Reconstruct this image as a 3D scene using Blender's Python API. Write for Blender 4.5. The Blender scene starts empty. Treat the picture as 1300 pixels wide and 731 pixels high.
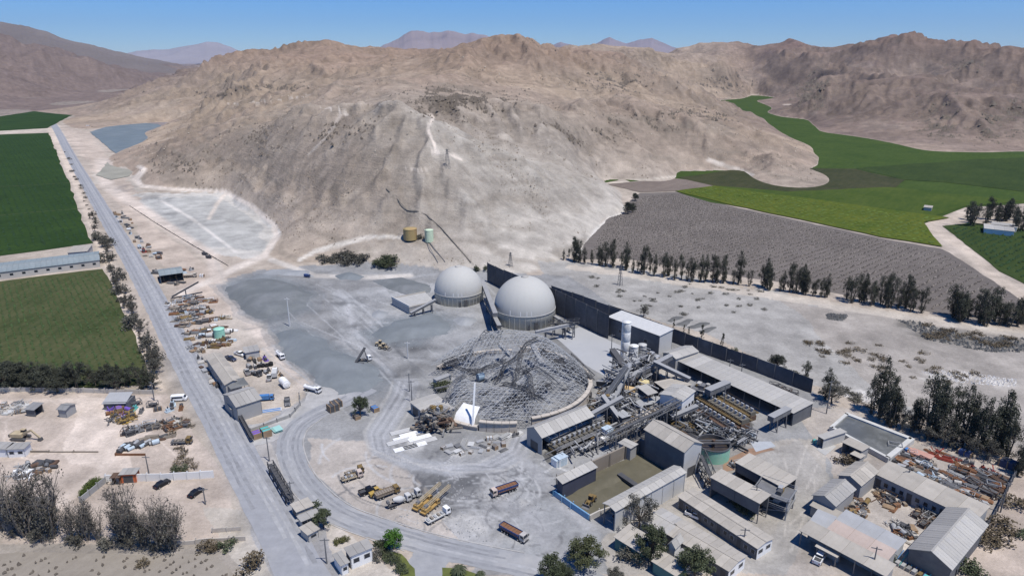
import bpy, math, random
import numpy as np
from mathutils import Vector, Matrix

# ------------------------------------------------------------------ camera, world, sun, exposure
SC = bpy.context.scene
COL = SC.collection
CAM_H = 110.0
PITCH = math.radians(18.5)
FPX = 866.7                      # focal length in photograph pixels (1300 wide)
cam_d = bpy.data.cameras.new('camera')
cam_d.sensor_width = 36.0
cam_d.lens = 36.0 * FPX / 1300.0
cam_d.clip_start = 1.0
cam_d.clip_end = 90000.0
cam = bpy.data.objects.new('camera', cam_d)
COL.objects.link(cam)
cam.location = (0, 0, CAM_H)
cam.rotation_euler = (math.pi / 2 - PITCH, 0, 0)
SC.camera = cam

SUN_EL = math.radians(68)
SUN_AZ = math.radians(133)       # clockwise from +Y (the view direction): sun stands to the right
world = bpy.data.worlds.new('World')
SC.world = world
world.use_nodes = True
wn = world.node_tree.nodes
wl = world.node_tree.links
sky = wn.new('ShaderNodeTexSky')
sky.sky_type = 'NISHITA'
sky.sun_disc = False
sky.sun_elevation = SUN_EL
sky.sun_rotation = SUN_AZ
sky.altitude = 1500
sky.air_density = 1.0
sky.dust_density = 0.1
sky.ozone_density = 4.0
wn['Background'].inputs['Strength'].default_value = 0.09
tint = wn.new('ShaderNodeMix'); tint.data_type = 'RGBA'; tint.blend_type = 'MULTIPLY'; tint.inputs[0].default_value = 1.0
tint.inputs[7].default_value = (.80, .97, 1.30, 1)         # deep dry-air blue
hs = wn.new('ShaderNodeHueSaturation'); hs.inputs['Saturation'].default_value = 1.18
wl.new(sky.outputs[0], tint.inputs[6]); wl.new(tint.outputs[2], hs.inputs['Color']); wl.new(hs.outputs[0], wn['Background'].inputs['Color'])

sun_d = bpy.data.lights.new('sun', 'SUN')
sun_d.energy = 4.8
sun_d.angle = math.radians(0.5)
sun_d.color = (1.0, 0.955, 0.89)
sun = bpy.data.objects.new('sun', sun_d)
COL.objects.link(sun)
sdir = Vector((math.sin(SUN_AZ) * math.cos(SUN_EL), math.cos(SUN_AZ) * math.cos(SUN_EL), math.sin(SUN_EL)))
sun.rotation_euler = sdir.to_track_quat('Z', 'Y').to_euler()
sun.location = (300, 0, 400)

SC.view_settings.view_transform = 'Standard'
SC.view_settings.look = 'None'
SC.view_settings.gamma = 1.0
SC.view_settings.use_curve_mapping = False
SC.view_settings.exposure = 0.06
SC.cycles.max_bounces = 6
SC.cycles.diffuse_bounces = 3
SC.cycles.transparent_max_bounces = 8
SC.cycles.use_denoising = True

# ------------------------------------------------------------------ survey: photograph pixel <-> ground point
CP, SP = math.cos(PITCH), math.sin(PITCH)

def ray(px, py):
    u = (px - 650.0) / FPX
    v = (365.5 - py) / FPX
    return Vector((u, CP + v * SP, -SP + v * CP))

def G(px, py, z=0.0):
    d = ray(px, py)
    t = (z - CAM_H) / d.z
    return Vector((d.x * t, d.y * t, z))

def at_depth(px, py, Y):
    d = ray(px, py)
    t = Y / d.y
    return Vector((d.x * t, Y, CAM_H + d.z * t))

def to_px(X, Y, Z):
    """arrays -> photograph pixels (to author which ground is what)"""
    dz = Z - CAM_H
    w = np.maximum(Y * CP - dz * SP, 1e-3)
    v = (Y * SP + dz * CP) / w
    return 650.0 + FPX * X / w, 365.5 - FPX * v

# ------------------------------------------------------------------ names, labels
def tag(o, label=None, cat=None, group=None, kind=None):
    if label: o['label'] = label
    if cat: o['category'] = cat
    if group: o['group'] = group
    if kind: o['kind'] = kind
    return o

def thing(name, label, cat, loc=(0, 0, 0), rz=0.0, group=None):
    o = bpy.data.objects.new(name, None)
    o.empty_display_size = 0.5
    COL.objects.link(o)
    o.location = loc
    o.rotation_euler = (0, 0, rz)
    return tag(o, label, cat, group)

def part(name, mesh, parent=None, loc=(0, 0, 0), rz=0.0):
    o = bpy.data.objects.new(name, mesh)
    COL.objects.link(o)
    if parent is not None: o.parent = parent
    o.location = loc
    o.rotation_euler = (0, 0, rz)
    return o

KIDS = {}
def copy_tree(o, parent=None, label=None, scale=None):
    c = o.copy()
    COL.objects.link(c)
    if parent is not None: c.parent = parent
    if label: c['label'] = label
    for k in list(o.children): copy_tree(k, c)
    return c

# ------------------------------------------------------------------ materials
MATS = {}
def M(name, rgb=(.5, .5, .5), rough=.85, var=.18, scale=.6, bump=0.0, metal=0.0, rand=0.0, stain=None, stain_amt=0.0, stain_scale=.15, stretch=None):
    if name in MATS: return MATS[name]
    m = bpy.data.materials.new(name)
    m.use_nodes = True
    nt = m.node_tree; N = nt.nodes; L = nt.links
    b = N['Principled BSDF']
    b.inputs['Roughness'].default_value = rough
    b.inputs['Metallic'].default_value = metal
    b.inputs['Specular IOR Level'].default_value = 0.3
    geo = N.new('ShaderNodeTexCoord')
    src = geo.outputs['Object']
    if stretch:
        mp = N.new('ShaderNodeMapping'); mp.inputs['Scale'].default_value = stretch
        L.new(src, mp.inputs[0]); src = mp.outputs[0]
    n1 = N.new('ShaderNodeTexNoise'); n1.inputs['Scale'].default_value = scale; n1.inputs['Detail'].default_value = 6; n1.inputs['Roughness'].default_value = .65
    L.new(src, n1.inputs['Vector'])
    mr = N.new('ShaderNodeMapRange')
    mr.inputs[1].default_value = .25; mr.inputs[2].default_value = .75
    mr.inputs[3].default_value = 1 - var; mr.inputs[4].default_value = 1 + var
    L.new(n1.outputs[0], mr.inputs[0])
    val = mr.outputs[0]
    if rand:
        oi = N.new('ShaderNodeObjectInfo')
        m2 = N.new('ShaderNodeMapRange'); m2.inputs[3].default_value = 1 - rand; m2.inputs[4].default_value = 1 + rand
        L.new(oi.outputs['Random'], m2.inputs[0])
        mu = N.new('ShaderNodeMath'); mu.operation = 'MULTIPLY'
        L.new(val, mu.inputs[0]); L.new(m2.outputs[0], mu.inputs[1]); val = mu.outputs[0]
    mix = N.new('ShaderNodeMix'); mix.data_type = 'RGBA'; mix.blend_type = 'MULTIPLY'; mix.inputs[0].default_value = 1
    mix.inputs[6].default_value = (*rgb, 1)
    if stain:
        n2 = N.new('ShaderNodeTexNoise'); n2.inputs['Scale'].default_value = stain_scale; n2.inputs['Detail'].default_value = 8; n2.inputs['Roughness'].default_value = .7
        L.new(src, n2.inputs['Vector'])
        r2 = N.new('ShaderNodeMapRange'); r2.inputs[1].default_value = .48; r2.inputs[2].default_value = .68; r2.inputs[4].default_value = stain_amt
        L.new(n2.outputs[0], r2.inputs[0])
        sx = N.new('ShaderNodeMix'); sx.data_type = 'RGBA'; sx.inputs[6].default_value = (*rgb, 1); sx.inputs[7].default_value = (*stain, 1)
        L.new(r2.outputs[0], sx.inputs[0]); L.new(sx.outputs[2], mix.inputs[6])
    L.new(val, mix.inputs[7])
    L.new(mix.outputs[2], b.inputs['Base Color'])
    if bump:
        bp = N.new('ShaderNodeBump'); bp.inputs['Strength'].default_value = bump; bp.inputs['Distance'].default_value = .15
        L.new(n1.outputs[0], bp.inputs['Height']); L.new(bp.outputs[0], b.inputs['Normal'])
    MATS[name] = m
    return m

# ------------------------------------------------------------------ mesh builder
class MB:
    def __init__(s): s.v = []; s.f = []; s.mi = []; s.cur = 0
    def _add(s, vs, fs):
        b = len(s.v)
        s.v.extend([tuple(p) for p in vs])
        for f in fs: s.f.append(tuple(b + i for i in f)); s.mi.append(s.cur)
        return s
    def box(s, x0, x1, y0, y1, z0, z1, taper=0.0):
        t = taper
        return s._add([(x0, y0, z0), (x1, y0, z0), (x1, y1, z0), (x0, y1, z0),
                       (x0 + t, y0 + t, z1), (x1 - t, y0 + t, z1), (x1 - t, y1 - t, z1), (x0 + t, y1 - t, z1)],
                      [(0, 3, 2, 1), (4, 5, 6, 7), (0, 1, 5, 4), (1, 2, 6, 5), (2, 3, 7, 6), (3, 0, 4, 7)])
    def bar(s, a, b, w, h=None, up=(0, 0, 1)):
        """box beam from a to b, w wide, h high"""
        a = Vector(a); b = Vector(b); d = (b - a)
        if d.length < 1e-6: return s
        d.normalize(); h = w if h is None else h
        upv = Vector(up)
        if abs(d.dot(upv)) > .98: upv = Vector((0, 1, 0))
        r = d.cross(upv).normalized(); n = r.cross(d).normalized()
        r *= w / 2; n *= h / 2
        vs = [p + e * r + g * n for p in (a, b) for e, g in ((-1, -1), (1, -1), (1, 1), (-1, 1))]
        return s._add(vs, [(3, 2, 1, 0), (4, 5, 6, 7), (0, 1, 5, 4), (1, 2, 6, 5), (2, 3, 7, 6), (3, 0, 4, 7)])
    def tri_bar(s, a, b, w):
        a = Vector(a); b = Vector(b); d = (b - a)
        if d.length < 1e-6: return s
        d.normalize(); upv = Vector((0, 0, 1)) if abs(d.z) < .95 else Vector((0, 1, 0))
        r = d.cross(upv).normalized() * w / 2; n = r.cross(d).normalized() * w / 2
        o3 = [n, -n * .5 + r * .87, -n * .5 - r * .87]
        return s._add([a + q for q in o3] + [b + q for q in o3], [(0, 1, 4, 3), (1, 2, 5, 4), (2, 0, 3, 5)])
    def tube(s, a, b, r0, r1=None, n=8, caps=True):
        a = Vector(a); b = Vector(b); d = (b - a); r1 = r0 if r1 is None else r1
        if d.length < 1e-6: return s
        d.normalize(); upv = Vector((0, 0, 1)) if abs(d.z) < .95 else Vector((0, 1, 0))
        r = d.cross(upv).normalized(); q = r.cross(d).normalized()
        vs = [a + (r * math.cos(2 * math.pi * i / n) + q * math.sin(2 * math.pi * i / n)) * r0 for i in range(n)]
        vs += [b + (r * math.cos(2 * math.pi * i / n) + q * math.sin(2 * math.pi * i / n)) * r1 for i in range(n)]
        fs = [(i, (i + 1) % n, n + (i + 1) % n, n + i) for i in range(n)]
        if caps: fs += [tuple(range(n - 1, -1, -1)), tuple(range(n, 2 * n))]
        return s._add(vs, fs)
    def lathe(s, prof, n=24, c=(0, 0), a0=0.0, a1=2 * math.pi):
        """prof: list of (r, z)"""
        full = abs(a1 - a0 - 2 * math.pi) < 1e-6
        k = n if full else n + 1
        vs = [(c[0] + r * math.cos(a0 + (a1 - a0) * i / n), c[1] + r * math.sin(a0 + (a1 - a0) * i / n), z) for r, z in prof for i in range(k)]
        fs = []
        for j in range(len(prof) - 1):
            for i in range(n):
                i2 = (i + 1) % k
                fs.append((j * k + i, j * k + i2, (j + 1) * k + i2, (j + 1) * k + i))
        return s._add(vs, fs)
    def prism(s, pts, z0, z1):
        """vertical prism over a polygon (counter-clockwise xy list)"""
        n = len(pts)
        vs = [(p[0], p[1], z0) for p in pts] + [(p[0], p[1], z1) for p in pts]
        fs = [tuple(range(n - 1, -1, -1)), tuple(range(n, 2 * n))] + [(i, (i + 1) % n, n + (i + 1) % n, n + i) for i in range(n)]
        return s._add(vs, fs)
    def quad(s, a, b, c, d): return s._add([a, b, c, d], [(0, 1, 2, 3)])
    def mesh(s, name, *mats, smooth=False):
        me = bpy.data.meshes.new(name)
        me.from_pydata(s.v, [], s.f)
        for m in mats: me.materials.append(m)
        if len(mats) > 1: me.polygons.foreach_set('material_index', s.mi)
        if smooth: me.polygons.foreach_set('use_smooth', [True] * len(s.f))
        me.update()
        return me

rng = random.Random(7)
# ------------------------------------------------------------------ terrain
def hash2(ix, iy, seed):
    h = (ix.astype(np.int64) * 374761393 + iy.astype(np.int64) * 668265263 + seed * 1442695041) & 0x7fffffff
    h = (h ^ (h >> 13)) * 1274126177 & 0x7fffffff
    h = h ^ (h >> 16)
    return (h & 0xffff) / 65535.0

def vnoise(x, y, seed=0):
    ix = np.floor(x); iy = np.floor(y); fx = x - ix; fy = y - iy
    fx = fx * fx * fx * (fx * (fx * 6 - 15) + 10); fy = fy * fy * fy * (fy * (fy * 6 - 15) + 10)
    a = hash2(ix, iy, seed); b = hash2(ix + 1, iy, seed); c = hash2(ix, iy + 1, seed); d = hash2(ix + 1, iy + 1, seed)
    return (a * (1 - fx) + b * fx) * (1 - fy) + (c * (1 - fx) + d * fx) * fy

def fbm(x, y, oct=4, seed=0, gain=.5):
    r = 0; a = 1; t = 0
    for k in range(oct):
        r = r + a * vnoise(x * 2 ** k + 17.3 * k, y * 2 ** k - 9.1 * k, seed + k); t += a; a *= gain
    return r / t

def ridged(x, y, seed=0):
    return 1 - np.abs(2 * vnoise(x, y, seed) - 1)

def sstep(a, b, x):
    t = np.clip((x - a) / (b - a), 0, 1)
    return t * t * (3 - 2 * t)

# foot of the hills (ground level), traced in the photograph
FOOT = [(130, 132), (100, 147), (88, 152), (118, 163), (145, 160), (180, 157), (222, 156), (180, 182), (148, 197), (140, 206), (168, 216), (188, 238),
        (240, 242), (292, 247), (330, 272), (352, 292), (346, 318), (380, 332), (430, 330), (500, 341), (560, 350), (600, 344), (650, 346),
        (690, 338), (722, 322), (745, 300), (765, 277), (787, 258), (776, 238), (762, 230), (800, 228), (860, 217), (905, 216), (945, 217), (990, 212), (1035, 205),
        (1030, 195), (985, 165), (935, 140), (915, 127), (950, 121), (985, 124), (980, 136), (1020, 151), (1045, 167), (1130, 180), (1180, 190), (1250, 192),
        (1300, 191), (1360, 196), (0, 139), (-60, 142), (60, 134)]
FLAT = [(50, 200), (50, 300), (100, 420), (200, 600), (300, 500), (400, 400), (300, 320), (250, 275), (500, 400), (600, 500), (700, 450), (800, 400),
        (900, 500), (1000, 300), (1100, 230), (1200, 250), (1200, 400), (1300, 500), (965, 141), (1000, 165), (1080, 190), (40, 150), (90, 200),
        (150, 178), (165, 166), (185, 163), (200, 160.5), (158, 182), (172, 176), (155, 232), (700, 385), (650, 375), (560, 390), (820, 270), (900, 240), (60, 700), (700, 700), (1200, 700), (780, 300), (1350, 260),
        (400, 345), (310, 290), (200, 260), (-60, 200), (-60, 300), (-100, 500), (1400, 450), (955, 131), (940, 127.5), (952, 134), (985, 150), (972, 139), (1030, 176), (1015, 165), (1055, 183), (1100, 200), (1150, 200), (1210, 205), (990, 157), (978, 146), (984, 151), (968, 142), (1000, 160), (1022, 168), (1005, 158), (30, 160), (880, 228), (1250, 205), (725, 345)]
HILL = [  # (px, py, forward distance)
    # near spur with the white path
    (160, 199, 770), (185, 188, 760), (230, 170, 735), (300, 150, 680), (360, 138, 620), (420, 132, 570), (480, 127, 525), (520, 130, 510), (552, 142, 500),
    (600, 167, 492), (660, 192, 497), (720, 217, 512), (765, 238, 530), (540, 200, 440), (450, 220, 450), (350, 220, 520), (600, 240, 420), (480, 270, 405),
    (660, 270, 430), (560, 290, 390), (300, 205, 600),
    # hollow hidden behind the crest of the spur
    (300, 154, 800), (360, 143, 740), (420, 138, 690), (480, 133, 640), (520, 136, 625), (552, 148, 605), (600, 173, 590), (660, 197, 585), (260, 164, 850),
    # front ridge of the middle hill, hollows beside it, the round red shoulder and the hollow behind it
    (590, 78, 980), (575, 95, 850), (572, 108, 770), (510, 104, 930), (650, 113, 880), (645, 100, 990), (740, 121, 770), (745, 128, 900), (800, 131, 960), (850, 136, 1000), (900, 147, 990), (690, 128, 800), (760, 98, 1050), (700, 84, 1030), (720, 100, 980),
    # spurs and ravines of the right mountains
    (1028, 110, 1480), (1000, 118, 1900), (1064, 112, 1850), (1088, 122, 1330), (1136, 122, 1620), (1205, 128, 1130), (1238, 128, 1420), (1266, 146, 1010), (1120, 88, 1750), (1170, 92, 1900), (1010, 82, 2250), (958, 78, 2500), (940, 96, 2300), (985, 66, 2400), (1060, 80, 2350), (1215, 98, 1450), (1250, 100, 1650), (1300, 125, 1300),
    # dip behind the spur, then the middle hill
    (400, 112, 820), (480, 108, 800), (560, 116, 720), (640, 125, 700), (700, 140, 690), (330, 125, 950), (250, 135, 1150), (180, 142, 1350),
    (480, 82, 1150), (545, 68, 1150), (590, 55, 1150), (632, 50, 1150), (675, 53, 1150), (705, 63, 1150), (750, 80, 1150), (540, 96, 930), (770, 112, 930), (740, 150, 715), (780, 185, 715), (720, 180, 620), (830, 195, 700), (900, 180, 745), (980, 190, 715),
    (800, 126, 840), (850, 131, 870), (900, 141, 860), (950, 158, 830), (1005, 183, 780), (870, 112, 1250), (905, 115, 1500), (820, 95, 1250),
    # left back ridge
    (128, 129, 1800), (160, 118, 1750), (200, 104, 1700), (240, 92, 1680), (265, 80, 1680), (300, 72, 1680), (350, 62, 1680), (400, 57, 1680), (425, 58, 1650), (455, 70, 1600), (300, 105, 1250),
    (400, 85, 1250),
    # right mountains
    (745, 78, 1500), (790, 70, 1900), (830, 63, 2300), (865, 60, 2500), (880, 55, 2600), (900, 58, 2700), (925, 52, 2700), (960, 49, 2700), (985, 44, 2700), (1010, 47, 2700), (1035, 57, 2600), (1058, 50, 2500),
    (1085, 59, 2350), (1110, 53, 2200), (1135, 50, 2100), (1155, 51, 2000), (1180, 62, 1950), (1200, 65, 1900), (1225, 75, 1800), (1240, 72, 1700), (1262, 77, 1650), (1290, 97, 1550), (1320, 110, 1500),
    (1400, 125, 1400), (1040, 90, 1950), (1160, 110, 1500), (1120, 160, 1100), (1230, 170, 975), (1290, 165, 980), (1075, 145, 1250),
    # left mountains
    (-60, 36, 3600), (0, 48, 3600), (50, 62, 3600), (100, 78, 3700), (150, 93, 3800), (200, 101, 3900), (230, 107, 4000), (0, 80, 2700), (50, 93, 2650), (100, 112, 2600), (-60, 68, 2700), (0, 105, 2200), (140, 115, 2700), (70, 120, 2200),
    (300, 100, 4200), (380, 90, 4200),
]
cpts = []
for p in FOOT: g = G(*p); cpts.append((g.x, g.y, 0.0))
for p in FLAT: g = G(*p); cpts.append((g.x, g.y, -5.0))
for p in HILL: g = at_depth(*p); cpts.append((g.x, g.y, g.z))
for p in HILL:                               # behind each skyline the land falls again
    if p[2] >= 1150 and p[1] < 100:
        g = at_depth(*p); k = 1.3
        q = (g.x * k, g.y * k, max(g.z * .75, 5))
        if min(math.hypot(1.6 * (math.atan2(q[0], q[1]) - math.atan2(c[0], c[1])), math.log(math.hypot(q[0], q[1]) / math.hypot(c[0], c[1]))) for c in cpts) > .12: cpts.append(q)
for a in np.linspace(-.9, .9, 9):
    for r, z in ((6500, 60), (9000, 30)):
        cpts.append((r * math.sin(a), r * math.cos(a), z))
for a in np.linspace(-1.2, 1.2, 9):
    cpts.append((90 * math.sin(a), 90 * math.cos(a), -9.0))
for a, r, z in ((1.0, 1500, 60), (1.0, 900, 10), (1.0, 500, -9), (1.0, 250, -9), (-1.0, 250, -9), (-1.0, 500, -9), (-1.0, 1000, -9), (-.95, 2000, 20)):
    cpts.append((r * math.sin(a), r * math.cos(a), z))
cpts = np.array(cpts)
lp = lambda x, y: np.stack([np.arctan2(x, y) * 1.6, np.log(np.hypot(x, y))], -1)
CQ = lp(cpts[:, 0], cpts[:, 1])
EPS = .028
def kern(A, B):
    d2 = ((A[:, None, :] - B[None, :, :]) ** 2).sum(-1)
    return np.sqrt(d2 + EPS ** 2)
WTS = np.linalg.solve(kern(CQ, CQ) + np.eye(len(CQ)) * -2e-3, cpts[:, 2])
def rbf(x, y):
    q = lp(x, y); out = np.empty(len(q))
    for i in range(0, len(q), 20000): out[i:i + 20000] = kern(q[i:i + 20000], CQ) @ WTS
    return out

NC = 1000
AZ = np.linspace(-math.radians(54), math.radians(54), NC)
radii = [70.0]
while radii[-1] < 42000:
    r = radii[-1]
    step = min(.0019 * (r * r + CAM_H ** 2) / CAM_H, (.0065 if r < 3200 else .02 if r < 9000 else .12) * r)
    radii.append(r + step)
RAD = np.array(radii); NR = len(RAD)
RR, AA = np.meshgrid(RAD, AZ, indexing='ij')
TX = (RR * np.sin(AA)).ravel(); TY = (RR * np.cos(AA)).ravel()
# coarse rbf on every 4th row/column, bilinear between
def coarse():
    ri = np.arange(0, NR, 3); ri = np.append(ri, NR - 1) if ri[-1] != NR - 1 else ri
    ci = np.arange(0, NC, 4); ci = np.append(ci, NC - 1) if ci[-1] != NC - 1 else ci
    rr, aa = np.meshgrid(RAD[ri], AZ[ci], indexing='ij')
    z = rbf((rr * np.sin(aa)).ravel(), (rr * np.cos(aa)).ravel()).reshape(len(ri), len(ci))
    zc = np.empty((len(ri), NC))
    for i in range(len(ri)): zc[i] = np.interp(np.arange(NC), ci, z[i])
    out = np.empty((NR, NC))
    f = np.interp(np.arange(NR), ri, np.arange(len(ri))); i0 = np.minimum(f.astype(int), len(ri) - 2); t = (f - i0)[:, None]
    return zc[i0] * (1 - t) + zc[i0 + 1] * t
Z0 = coarse().ravel()
hm = sstep(-1, 14, Z0)
dist_f = np.hypot(TX, TY)
wx = TX + 30 * (fbm(TX / 120, TY / 120, 3, 50) - .5) * 2; wy = TY + 30 * (fbm(TX / 120, TY / 120, 3, 60) - .5) * 2
far_k = np.clip(dist_f / 900, .55, 3.0)
nz = 0
for k, (wl_, amp) in enumerate(((260, 19), (125, 14), (60, 7.0), (28, 2.4), (13, .8), (6.5, .4))):
    lam = wl_
    fade = 1 if wl_ > 20 else np.clip(1.4 - dist_f / (wl_ * 110), 0, 1)
    nz = nz + amp * (ridged(wx / lam + 3.1 * k, wy / lam * 1.0, 70 + k) ** 1.4 - .55) * fade * (1 if k > 1 else np.clip(far_k, .45, 1.6))
BIG = sstep(1400, 3000, dist_f)
nz = nz + BIG * 80 * (ridged(wx / 650, wy / 650, 91) - .55) + BIG * 52 * (ridged(wx / 300 + 5, wy / 300, 92) - .5) + BIG * 26 * (ridged(wx / 140 + 9, wy / 140, 93) - .5)
hv = hm > .9
nz = nz * (.55 + .45 * sstep(600, 1300, dist_f))
nz = nz - nz[hv & (dist_f < 1400)].mean() - 1.5 - 22 * BIG
skyl = 1 - .45 * sstep(60, 170, Z0) * (dist_f < 3300)
def shape(Z0, hm, nz, skyl): return np.where(Z0 <= -1, 0, np.maximum(np.maximum(Z0 + 1, 0) + hm * nz * skyl * np.clip(.3 + Z0 / 110, .25, 1.0), 0))
TZ = shape(Z0, hm, nz, skyl)
# rain-cut gullies: many drops run down a regular grid of the hills and carry soil with them
EX0, EX1, EY0, EY1, EC = -1300.0, 1900.0, 330.0, 2500.0, 4.0
enx, eny = int((EX1 - EX0) / EC), int((EY1 - EY0) / EC)
def polar_sample(F, x, y):
    fa = (np.arctan2(x, y) - AZ[0]) / (AZ[1] - AZ[0]); fr = np.interp(np.hypot(x, y), RAD, np.arange(NR))
    j = np.clip(fa.astype(int), 0, NC - 2); i = np.clip(fr.astype(int), 0, NR - 2); u = np.clip(fa - j, 0, 1); v = np.clip(fr - i, 0, 1)
    return (F[i, j] * (1 - u) + F[i, j + 1] * u) * (1 - v) + (F[i + 1, j] * (1 - u) + F[i + 1, j + 1] * u) * v
gx, gy = np.meshgrid(EX0 + EC * np.arange(enx), EY0 + EC * np.arange(eny))
H = polar_sample(TZ.reshape(NR, NC), gx.ravel(), gy.ravel()).reshape(eny, enx)
H0 = H.copy(); er = np.random.default_rng(12); HF = H.ravel()
hi = np.nonzero(H0.ravel() > 6)[0]
for batch in range(26):
    n = 13000; c = er.choice(hi, n); x = (c % enx) + er.random(n); y = (c // enx) + er.random(n)
    dx = np.zeros(n); dy = np.zeros(n); vel = np.ones(n); wat = np.ones(n); sed = np.zeros(n); live = np.ones(n, bool)
    for step in range(52):
        x = np.clip(x, 1, enx - 3); y = np.clip(y, 1, eny - 3); ix = x.astype(int); iy = y.astype(int); u = x - ix; v = y - iy; k = iy * enx + ix
        a, b, c_, d = HF[k], HF[k + 1], HF[k + enx], HF[k + enx + 1]
        gxx = (b - a) * (1 - v) + (d - c_) * v; gyy = (c_ - a) * (1 - u) + (d - b) * u; h = (a * (1 - u) + b * u) * (1 - v) + (c_ * (1 - u) + d * u) * v
        dx = dx * .12 - gxx * .88; dy = dy * .12 - gyy * .88; l = np.hypot(dx, dy) + 1e-6; dx /= l; dy /= l
        nx_ = np.clip(x + dx, 1, enx - 3); ny_ = np.clip(y + dy, 1, eny - 3); jx_ = nx_.astype(int); jy_ = ny_.astype(int); u2 = nx_ - jx_; v2 = ny_ - jy_; k2 = jy_ * enx + jx_
        h2 = (HF[k2] * (1 - u2) + HF[k2 + 1] * u2) * (1 - v2) + (HF[k2 + enx] * (1 - u2) + HF[k2 + enx + 1] * u2) * v2
        dh = h2 - h; cap = np.maximum(-dh, .04) * vel * wat * 3.2
        dep = np.where(dh > 0, np.minimum(dh, sed), np.where(sed > cap, (sed - cap) * .25, 0)); ero = np.where((dh <= 0) & (sed <= cap), np.minimum((cap - sed) * .22, -dh), 0)
        amt = np.where(live & (h > .6), dep - ero, 0)
        for kk, w in ((k, (1 - u) * (1 - v)), (k + 1, u * (1 - v)), (k + enx, (1 - u) * v), (k + enx + 1, u * v)): HF += np.bincount(kk, amt * w, minlength=HF.size)
        sed = sed + ero * live - dep * live; vel = np.sqrt(np.maximum(vel * vel * .9 - dh * .5, .05)); wat *= .985; x, y = nx_, ny_; live &= h > .6
D = H - H0
D = (D * 4 + np.roll(D, 1, 0) + np.roll(D, -1, 0) + np.roll(D, 1, 1) + np.roll(D, -1, 1)) / 8
fx = (TX - EX0) / EC; fy = (TY - EY0) / EC; ins = (fx > 1) & (fx < enx - 2) & (fy > 1) & (fy < eny - 2)
ix = fx[ins].astype(int); iy = fy[ins].astype(int); u = fx[ins] - ix; v = fy[ins] - iy
GUL = np.zeros(len(TX)); GUL[ins] = (D[iy, ix] * (1 - u) + D[iy, ix + 1] * u) * (1 - v) + (D[iy + 1, ix] * (1 - u) + D[iy + 1, ix + 1] * u) * v
GUL = np.clip(GUL, -9, .9) * sstep(.5, 9, TZ) * (.55 + .45 * sstep(650, 1250, dist_f))
TZ = np.where(TZ > .5, np.maximum(TZ + 1.5 * GUL, .3), TZ)
TPX, TPY = to_px(TX, TY, TZ)

def in_poly(poly, X=None, Y=None):
    X = TPX if X is None else X; Y = TPY if Y is None else Y
    poly = np.asarray(poly, float)
    m = np.zeros(X.shape, bool)
    bb = (X >= poly[:, 0].min()) & (X <= poly[:, 0].max()) & (Y >= poly[:, 1].min()) & (Y <= poly[:, 1].max())
    idx = np.nonzero(bb)[0]
    if not len(idx): return m
    x = X[idx]; y = Y[idx]; c = np.zeros(len(idx), bool); n = len(poly)
    for i in range(n):
        x0, y0 = poly[i]; x1, y1 = poly[(i + 1) % n]
        if y0 == y1: continue
        c ^= ((y0 > y) != (y1 > y)) & (x < (x1 - x0) * (y - y0) / (y1 - y0) + x0)
    m[idx] = c
    return m

def line_dist(pts):
    """distance of each terrain vertex to a traced line, in photograph pixels (vertical distances count double: the ground is foreshortened)"""
    d = np.full(TPX.shape, 1e9)
    for (x0, y0), (x1, y1) in zip(pts[:-1], pts[1:]):
        bb = np.nonzero((TPX > min(x0, x1) - 60) & (TPX < max(x0, x1) + 60) & (TPY > min(y0, y1) - 40) & (TPY < max(y0, y1) + 40))[0]
        dx, dy = x1 - x0, (y1 - y0) * 2; l2 = dx * dx + dy * dy + 1e-9
        qx = TPX[bb] - x0; qy = (TPY[bb] - y0) * 2
        t = np.clip((qx * dx + qy * dy) / l2, 0, 1)
        d[bb] = np.minimum(d[bb], np.hypot(qx - t * dx, qy - t * dy))
    return d

VIS = (TPY > -50)
colr = np.zeros((len(TX), 3))
def paint(mask, rgb):
    m = np.clip(mask, 0, 1)[:, None]
    colr[:] = colr * (1 - m) + np.array(rgb) * m
def blob(px, py, rx, ry): return np.exp(-((TPX - px) / rx) ** 2 - ((TPY - py) / ry) ** 2)
nA = fbm(TX / 90, TY / 90, 4, 5); nB = fbm(TX / 22, TY / 22, 4, 15); nC = fbm(TX / 6, TY / 6, 3, 25)
# base soils
paint(np.ones(len(TX)), (.37, .32, .265))
paint(sstep(.35, .65, nA) * .6, (.40, .345, .295))
# hills: tan, reddish high up, grey-violet to the right and far left
hillm = sstep(.02, .5, TZ)
paint(hillm, (.272, .214, .168))
paint(hillm * sstep(.42, .62, fbm(TX / 160, TY / 160, 4, 33)) * .7, (.30, .235, .172))
paint(hillm * sstep(.45, .65, fbm(TX / 70, TY / 70, 4, 36)) * .35, (.215, .18, .145))
paint(hillm * sstep(70, 125, TZ + 30 * (nA - .5)) * .75 * (dist_f < 2100), (.235, .165, .122))
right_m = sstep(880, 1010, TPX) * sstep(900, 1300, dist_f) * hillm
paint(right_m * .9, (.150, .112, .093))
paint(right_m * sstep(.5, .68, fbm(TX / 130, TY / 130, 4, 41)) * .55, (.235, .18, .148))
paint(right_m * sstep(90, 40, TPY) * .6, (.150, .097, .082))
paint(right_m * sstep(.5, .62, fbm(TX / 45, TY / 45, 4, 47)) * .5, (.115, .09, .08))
paint(hillm * (dist_f > 1900) * sstep(300, 200, TPX) * .9, (.155, .12, .105))
# pale dust blown over the slope next to the plant
dust = sstep(330, 150, np.hypot(TX - 25, (TY - 330) * .8)) * sstep(380, 640, TPX + 140 * (nB - .5)) * hillm
paint(dust * .9, (.385, .365, .33))
paint(sstep(560, 300, np.hypot(TX + 10, (TY - 330))) * hillm * .4, (.33, .295, .25))
colr[:] = colr * (1 + .16 * hillm[:, None] * np.array([1.0, 1.0, 1.0]))
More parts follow.
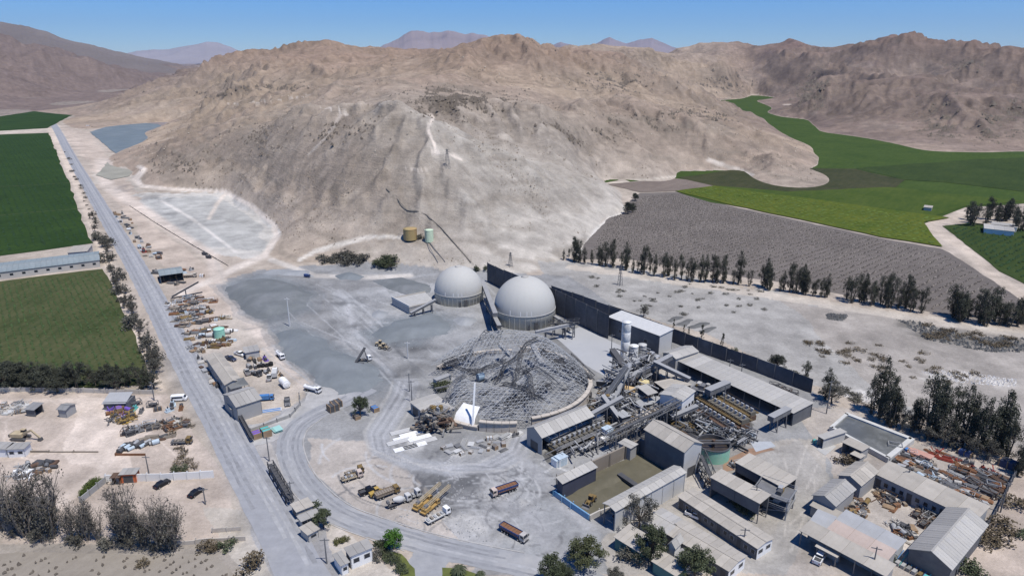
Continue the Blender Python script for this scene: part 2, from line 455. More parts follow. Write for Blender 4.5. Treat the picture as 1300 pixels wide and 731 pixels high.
# dark rock outcrops
for (px, py, rx, ry, a) in ((580, 130, 48, 15, 1.0), (555, 118, 25, 6, .7), (745, 172, 35, 9, .8), (700, 165, 22, 8, .6), (820, 160, 40, 12, .7), (880, 150, 35, 10, .6), (790, 105, 40, 14, .5), (920, 105, 25, 14, .6),
                            (1040, 108, 18, 16, .9), (1030, 125, 14, 14, .9), (1200, 150, 22, 20, .8), (1260, 158, 16, 22, .9), (1190, 162, 20, 10, .7), (330, 112, 40, 8, .8), (270, 120, 40, 3, .5), (1230, 82, 20, 8, .5), (1290, 150, 14, 20, .8),
                            (1140, 52, 20, 4, .6), (640, 70, 30, 3, .4), (1075, 115, 40, 8, .3), (770, 165, 10, 18, .4), (830, 72, 60, 8, .4), (1180, 85, 15, 8, .5)):
    rk = fbm(TX / 14, TY / 14, 4, 77)
    paint(blob(px, py, rx, ry) * sstep(.46, .58, rk) * a * hillm, (.105, .088, .072))
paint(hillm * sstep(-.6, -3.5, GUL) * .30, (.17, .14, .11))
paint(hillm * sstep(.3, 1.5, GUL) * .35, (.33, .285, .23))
# strata on the near spur
strat = vnoise(TX / 60, (TZ + TX * .16 + 5 * (nB - .5)) * .42, 201)
paint(hillm * sstep(.62, .8, strat) * .45 * (dist_f < 900), (.22, .19, .155))
# flat ground zones --------------------------------------------------
def zone(poly, rgb, a=1.0, soft=None):
    m = in_poly(poly).astype(float)
    if soft is not None: m = m * sstep(.5 - soft, .5 + soft, nB + .15)
    paint(m * a, rgb)
edge = lambda poly, k=6: [(x, y) for x, y in poly]
jx = TPX + 10 * (nC - .5); jy = TPY + 6 * (nC - .5)
jx2 = TPX + 34 * (nB - .5); jy2 = TPY + 16 * (nB - .5)
def jzone(poly, rgb, a=1.0, wide=False):
    paint(in_poly(poly, jx2 if wide else jx, jy2 if wide else jy).astype(float) * a, rgb)
GREY = (.252, .252, .250); PALE = (.52, .50, .475); BEIGE = (.485, .42, .36); PINK = (.50, .43, .37)
# dusty plain right of the plant
jzone([(690, 335), (760, 335), (900, 358), (1100, 392), (1310, 425), (1310, 570), (1200, 540), (1035, 490), (900, 425), (760, 385), (690, 360)], (.315, .303, .283), 1, True)
jzone([(1000, 385), (1310, 430), (1310, 590), (1120, 500)], (.30, .268, .235), .7, True)
jzone([(720, 335), (900, 358), (1310, 422), (1310, 432), (900, 367), (720, 342)], (.47, .42, .36), .8)
# plant yard, grey cement dust
jzone([(270, 350), (450, 335), (720, 350), (800, 400), (1030, 495), (1110, 560), (1080, 640), (1010, 731), (700, 731), (520, 690), (380, 600), (380, 510), (290, 380)], GREY, 1, True)
jzone([(540, 360), (640, 380), (620, 430), (540, 460), (430, 440), (420, 370)], (.302, .304, .305), .9, True)
jzone([(400, 560), (480, 560), (520, 600), (570, 650), (600, 690), (480, 670), (400, 600)], (.40, .36, .32), .9, True)
jzone([(560, 590), (660, 600), (700, 640), (690, 690), (600, 700), (560, 660)], (.34, .338, .335), .9, True)
jzone([(650, 570), (700, 600), (720, 640), (770, 680), (760, 731), (600, 731), (640, 690)], (.275, .28, .285), .8, True)
# middle camp and yard between the sheds
jzone([(820, 610), (900, 600), (1000, 560), (1060, 560), (1030, 660), (1010, 731), (780, 731), (770, 690)], (.34, .315, .28), .9, True)
jzone([(1010, 520), (1080, 520), (1160, 560), (1290, 600), (1240, 731), (1000, 731), (1030, 650), (1060, 590)], (.345, .31, .275), .95, True)
jzone([(1100, 600), (1200, 650), (1150, 700), (1060, 650)], (.46, .415, .365), .9)
jzone([(1280, 610), (1310, 590), (1310, 731), (1220, 731)], (.40, .335, .28), .9)
jzone([(975, 580), (1020, 560), (1050, 600), (1020, 680), (1000, 731), (940, 731), (990, 660)], (.315, .30, .278), .9, True)
# leach yard at the foot of the hill
jzone([(140, 245), (285, 245), (340, 275), (358, 295), (330, 330), (260, 322), (190, 275)], (.45, .43, .395), 1)
jzone([(165, 250), (280, 252), (330, 285), (335, 320), (250, 310), (200, 275)], (.355, .355, .34), .8, True)
jzone([(120, 215), (165, 215), (185, 238), (140, 245), (125, 240)], (.42, .38, .33), .8, True)
# roadside strip right of the road
jzone([(75, 160), (110, 165), (150, 215), (200, 290), (280, 350), (340, 440), (390, 500), (320, 510), (200, 330), (130, 230)], (.44, .37, .31), .95, True)
jzone([(215, 420), (330, 400), (400, 490), (390, 520), (320, 540), (270, 470)], (.43, .385, .335), .8, True)
# lots to the left
jzone([(0, 497), (205, 497), (290, 600), (300, 690), (0, 690)], (.43, .365, .31), 1, True)
jzone([(100, 500), (200, 520), (160, 600), (90, 590)], (.58, .50, .43), .7, True)
jzone([(0, 690), (320, 690), (345, 740), (0, 740)], (.30, .27, .235), .95)
jzone([(250, 640), (330, 650), (370, 731), (310, 731)], (.42, .385, .335), .8, True)
jzone([(330, 560), (375, 600), (420, 660), (520, 740), (420, 740), (370, 670)], (.45, .41, .36), .9, True)
# pale tracks
def track(pts, w, rgb, a=.9, soft=.6):
    d = line_dist(pts) + 3.0 * (nC - .5)
    paint(sstep(w * (1 + soft), w * (1 - soft), d) * a, rgb)
TRK = (.60, .53, .46)
track([(545, 145), (550, 150), (543, 162), (546, 172), (552, 185), (553, 193)], 2.0, (.66, .58, .50), 1.0)
track([(548, 192), (575, 197), (585, 202)], 3.0, (.62, .55, .48), .9); track([(516, 214), (560, 218)], 1.3, TRK, .8)
track([(440, 146), (434, 141), (418, 137), (408, 136)], 2.0, TRK, 1.0); track([(435, 142), (424, 160), (410, 178), (392, 196)], 2.2, TRK, .55); track([(395, 120), (402, 118), (385, 123), (340, 128), (290, 132)], 1.0, TRK, .6)
track([(178, 212), (183, 215), (172, 228), (180, 236), (215, 240), (285, 243), (320, 262), (348, 285), (352, 300), (335, 325)], 4.0, TRK, .95)
track([(335, 325), (300, 340), (270, 355), (230, 372)], 6, (.56, .50, .44), .9)
track([(380, 330), (400, 319), (440, 308), (475, 300), (520, 302)], 3.5, (.58, .54, .48), .95)
track([(345, 330), (400, 350), (470, 352), (520, 350)], 5, (.54, .50, .45), .8)
track([(130, 205), (135, 235), (175, 262), (230, 300), (270, 325), (275, 350), (300, 390), (345, 440), (390, 490)], 9, (.53, .46, .40), .9)
track([(275, 330), (285, 360), (330, 410), (360, 450), (400, 500)], 3, (.47, .42, .37), .7)
track([(70, 160), (100, 220), (120, 250), (160, 320), (220, 430), (240, 470)], 5, (.51, .44, .37), .9)
track([(285, 247), (275, 260), (265, 278)], 2.5, TRK, .8); track([(205, 255), (240, 275), (300, 320)], 2.5, (.57, .54, .50), .8)
track([(0, 167), (62, 165)], 5, (.50, .44, .37), .9); track([(65, 165), (95, 230), (122, 300), (135, 330), (160, 390), (185, 450), (205, 495)], 5, (.53, .45, .37), .95)
track([(150, 560), (130, 600), (60, 650)], 8, (.60, .52, .45), .6); track([(0, 510), (200, 505)], 5, (.59, .51, .44), .6)
# hill-side pipe trench, right-hand field tracks
track([(490, 240), (510, 260), (518, 268), (540, 272), (560, 290), (600, 335)], 1.2, (.22, .20, .17), .9)
track([(1235, 200), (1160, 207), (1040, 207)], 2.2, (.52, .47, .40), .95)
track([(1300, 378), (1255, 345), (1225, 315), (1195, 297), (1172, 283), (1210, 277), (1222, 270)], 8, (.47, .40, .33), .95)
track([(1222, 270), (1205, 265), (1175, 262)], 3, (.49, .42, .35), .9)
track([(735, 325), (760, 290), (775, 277), (815, 265)], 4, (.56, .53, .48), .95)
track([(940, 220), (955, 222), (930, 212), (900, 203)], 3, (.55, .50, .44), .8); track([(775, 233), (820, 228), (858, 224)], 2, (.50, .45, .38), .8)
# the whole valley right: soil under the fields
# tyre tracks and stains in the truck yard
KT = (.135, .135, .14)
for i in range(120):
    c = Vector((rng.uniform(470, 700), rng.uniform(560, 690))); r = rng.uniform(20, 110); a0 = rng.uniform(0, 6.28); aw = rng.uniform(.5, 1.6)
    pts = [(c.x + r * math.cos(a0 + aw * t / 8), c.y + r * .45 * math.sin(a0 + aw * t / 8)) for t in range(9)]
    if min(p[1] for p in pts) < 556 or max(p[0] for p in pts) > 740: continue
    dark = rng.random() < .55
    track(pts, rng.uniform(.8, 2.0), KT if dark else (.43, .43, .43), rng.uniform(.45, .9))
track([(470, 560), (500, 580), (570, 596), (620, 592), (660, 575), (668, 550)], 7, (.27, .27, .275), .6)
track([(480, 565), (520, 595), (560, 620), (575, 650)], 10, (.20, .20, .205), .6)
for (px, py, rx, ry, a) in ((590, 608, 34, 16, .9), (565, 622, 24, 18, .9), (600, 640, 16, 10, .5), (560, 575, 30, 8, .4), (640, 645, 14, 6, .5), (500, 478, 22, 6, .5), (520, 470, 18, 6, .6), (465, 480, 20, 4, .5), (525, 443, 10, 6, .7),
                            (425, 420, 16, 12, .55), (450, 400, 10, 12, .45), (400, 395, 20, 6, .4), (460, 375, 16, 8, .4), (480, 395, 8, 14, .4), (495, 420, 10, 8, .4), (500, 488, 10, 6, .6), (430, 440, 10, 4, .4), (540, 440, 20, 5, .4),
                            (740, 668, 16, 4, .7), (730, 677, 10, 3, .7), (724, 684, 6, 3, .6), (200, 252, 24, 5, .5), (215, 272, 18, 5, .4), (235, 285, 20, 4, .5), (160, 240, 14, 5, .5)):
    paint(blob(px, py, rx, ry) * sstep(.36, .62, fbm(TX / 5 + 3, TY / 12, 4, 88)) * a * 1.4, (.135, .137, .14))
for i in range(46):                          # turning circles of the lorries, dark on pale dust
    c = (rng.gauss(602, 26), rng.gauss(618, 14)); r = rng.uniform(14, 48); a0 = rng.uniform(0, 6.28); aw = rng.uniform(1.0, 3.0)
    track([(c[0] + r * math.cos(a0 + aw * t / 10), c[1] + r * .5 * math.sin(a0 + aw * t / 10)) for t in range(11)], rng.uniform(.7, 1.5), KT if rng.random() < .6 else (.44, .44, .44), rng.uniform(.4, .8))
for (px, py, rx, ry) in ((612, 668, 26, 10), (640, 655, 14, 8), (585, 655, 20, 8), (660, 640, 12, 8), (520, 560, 26, 10), (560, 572, 30, 6)):
    paint(blob(px, py, rx, ry) * sstep(.4, .62, fbm(TX / 4, TY / 6, 4, 188)), (.47, .46, .44))
for i in range(26):
    x0 = rng.uniform(400, 470); y0 = rng.uniform(360, 470); dx = rng.uniform(20, 60)
    track([(x0, y0), (x0 + dx, y0 + dx * .9 + rng.uniform(-8, 8))] if rng.random() < .6 else [(x0, y0), (x0 + dx * 2, y0 - 3)], 1.2, (.42, .425, .43) if rng.random() < .5 else (.20, .205, .21), rng.uniform(.3, .6))
track([(432, 370), (440, 390), (452, 420), (475, 450), (500, 480)], 5, (.39, .39, .395), .7)
for i in range(30):                          # wheel ruts across the camp yard and lots
    x0 = rng.uniform(980, 1050); y0 = rng.uniform(560, 700)
    track([(x0, y0), (x0 - rng.uniform(-5, 25), y0 + rng.uniform(15, 50))], 1.3, (.38, .355, .33) if rng.random() < .6 else (.55, .51, .46), rng.uniform(.25, .5))
for i in range(24):
    x0 = rng.uniform(0, 220); y0 = rng.uniform(500, 640)
    track([(x0, y0), (x0 + rng.uniform(-40, 60), y0 + rng.uniform(5, 40))], 1.3, (.46, .395, .34) if rng.random() < .6 else (.63, .55, .48), rng.uniform(.25, .5))
jzone([(752, 512), (790, 475), (832, 468), (862, 490), (900, 500), (962, 540), (950, 565), (905, 572), (870, 545), (825, 560), (770, 560), (700, 590), (690, 578), (740, 545)], (.085, .083, .08), .85, True)  # oily slurry dirt under the plant, with its shade painted into the soil
jzone([(880, 560), (955, 560), (1000, 575), (960, 590), (920, 600), (890, 585)], (.22, .20, .18), .6, True)
for poly in (([(284, 364), (318, 356), (345, 354), (376, 362), (394, 374), (385, 390), (335, 405), (312, 398), (298, 380)]), ([(352, 424), (380, 416), (405, 428), (440, 450), (474, 464), (488, 482), (470, 494), (430, 500), (405, 488), (380, 465), (358, 446)]), ([(470, 424), (500, 408), (545, 397), (578, 410), (566, 424), (520, 432), (486, 436)])):
    cx_ = sum(p[0] for p in poly) / len(poly); cy_ = sum(p[1] for p in poly) / len(poly)
    for k_, al in ((1.35, .35), (1.18, .5), (1.05, .5)): jzone([(cx_ + (x - cx_) * k_, cy_ + (y - cy_) * k_) for x, y in poly], (.17, .186, .198), al, True)
HAUL = [(516, 488), (512, 502), (496, 528), (480, 552), (484, 572), (520, 588), (570, 596), (625, 592), (658, 574), (668, 552)]
track(HAUL, 15, (.315, .32, .33), .85, .35)
for off in (-9, -6, -2, 3, 7):
    track([(x + off, y + off * .25) for x, y in HAUL], 1.1, (.20, .203, .21) if off in (-6, 3) else (.40, .40, .41), .55)
for off in (-17, 17): track([(x + off, y + off * .25) for x, y in HAUL], 2.0, (.42, .41, .39), .5)
track([(658, 575), (690, 610), (720, 645), (750, 670), (800, 672), (822, 660)], 9, (.33, .33, .335), .7); track([(640, 640), (668, 648), (700, 690), (720, 715)], 14, (.29, .29, .295), .6)
track([(700, 625), (676, 640), (640, 660), (628, 680)], 5, (.19, .19, .192), .5)
track([(300, 560), (345, 660), (385, 731)], 12, (.44, .42, .385), .6)
# old dark heaps and scrub litter on the plain
for (px, py, rx, ry) in ((1150, 412, 14, 5), (1190, 425, 40, 7), (1240, 432, 40, 8), (1285, 437, 30, 8), (1062, 402, 9, 3)):
    paint(blob(px, py, rx, ry) * sstep(.38, .6, nC * .6 + nB * .5) * 1.3, (.15, .14, .125))
for (px, py, rx, ry) in ((1200, 478, 26, 6), (1250, 486, 30, 5), (1100, 500, 20, 5)):
    paint(blob(px, py, rx, ry) * sstep(.4, .6, nC), (.62, .60, .56))
paint((TZ < .5) * sstep(1500, 1900, dist_f) * sstep(330, 250, TPX), (.235, .20, .17))
paint(hillm * sstep(1500, 1900, dist_f) * sstep(330, 250, TPX) * .3, (.13, .10, .09))
# grey dust of the road spread over its verges and the gate apron
jzone([(286, 548), (345, 535), (372, 548), (366, 585), (384, 622), (408, 655), (430, 731), (345, 731), (318, 672), (296, 610)], (.285, .285, .292), .85)
jzone([(330, 552), (352, 560), (372, 610), (362, 628), (338, 592)], (.39, .365, .335), .8, True)
jzone([(296, 556), (410, 505), (420, 488), (404, 482), (380, 510), (330, 538), (285, 545)], (.30, .303, .31), .9)
track([(232, 455), (262, 500), (290, 548), (318, 610), (345, 672), (372, 731)], 26, (.29, .287, .285), .7, .8)
for i in range(90):                          # long faint vehicle streaks across the grey yard
    x0 = rng.uniform(300, 640); y0 = rng.uniform(352, 480); sl = rng.choice((.9, .9, .35, -.12)) + rng.gauss(0, .12); dx = rng.uniform(25, 90)
    track([(x0, y0), (x0 + dx * .5, y0 + dx * .5 * sl + rng.gauss(0, 2)), (x0 + dx, y0 + dx * sl)], rng.uniform(.7, 1.6), (.40, .405, .41) if rng.random() < .5 else (.185, .19, .197), rng.uniform(.25, .55))
for i in range(30):
    px_, py_ = rng.uniform(390, 560), rng.uniform(365, 500); paint(blob(px_, py_, rng.uniform(5, 16), rng.uniform(2, 5)) * sstep(.42, .6, fbm(TX / 4 + i, TY / 8, 3, 300 + i)) * .8, (.13, .133, .137))
nD = fbm(TX / 2.6, TY / 2.6, 2, 45)
colr *= (1 + .42 * (nC - .5) + .40 * (nB - .5) + .22 * (nA - .5) + .16 * (nD - .5))[:, None]
colr = np.clip(colr, .02, .85)

def terrain_material():
    m = bpy.data.materials.new('ground_soil'); m.use_nodes = True
    N = m.node_tree.nodes; L = m.node_tree.links; b = N['Principled BSDF']
    b.inputs['Roughness'].default_value = .95; b.inputs['Specular IOR Level'].default_value = .1
    at = N.new('ShaderNodeAttribute'); at.attribute_name = 'soil'
    geo = N.new('ShaderNodeNewGeometry')
    n1 = N.new('ShaderNodeTexNoise'); n1.inputs['Scale'].default_value = .9; n1.inputs['Detail'].default_value = 8; n1.inputs['Roughness'].default_value = .75
    L.new(geo.outputs['Position'], n1.inputs['Vector'])
    n2 = N.new('ShaderNodeTexNoise'); n2.inputs['Scale'].default_value = .07; n2.inputs['Detail'].default_value = 8; n2.inputs['Roughness'].default_value = .7
    L.new(geo.outputs['Position'], n2.inputs['Vector'])
    mr = N.new('ShaderNodeMapRange'); mr.inputs[1].default_value = .3; mr.inputs[2].default_value = .7; mr.inputs[3].default_value = .80; mr.inputs[4].default_value = 1.17
    L.new(n1.outputs[0], mr.inputs[0])
    mr2 = N.new('ShaderNodeMapRange'); mr2.inputs[1].default_value = .3; mr2.inputs[2].default_value = .7; mr2.inputs[3].default_value = .80; mr2.inputs[4].default_value = 1.17
    L.new(n2.outputs[0], mr2.inputs[0])
    mu = N.new('ShaderNodeMath'); mu.operation = 'MULTIPLY'; L.new(mr.outputs[0], mu.inputs[0]); L.new(mr2.outputs[0], mu.inputs[1])
    mx = N.new('ShaderNodeMix'); mx.data_type = 'RGBA'; mx.blend_type = 'MULTIPLY'; mx.inputs[0].default_value = 1
    L.new(at.outputs['Color'], mx.inputs[6]); L.new(mu.outputs[0], mx.inputs[7]); L.new(mx.outputs[2], b.inputs['Base Color'])
    bp = N.new('ShaderNodeBump'); bp.inputs['Strength'].default_value = .55; bp.inputs['Distance'].default_value = .6
    L.new(n1.outputs[0], bp.inputs['Height'])
    bp2 = N.new('ShaderNodeBump'); bp2.inputs['Strength'].default_value = .35; bp2.inputs['Distance'].default_value = 7
    slope = N.new('ShaderNodeMapRange')      # coarse relief only above the flats
    sp = N.new('ShaderNodeSeparateXYZ'); L.new(geo.outputs['Position'], sp.inputs[0])
    slope.inputs[1].default_value = 1; slope.inputs[2].default_value = 15; slope.inputs[4].default_value = .5
    L.new(sp.outputs[2], slope.inputs[0]); L.new(slope.outputs[0], bp2.inputs['Strength'])
    L.new(n2.outputs[0], bp2.inputs['Height']); L.new(bp.outputs[0], bp2.inputs['Normal'])
    n3 = N.new('ShaderNodeTexNoise'); n3.inputs['Scale'].default_value = 1.0; n3.inputs['Detail'].default_value = 7; n3.inputs['Roughness'].default_value = .72; n3.inputs['Distortion'].default_value = .6
    mp = N.new('ShaderNodeMapping'); mp.inputs['Rotation'].default_value = (.10, .42, .5); mp.inputs['Scale'].default_value = (.035, .05, .42); L.new(geo.outputs['Position'], mp.inputs[0]); L.new(mp.outputs[0], n3.inputs['Vector'])
    bp3 = N.new('ShaderNodeBump'); bp3.inputs['Distance'].default_value = 1.6; m9 = N.new('ShaderNodeMath'); m9.operation = 'MULTIPLY'; m9.inputs[1].default_value = 1.1; L.new(slope.outputs[0], m9.inputs[0]); L.new(m9.outputs[0], bp3.inputs['Strength'])
    L.new(n3.outputs[0], bp3.inputs['Height']); L.new(bp2.outputs[0], bp3.inputs['Normal']); L.new(bp3.outputs[0], b.inputs['Normal'])
    r3 = N.new('ShaderNodeMapRange'); r3.inputs[1].default_value = .36; r3.inputs[2].default_value = .64; r3.inputs[3].default_value = .86; r3.inputs[4].default_value = 1.10; L.new(n3.outputs[0], r3.inputs[0])
    one = N.new('ShaderNodeMix'); one.data_type = 'FLOAT'; one.inputs[2].default_value = 1.0; L.new(m9.outputs[0], one.inputs[0]); L.new(r3.outputs[0], one.inputs[3])
    mu2 = N.new('ShaderNodeMath'); mu2.operation = 'MULTIPLY'; L.new(mu.outputs[0], mu2.inputs[0]); L.new(one.outputs[0], mu2.inputs[1]); L.new(mu2.outputs[0], mx.inputs[7])
    return m
MAT_SOIL = terrain_material()

def grid_mesh(name, X, Y, Z, nr, nc, mat, cols=None, flip=False):
    me = bpy.data.meshes.new(name)
    nv = nr * nc; nf = (nr - 1) * (nc - 1)
    me.vertices.add(nv); me.vertices.foreach_set('co', np.stack([X, Y, Z], -1).astype(np.float32).ravel())
    i = np.arange(nr - 1)[:, None] * nc + np.arange(nc - 1)[None, :]
    q = np.stack([i, i + 1, i + nc + 1, i + nc], -1)
    if not flip: q = q[..., ::-1]
    me.loops.add(nf * 4); me.loops.foreach_set('vertex_index', q.astype(np.int32).ravel())
    me.polygons.add(nf); me.polygons.foreach_set('loop_start', np.arange(0, nf * 4, 4, dtype=np.int32))
    me.polygons.foreach_set('use_smooth', np.ones(nf, bool))
    me.update(calc_edges=True)
    if cols is not None:
        at = me.attributes.new('soil', 'FLOAT_COLOR', 'POINT')
        at.data.foreach_set('color', np.concatenate([cols, np.ones((nv, 1))], 1).astype(np.float32).ravel())
    me.materials.append(mat)
    return me
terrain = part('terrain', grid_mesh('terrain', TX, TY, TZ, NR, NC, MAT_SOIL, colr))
tag(terrain, 'dry desert valley floor with bare tan hills rising behind the plant', None, None, 'structure')
TZ2 = TZ.reshape(NR, NC)

def P(px, py, off=0.0):
    """the ground (or hillside) point seen at a photograph pixel"""
    d = ray(px, py); az = math.atan2(d.x, d.y); h = math.hypot(d.x, d.y)
    f = (az - AZ[0]) / (AZ[1] - AZ[0]); i = int(min(max(f, 0), NC - 2)); t = f - i
    prof = TZ2[:, i] * (1 - t) + TZ2[:, i + 1] * t
    line = CAM_H + d.z / h * RAD
    k = np.nonzero(line <= prof)[0]
    k = k[0] if len(k) else NR - 1
    if k == 0: return G(px, py)
    a0 = line[k - 1] - prof[k - 1]; a1 = line[k] - prof[k]; s = a0 / (a0 - a1) if a0 != a1 else 0
    r = RAD[k - 1] + s * (RAD[k] - RAD[k - 1])
    return Vector((r * math.sin(az), r * math.cos(az), prof[k - 1] + s * (prof[k] - prof[k - 1]) + off))

# far ranges ----------------------------------------------------------
def far_range(name, label, sky_pts, Y, depth, rgb, rough_amp, seed, n=260, m=60):
    xs = np.linspace(sky_pts[0][0], sky_pts[-1][0], n)
    ys = np.interp(xs, [p[0] for p in sky_pts], [p[1] for p in sky_pts])
    ys = ys + (fbm(xs / 14, xs * 0 + seed, 4, seed) - .5) * rough_amp
    top = np.array([tuple(at_depth(x, y, Y)) for x, y in zip(xs, ys)])
    v = np.linspace(-1, 1, m)[:, None]
    X = top[None, :, 0] * (1 + v * depth / Y); Yy = top[None, :, 1] * (1 + v * depth / Y)
    prof = 1 - np.abs(v) ** 1.15
    Zt = np.maximum(top[None, :, 2], 20) * prof
    k = Y / 6000.0
    rel = (ridged(X / (700 * k), Yy / (700 * k), seed) + .5 * ridged(X / (330 * k), Yy / (330 * k), seed + 1) + .25 * ridged(X / (150 * k), Yy / (150 * k), seed + 2) - .9)
    Zt = Zt + rel * .55 * np.maximum(top[None, :, 2], 40) * np.abs(v) ** .8 * (1 - np.abs(v) * .7)
    nn = fbm(X.ravel() / (500 * k), Yy.ravel() / (500 * k), 4, seed + 5)
    cols = np.array(rgb)[None, :] * (.8 + .4 * nn)[:, None]
    o = part(name, grid_mesh(name, X.ravel(), Yy.ravel(), Zt.ravel() - 10, m, n, MAT_SOIL, cols))
    tag(o, label, None, None, 'structure')
    return o
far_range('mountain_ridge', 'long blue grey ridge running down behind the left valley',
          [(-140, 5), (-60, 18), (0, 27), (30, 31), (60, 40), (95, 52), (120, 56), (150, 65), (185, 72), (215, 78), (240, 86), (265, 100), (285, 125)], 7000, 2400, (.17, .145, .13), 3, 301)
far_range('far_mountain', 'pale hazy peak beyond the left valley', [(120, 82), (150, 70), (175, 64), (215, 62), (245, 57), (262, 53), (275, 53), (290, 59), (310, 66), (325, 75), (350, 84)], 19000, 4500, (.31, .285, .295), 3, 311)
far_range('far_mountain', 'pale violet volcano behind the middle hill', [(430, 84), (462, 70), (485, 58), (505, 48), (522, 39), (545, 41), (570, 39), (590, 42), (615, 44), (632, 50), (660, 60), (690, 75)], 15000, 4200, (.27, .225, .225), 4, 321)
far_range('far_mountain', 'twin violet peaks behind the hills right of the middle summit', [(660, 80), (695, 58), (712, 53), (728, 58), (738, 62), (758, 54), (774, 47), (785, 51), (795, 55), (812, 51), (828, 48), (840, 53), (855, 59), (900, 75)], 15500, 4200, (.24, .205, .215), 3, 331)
# ------------------------------------------------------------------ sheets lying on the flats
def dens(poly, step):
    out = []
    for a, b in zip(poly, poly[1:] + poly[:1]):
        a = Vector(a[:2]); b = Vector(b[:2]); n = max(1, int((b - a).length / step))
        for i in range(n): out.append(a.lerp(b, i / n))
    return out

def sheet(name, label, poly, z, mat, step=6.0, jit=.5, kind='structure', world_pts=False):
    w = [Vector(p) for p in poly] if world_pts else [G(*p) for p in poly]
    pts = dens([(p.x, p.y) for p in w], step)
    r = random.Random(len(label) + len(poly))
    pts = [(p.x + r.uniform(-jit, jit), p.y + r.uniform(-jit, jit)) for p in pts]
    import bmesh
    bm = bmesh.new()
    f = bm.faces.new([bm.verts.new((p[0], p[1], z)) for p in pts])
    f.normal_update()
    if f.normal.z < 0: f.normal_flip()
    bmesh.ops.triangulate(bm, faces=[f])
    me = bpy.data.meshes.new(name); bm.to_mesh(me); bm.free(); me.materials.append(mat)
    o = part(name, me)
    tag(o, label, None, None, kind)
    return o

def offset_line(pts, w):
    L_, R_ = [], []
    for i, p in enumerate(pts):
        d = (pts[min(i + 1, len(pts) - 1)] - pts[max(i - 1, 0)]); d.z = 0; d.normalize(); n = Vector((-d.y, d.x, 0))
        ww = w[i] if isinstance(w, (list, tuple)) else w
        L_.append(p + n * ww / 2); R_.append(p - n * ww / 2)
    return L_ + R_[::-1]

def smooth_line(pts, k=6):
    out = []
    n = len(pts)
    for i in range(n - 1):
        p0, p1, p2, p3 = pts[max(i - 1, 0)], pts[i], pts[i + 1], pts[min(i + 2, n - 1)]
        for j in range(k):
            t = j / k
            out.append(.5 * ((2 * p1) + (p2 - p0) * t + (2 * p0 - 5 * p1 + 4 * p2 - p3) * t * t + (3 * p1 - p0 - 3 * p2 + p3) * t ** 3))
    out.append(pts[-1]); return out

def road(name, label, px, width, z, mat, jit=.25):
    c = smooth_line([G(*p) for p in px])
    return sheet(name, label, offset_line(c, width), z, mat, 4.0, jit, world_pts=True)

# row materials: colour and grain only, mapped along the rows
def field_mat(name, rgb, rgb2, az, stripe=3.0, amt=.5, patch=.02):
    m = bpy.data.materials.new(name); m.use_nodes = True
    N = m.node_tree.nodes; L = m.node_tree.links; b = N['Principled BSDF']; b.inputs['Roughness'].default_value = .95; b.inputs['Specular IOR Level'].default_value = .1
    geo = N.new('ShaderNodeNewGeometry'); mp = N.new('ShaderNodeMapping'); mp.inputs['Rotation'].default_value = (0, 0, az)
    L.new(geo.outputs['Position'], mp.inputs[0])
    m2 = N.new('ShaderNodeMapping'); m2.inputs['Scale'].default_value = (1 / stripe, .05, 1); L.new(mp.outputs[0], m2.inputs[0])
    n1 = N.new('ShaderNodeTexNoise'); n1.inputs['Scale'].default_value = 1.0; n1.inputs['Detail'].default_value = 3; L.new(m2.outputs[0], n1.inputs[0])
    n2 = N.new('ShaderNodeTexNoise'); n2.inputs['Scale'].default_value = patch; n2.inputs['Detail'].default_value = 9; n2.inputs['Roughness'].default_value = .75; L.new(geo.outputs['Position'], n2.inputs[0])
    n3 = N.new('ShaderNodeTexNoise'); n3.inputs['Scale'].default_value = .5; n3.inputs['Detail'].default_value = 6; n3.inputs['Roughness'].default_value = .8; L.new(geo.outputs['Position'], n3.inputs[0])
    a1 = N.new('ShaderNodeMath'); a1.operation = 'MULTIPLY_ADD'; a1.inputs[1].default_value = amt; L.new(n1.outputs[0], a1.inputs[0]); L.new(n2.outputs[0], a1.inputs[2])
    a2 = N.new('ShaderNodeMath'); a2.operation = 'MULTIPLY_ADD'; a2.inputs[1].default_value = .7; L.new(n3.outputs[0], a2.inputs[0]); L.new(a1.outputs[0], a2.inputs[2])
    mr = N.new('ShaderNodeMapRange'); c = .5 + amt * .5 + .35; mr.inputs[1].default_value = c - .25; mr.inputs[2].default_value = c + .25; L.new(a2.outputs[0], mr.inputs[0])
    mx = N.new('ShaderNodeMix'); mx.data_type = 'RGBA'; mx.inputs[6].default_value = (*rgb, 1); mx.inputs[7].default_value = (*rgb2, 1)
    L.new(mr.outputs[0], mx.inputs[0]); L.new(mx.outputs[2], b.inputs['Base Color'])
    bp = N.new('ShaderNodeBump'); bp.inputs['Strength'].default_value = .6; bp.inputs['Distance'].default_value = .4; L.new(n3.outputs[0], bp.inputs['Height']); L.new(bp.outputs[0], b.inputs['Normal'])
    return m
AZB = math.radians(38)
FM_DARK = field_mat('crop_dark', (.014, .033, .008), (.034, .065, .014), AZB)
FM_MID = field_mat('crop_mid', (.034, .062, .010), (.070, .095, .018), AZB)
FM_LEFT = field_mat('crop_left', (.030, .048, .015), (.095, .095, .045), -.1, 2.6, .5)
FM_LIME = field_mat('crop_lime', (.048, .080, .010), (.105, .12, .018), AZB)
FM_OLIVE = field_mat('crop_olive', (.028, .036, .014), (.062, .062, .03), AZB)
FM_RIGHT = field_mat('crop_right', (.022, .039, .010), (.046, .068, .018), AZB)
FM_BROWN = field_mat('ploughed', (.10, .088, .08), (.175, .155, .14), -1.35, 2.2, .5)
FM_GREEN = field_mat('crop_valley', (.030, .056, .011), (.058, .088, .019), AZB)
FM_DRY = field_mat('dry_vineyard', (.21, .185, .155), (.30, .27, .23), .4, 3, .5)

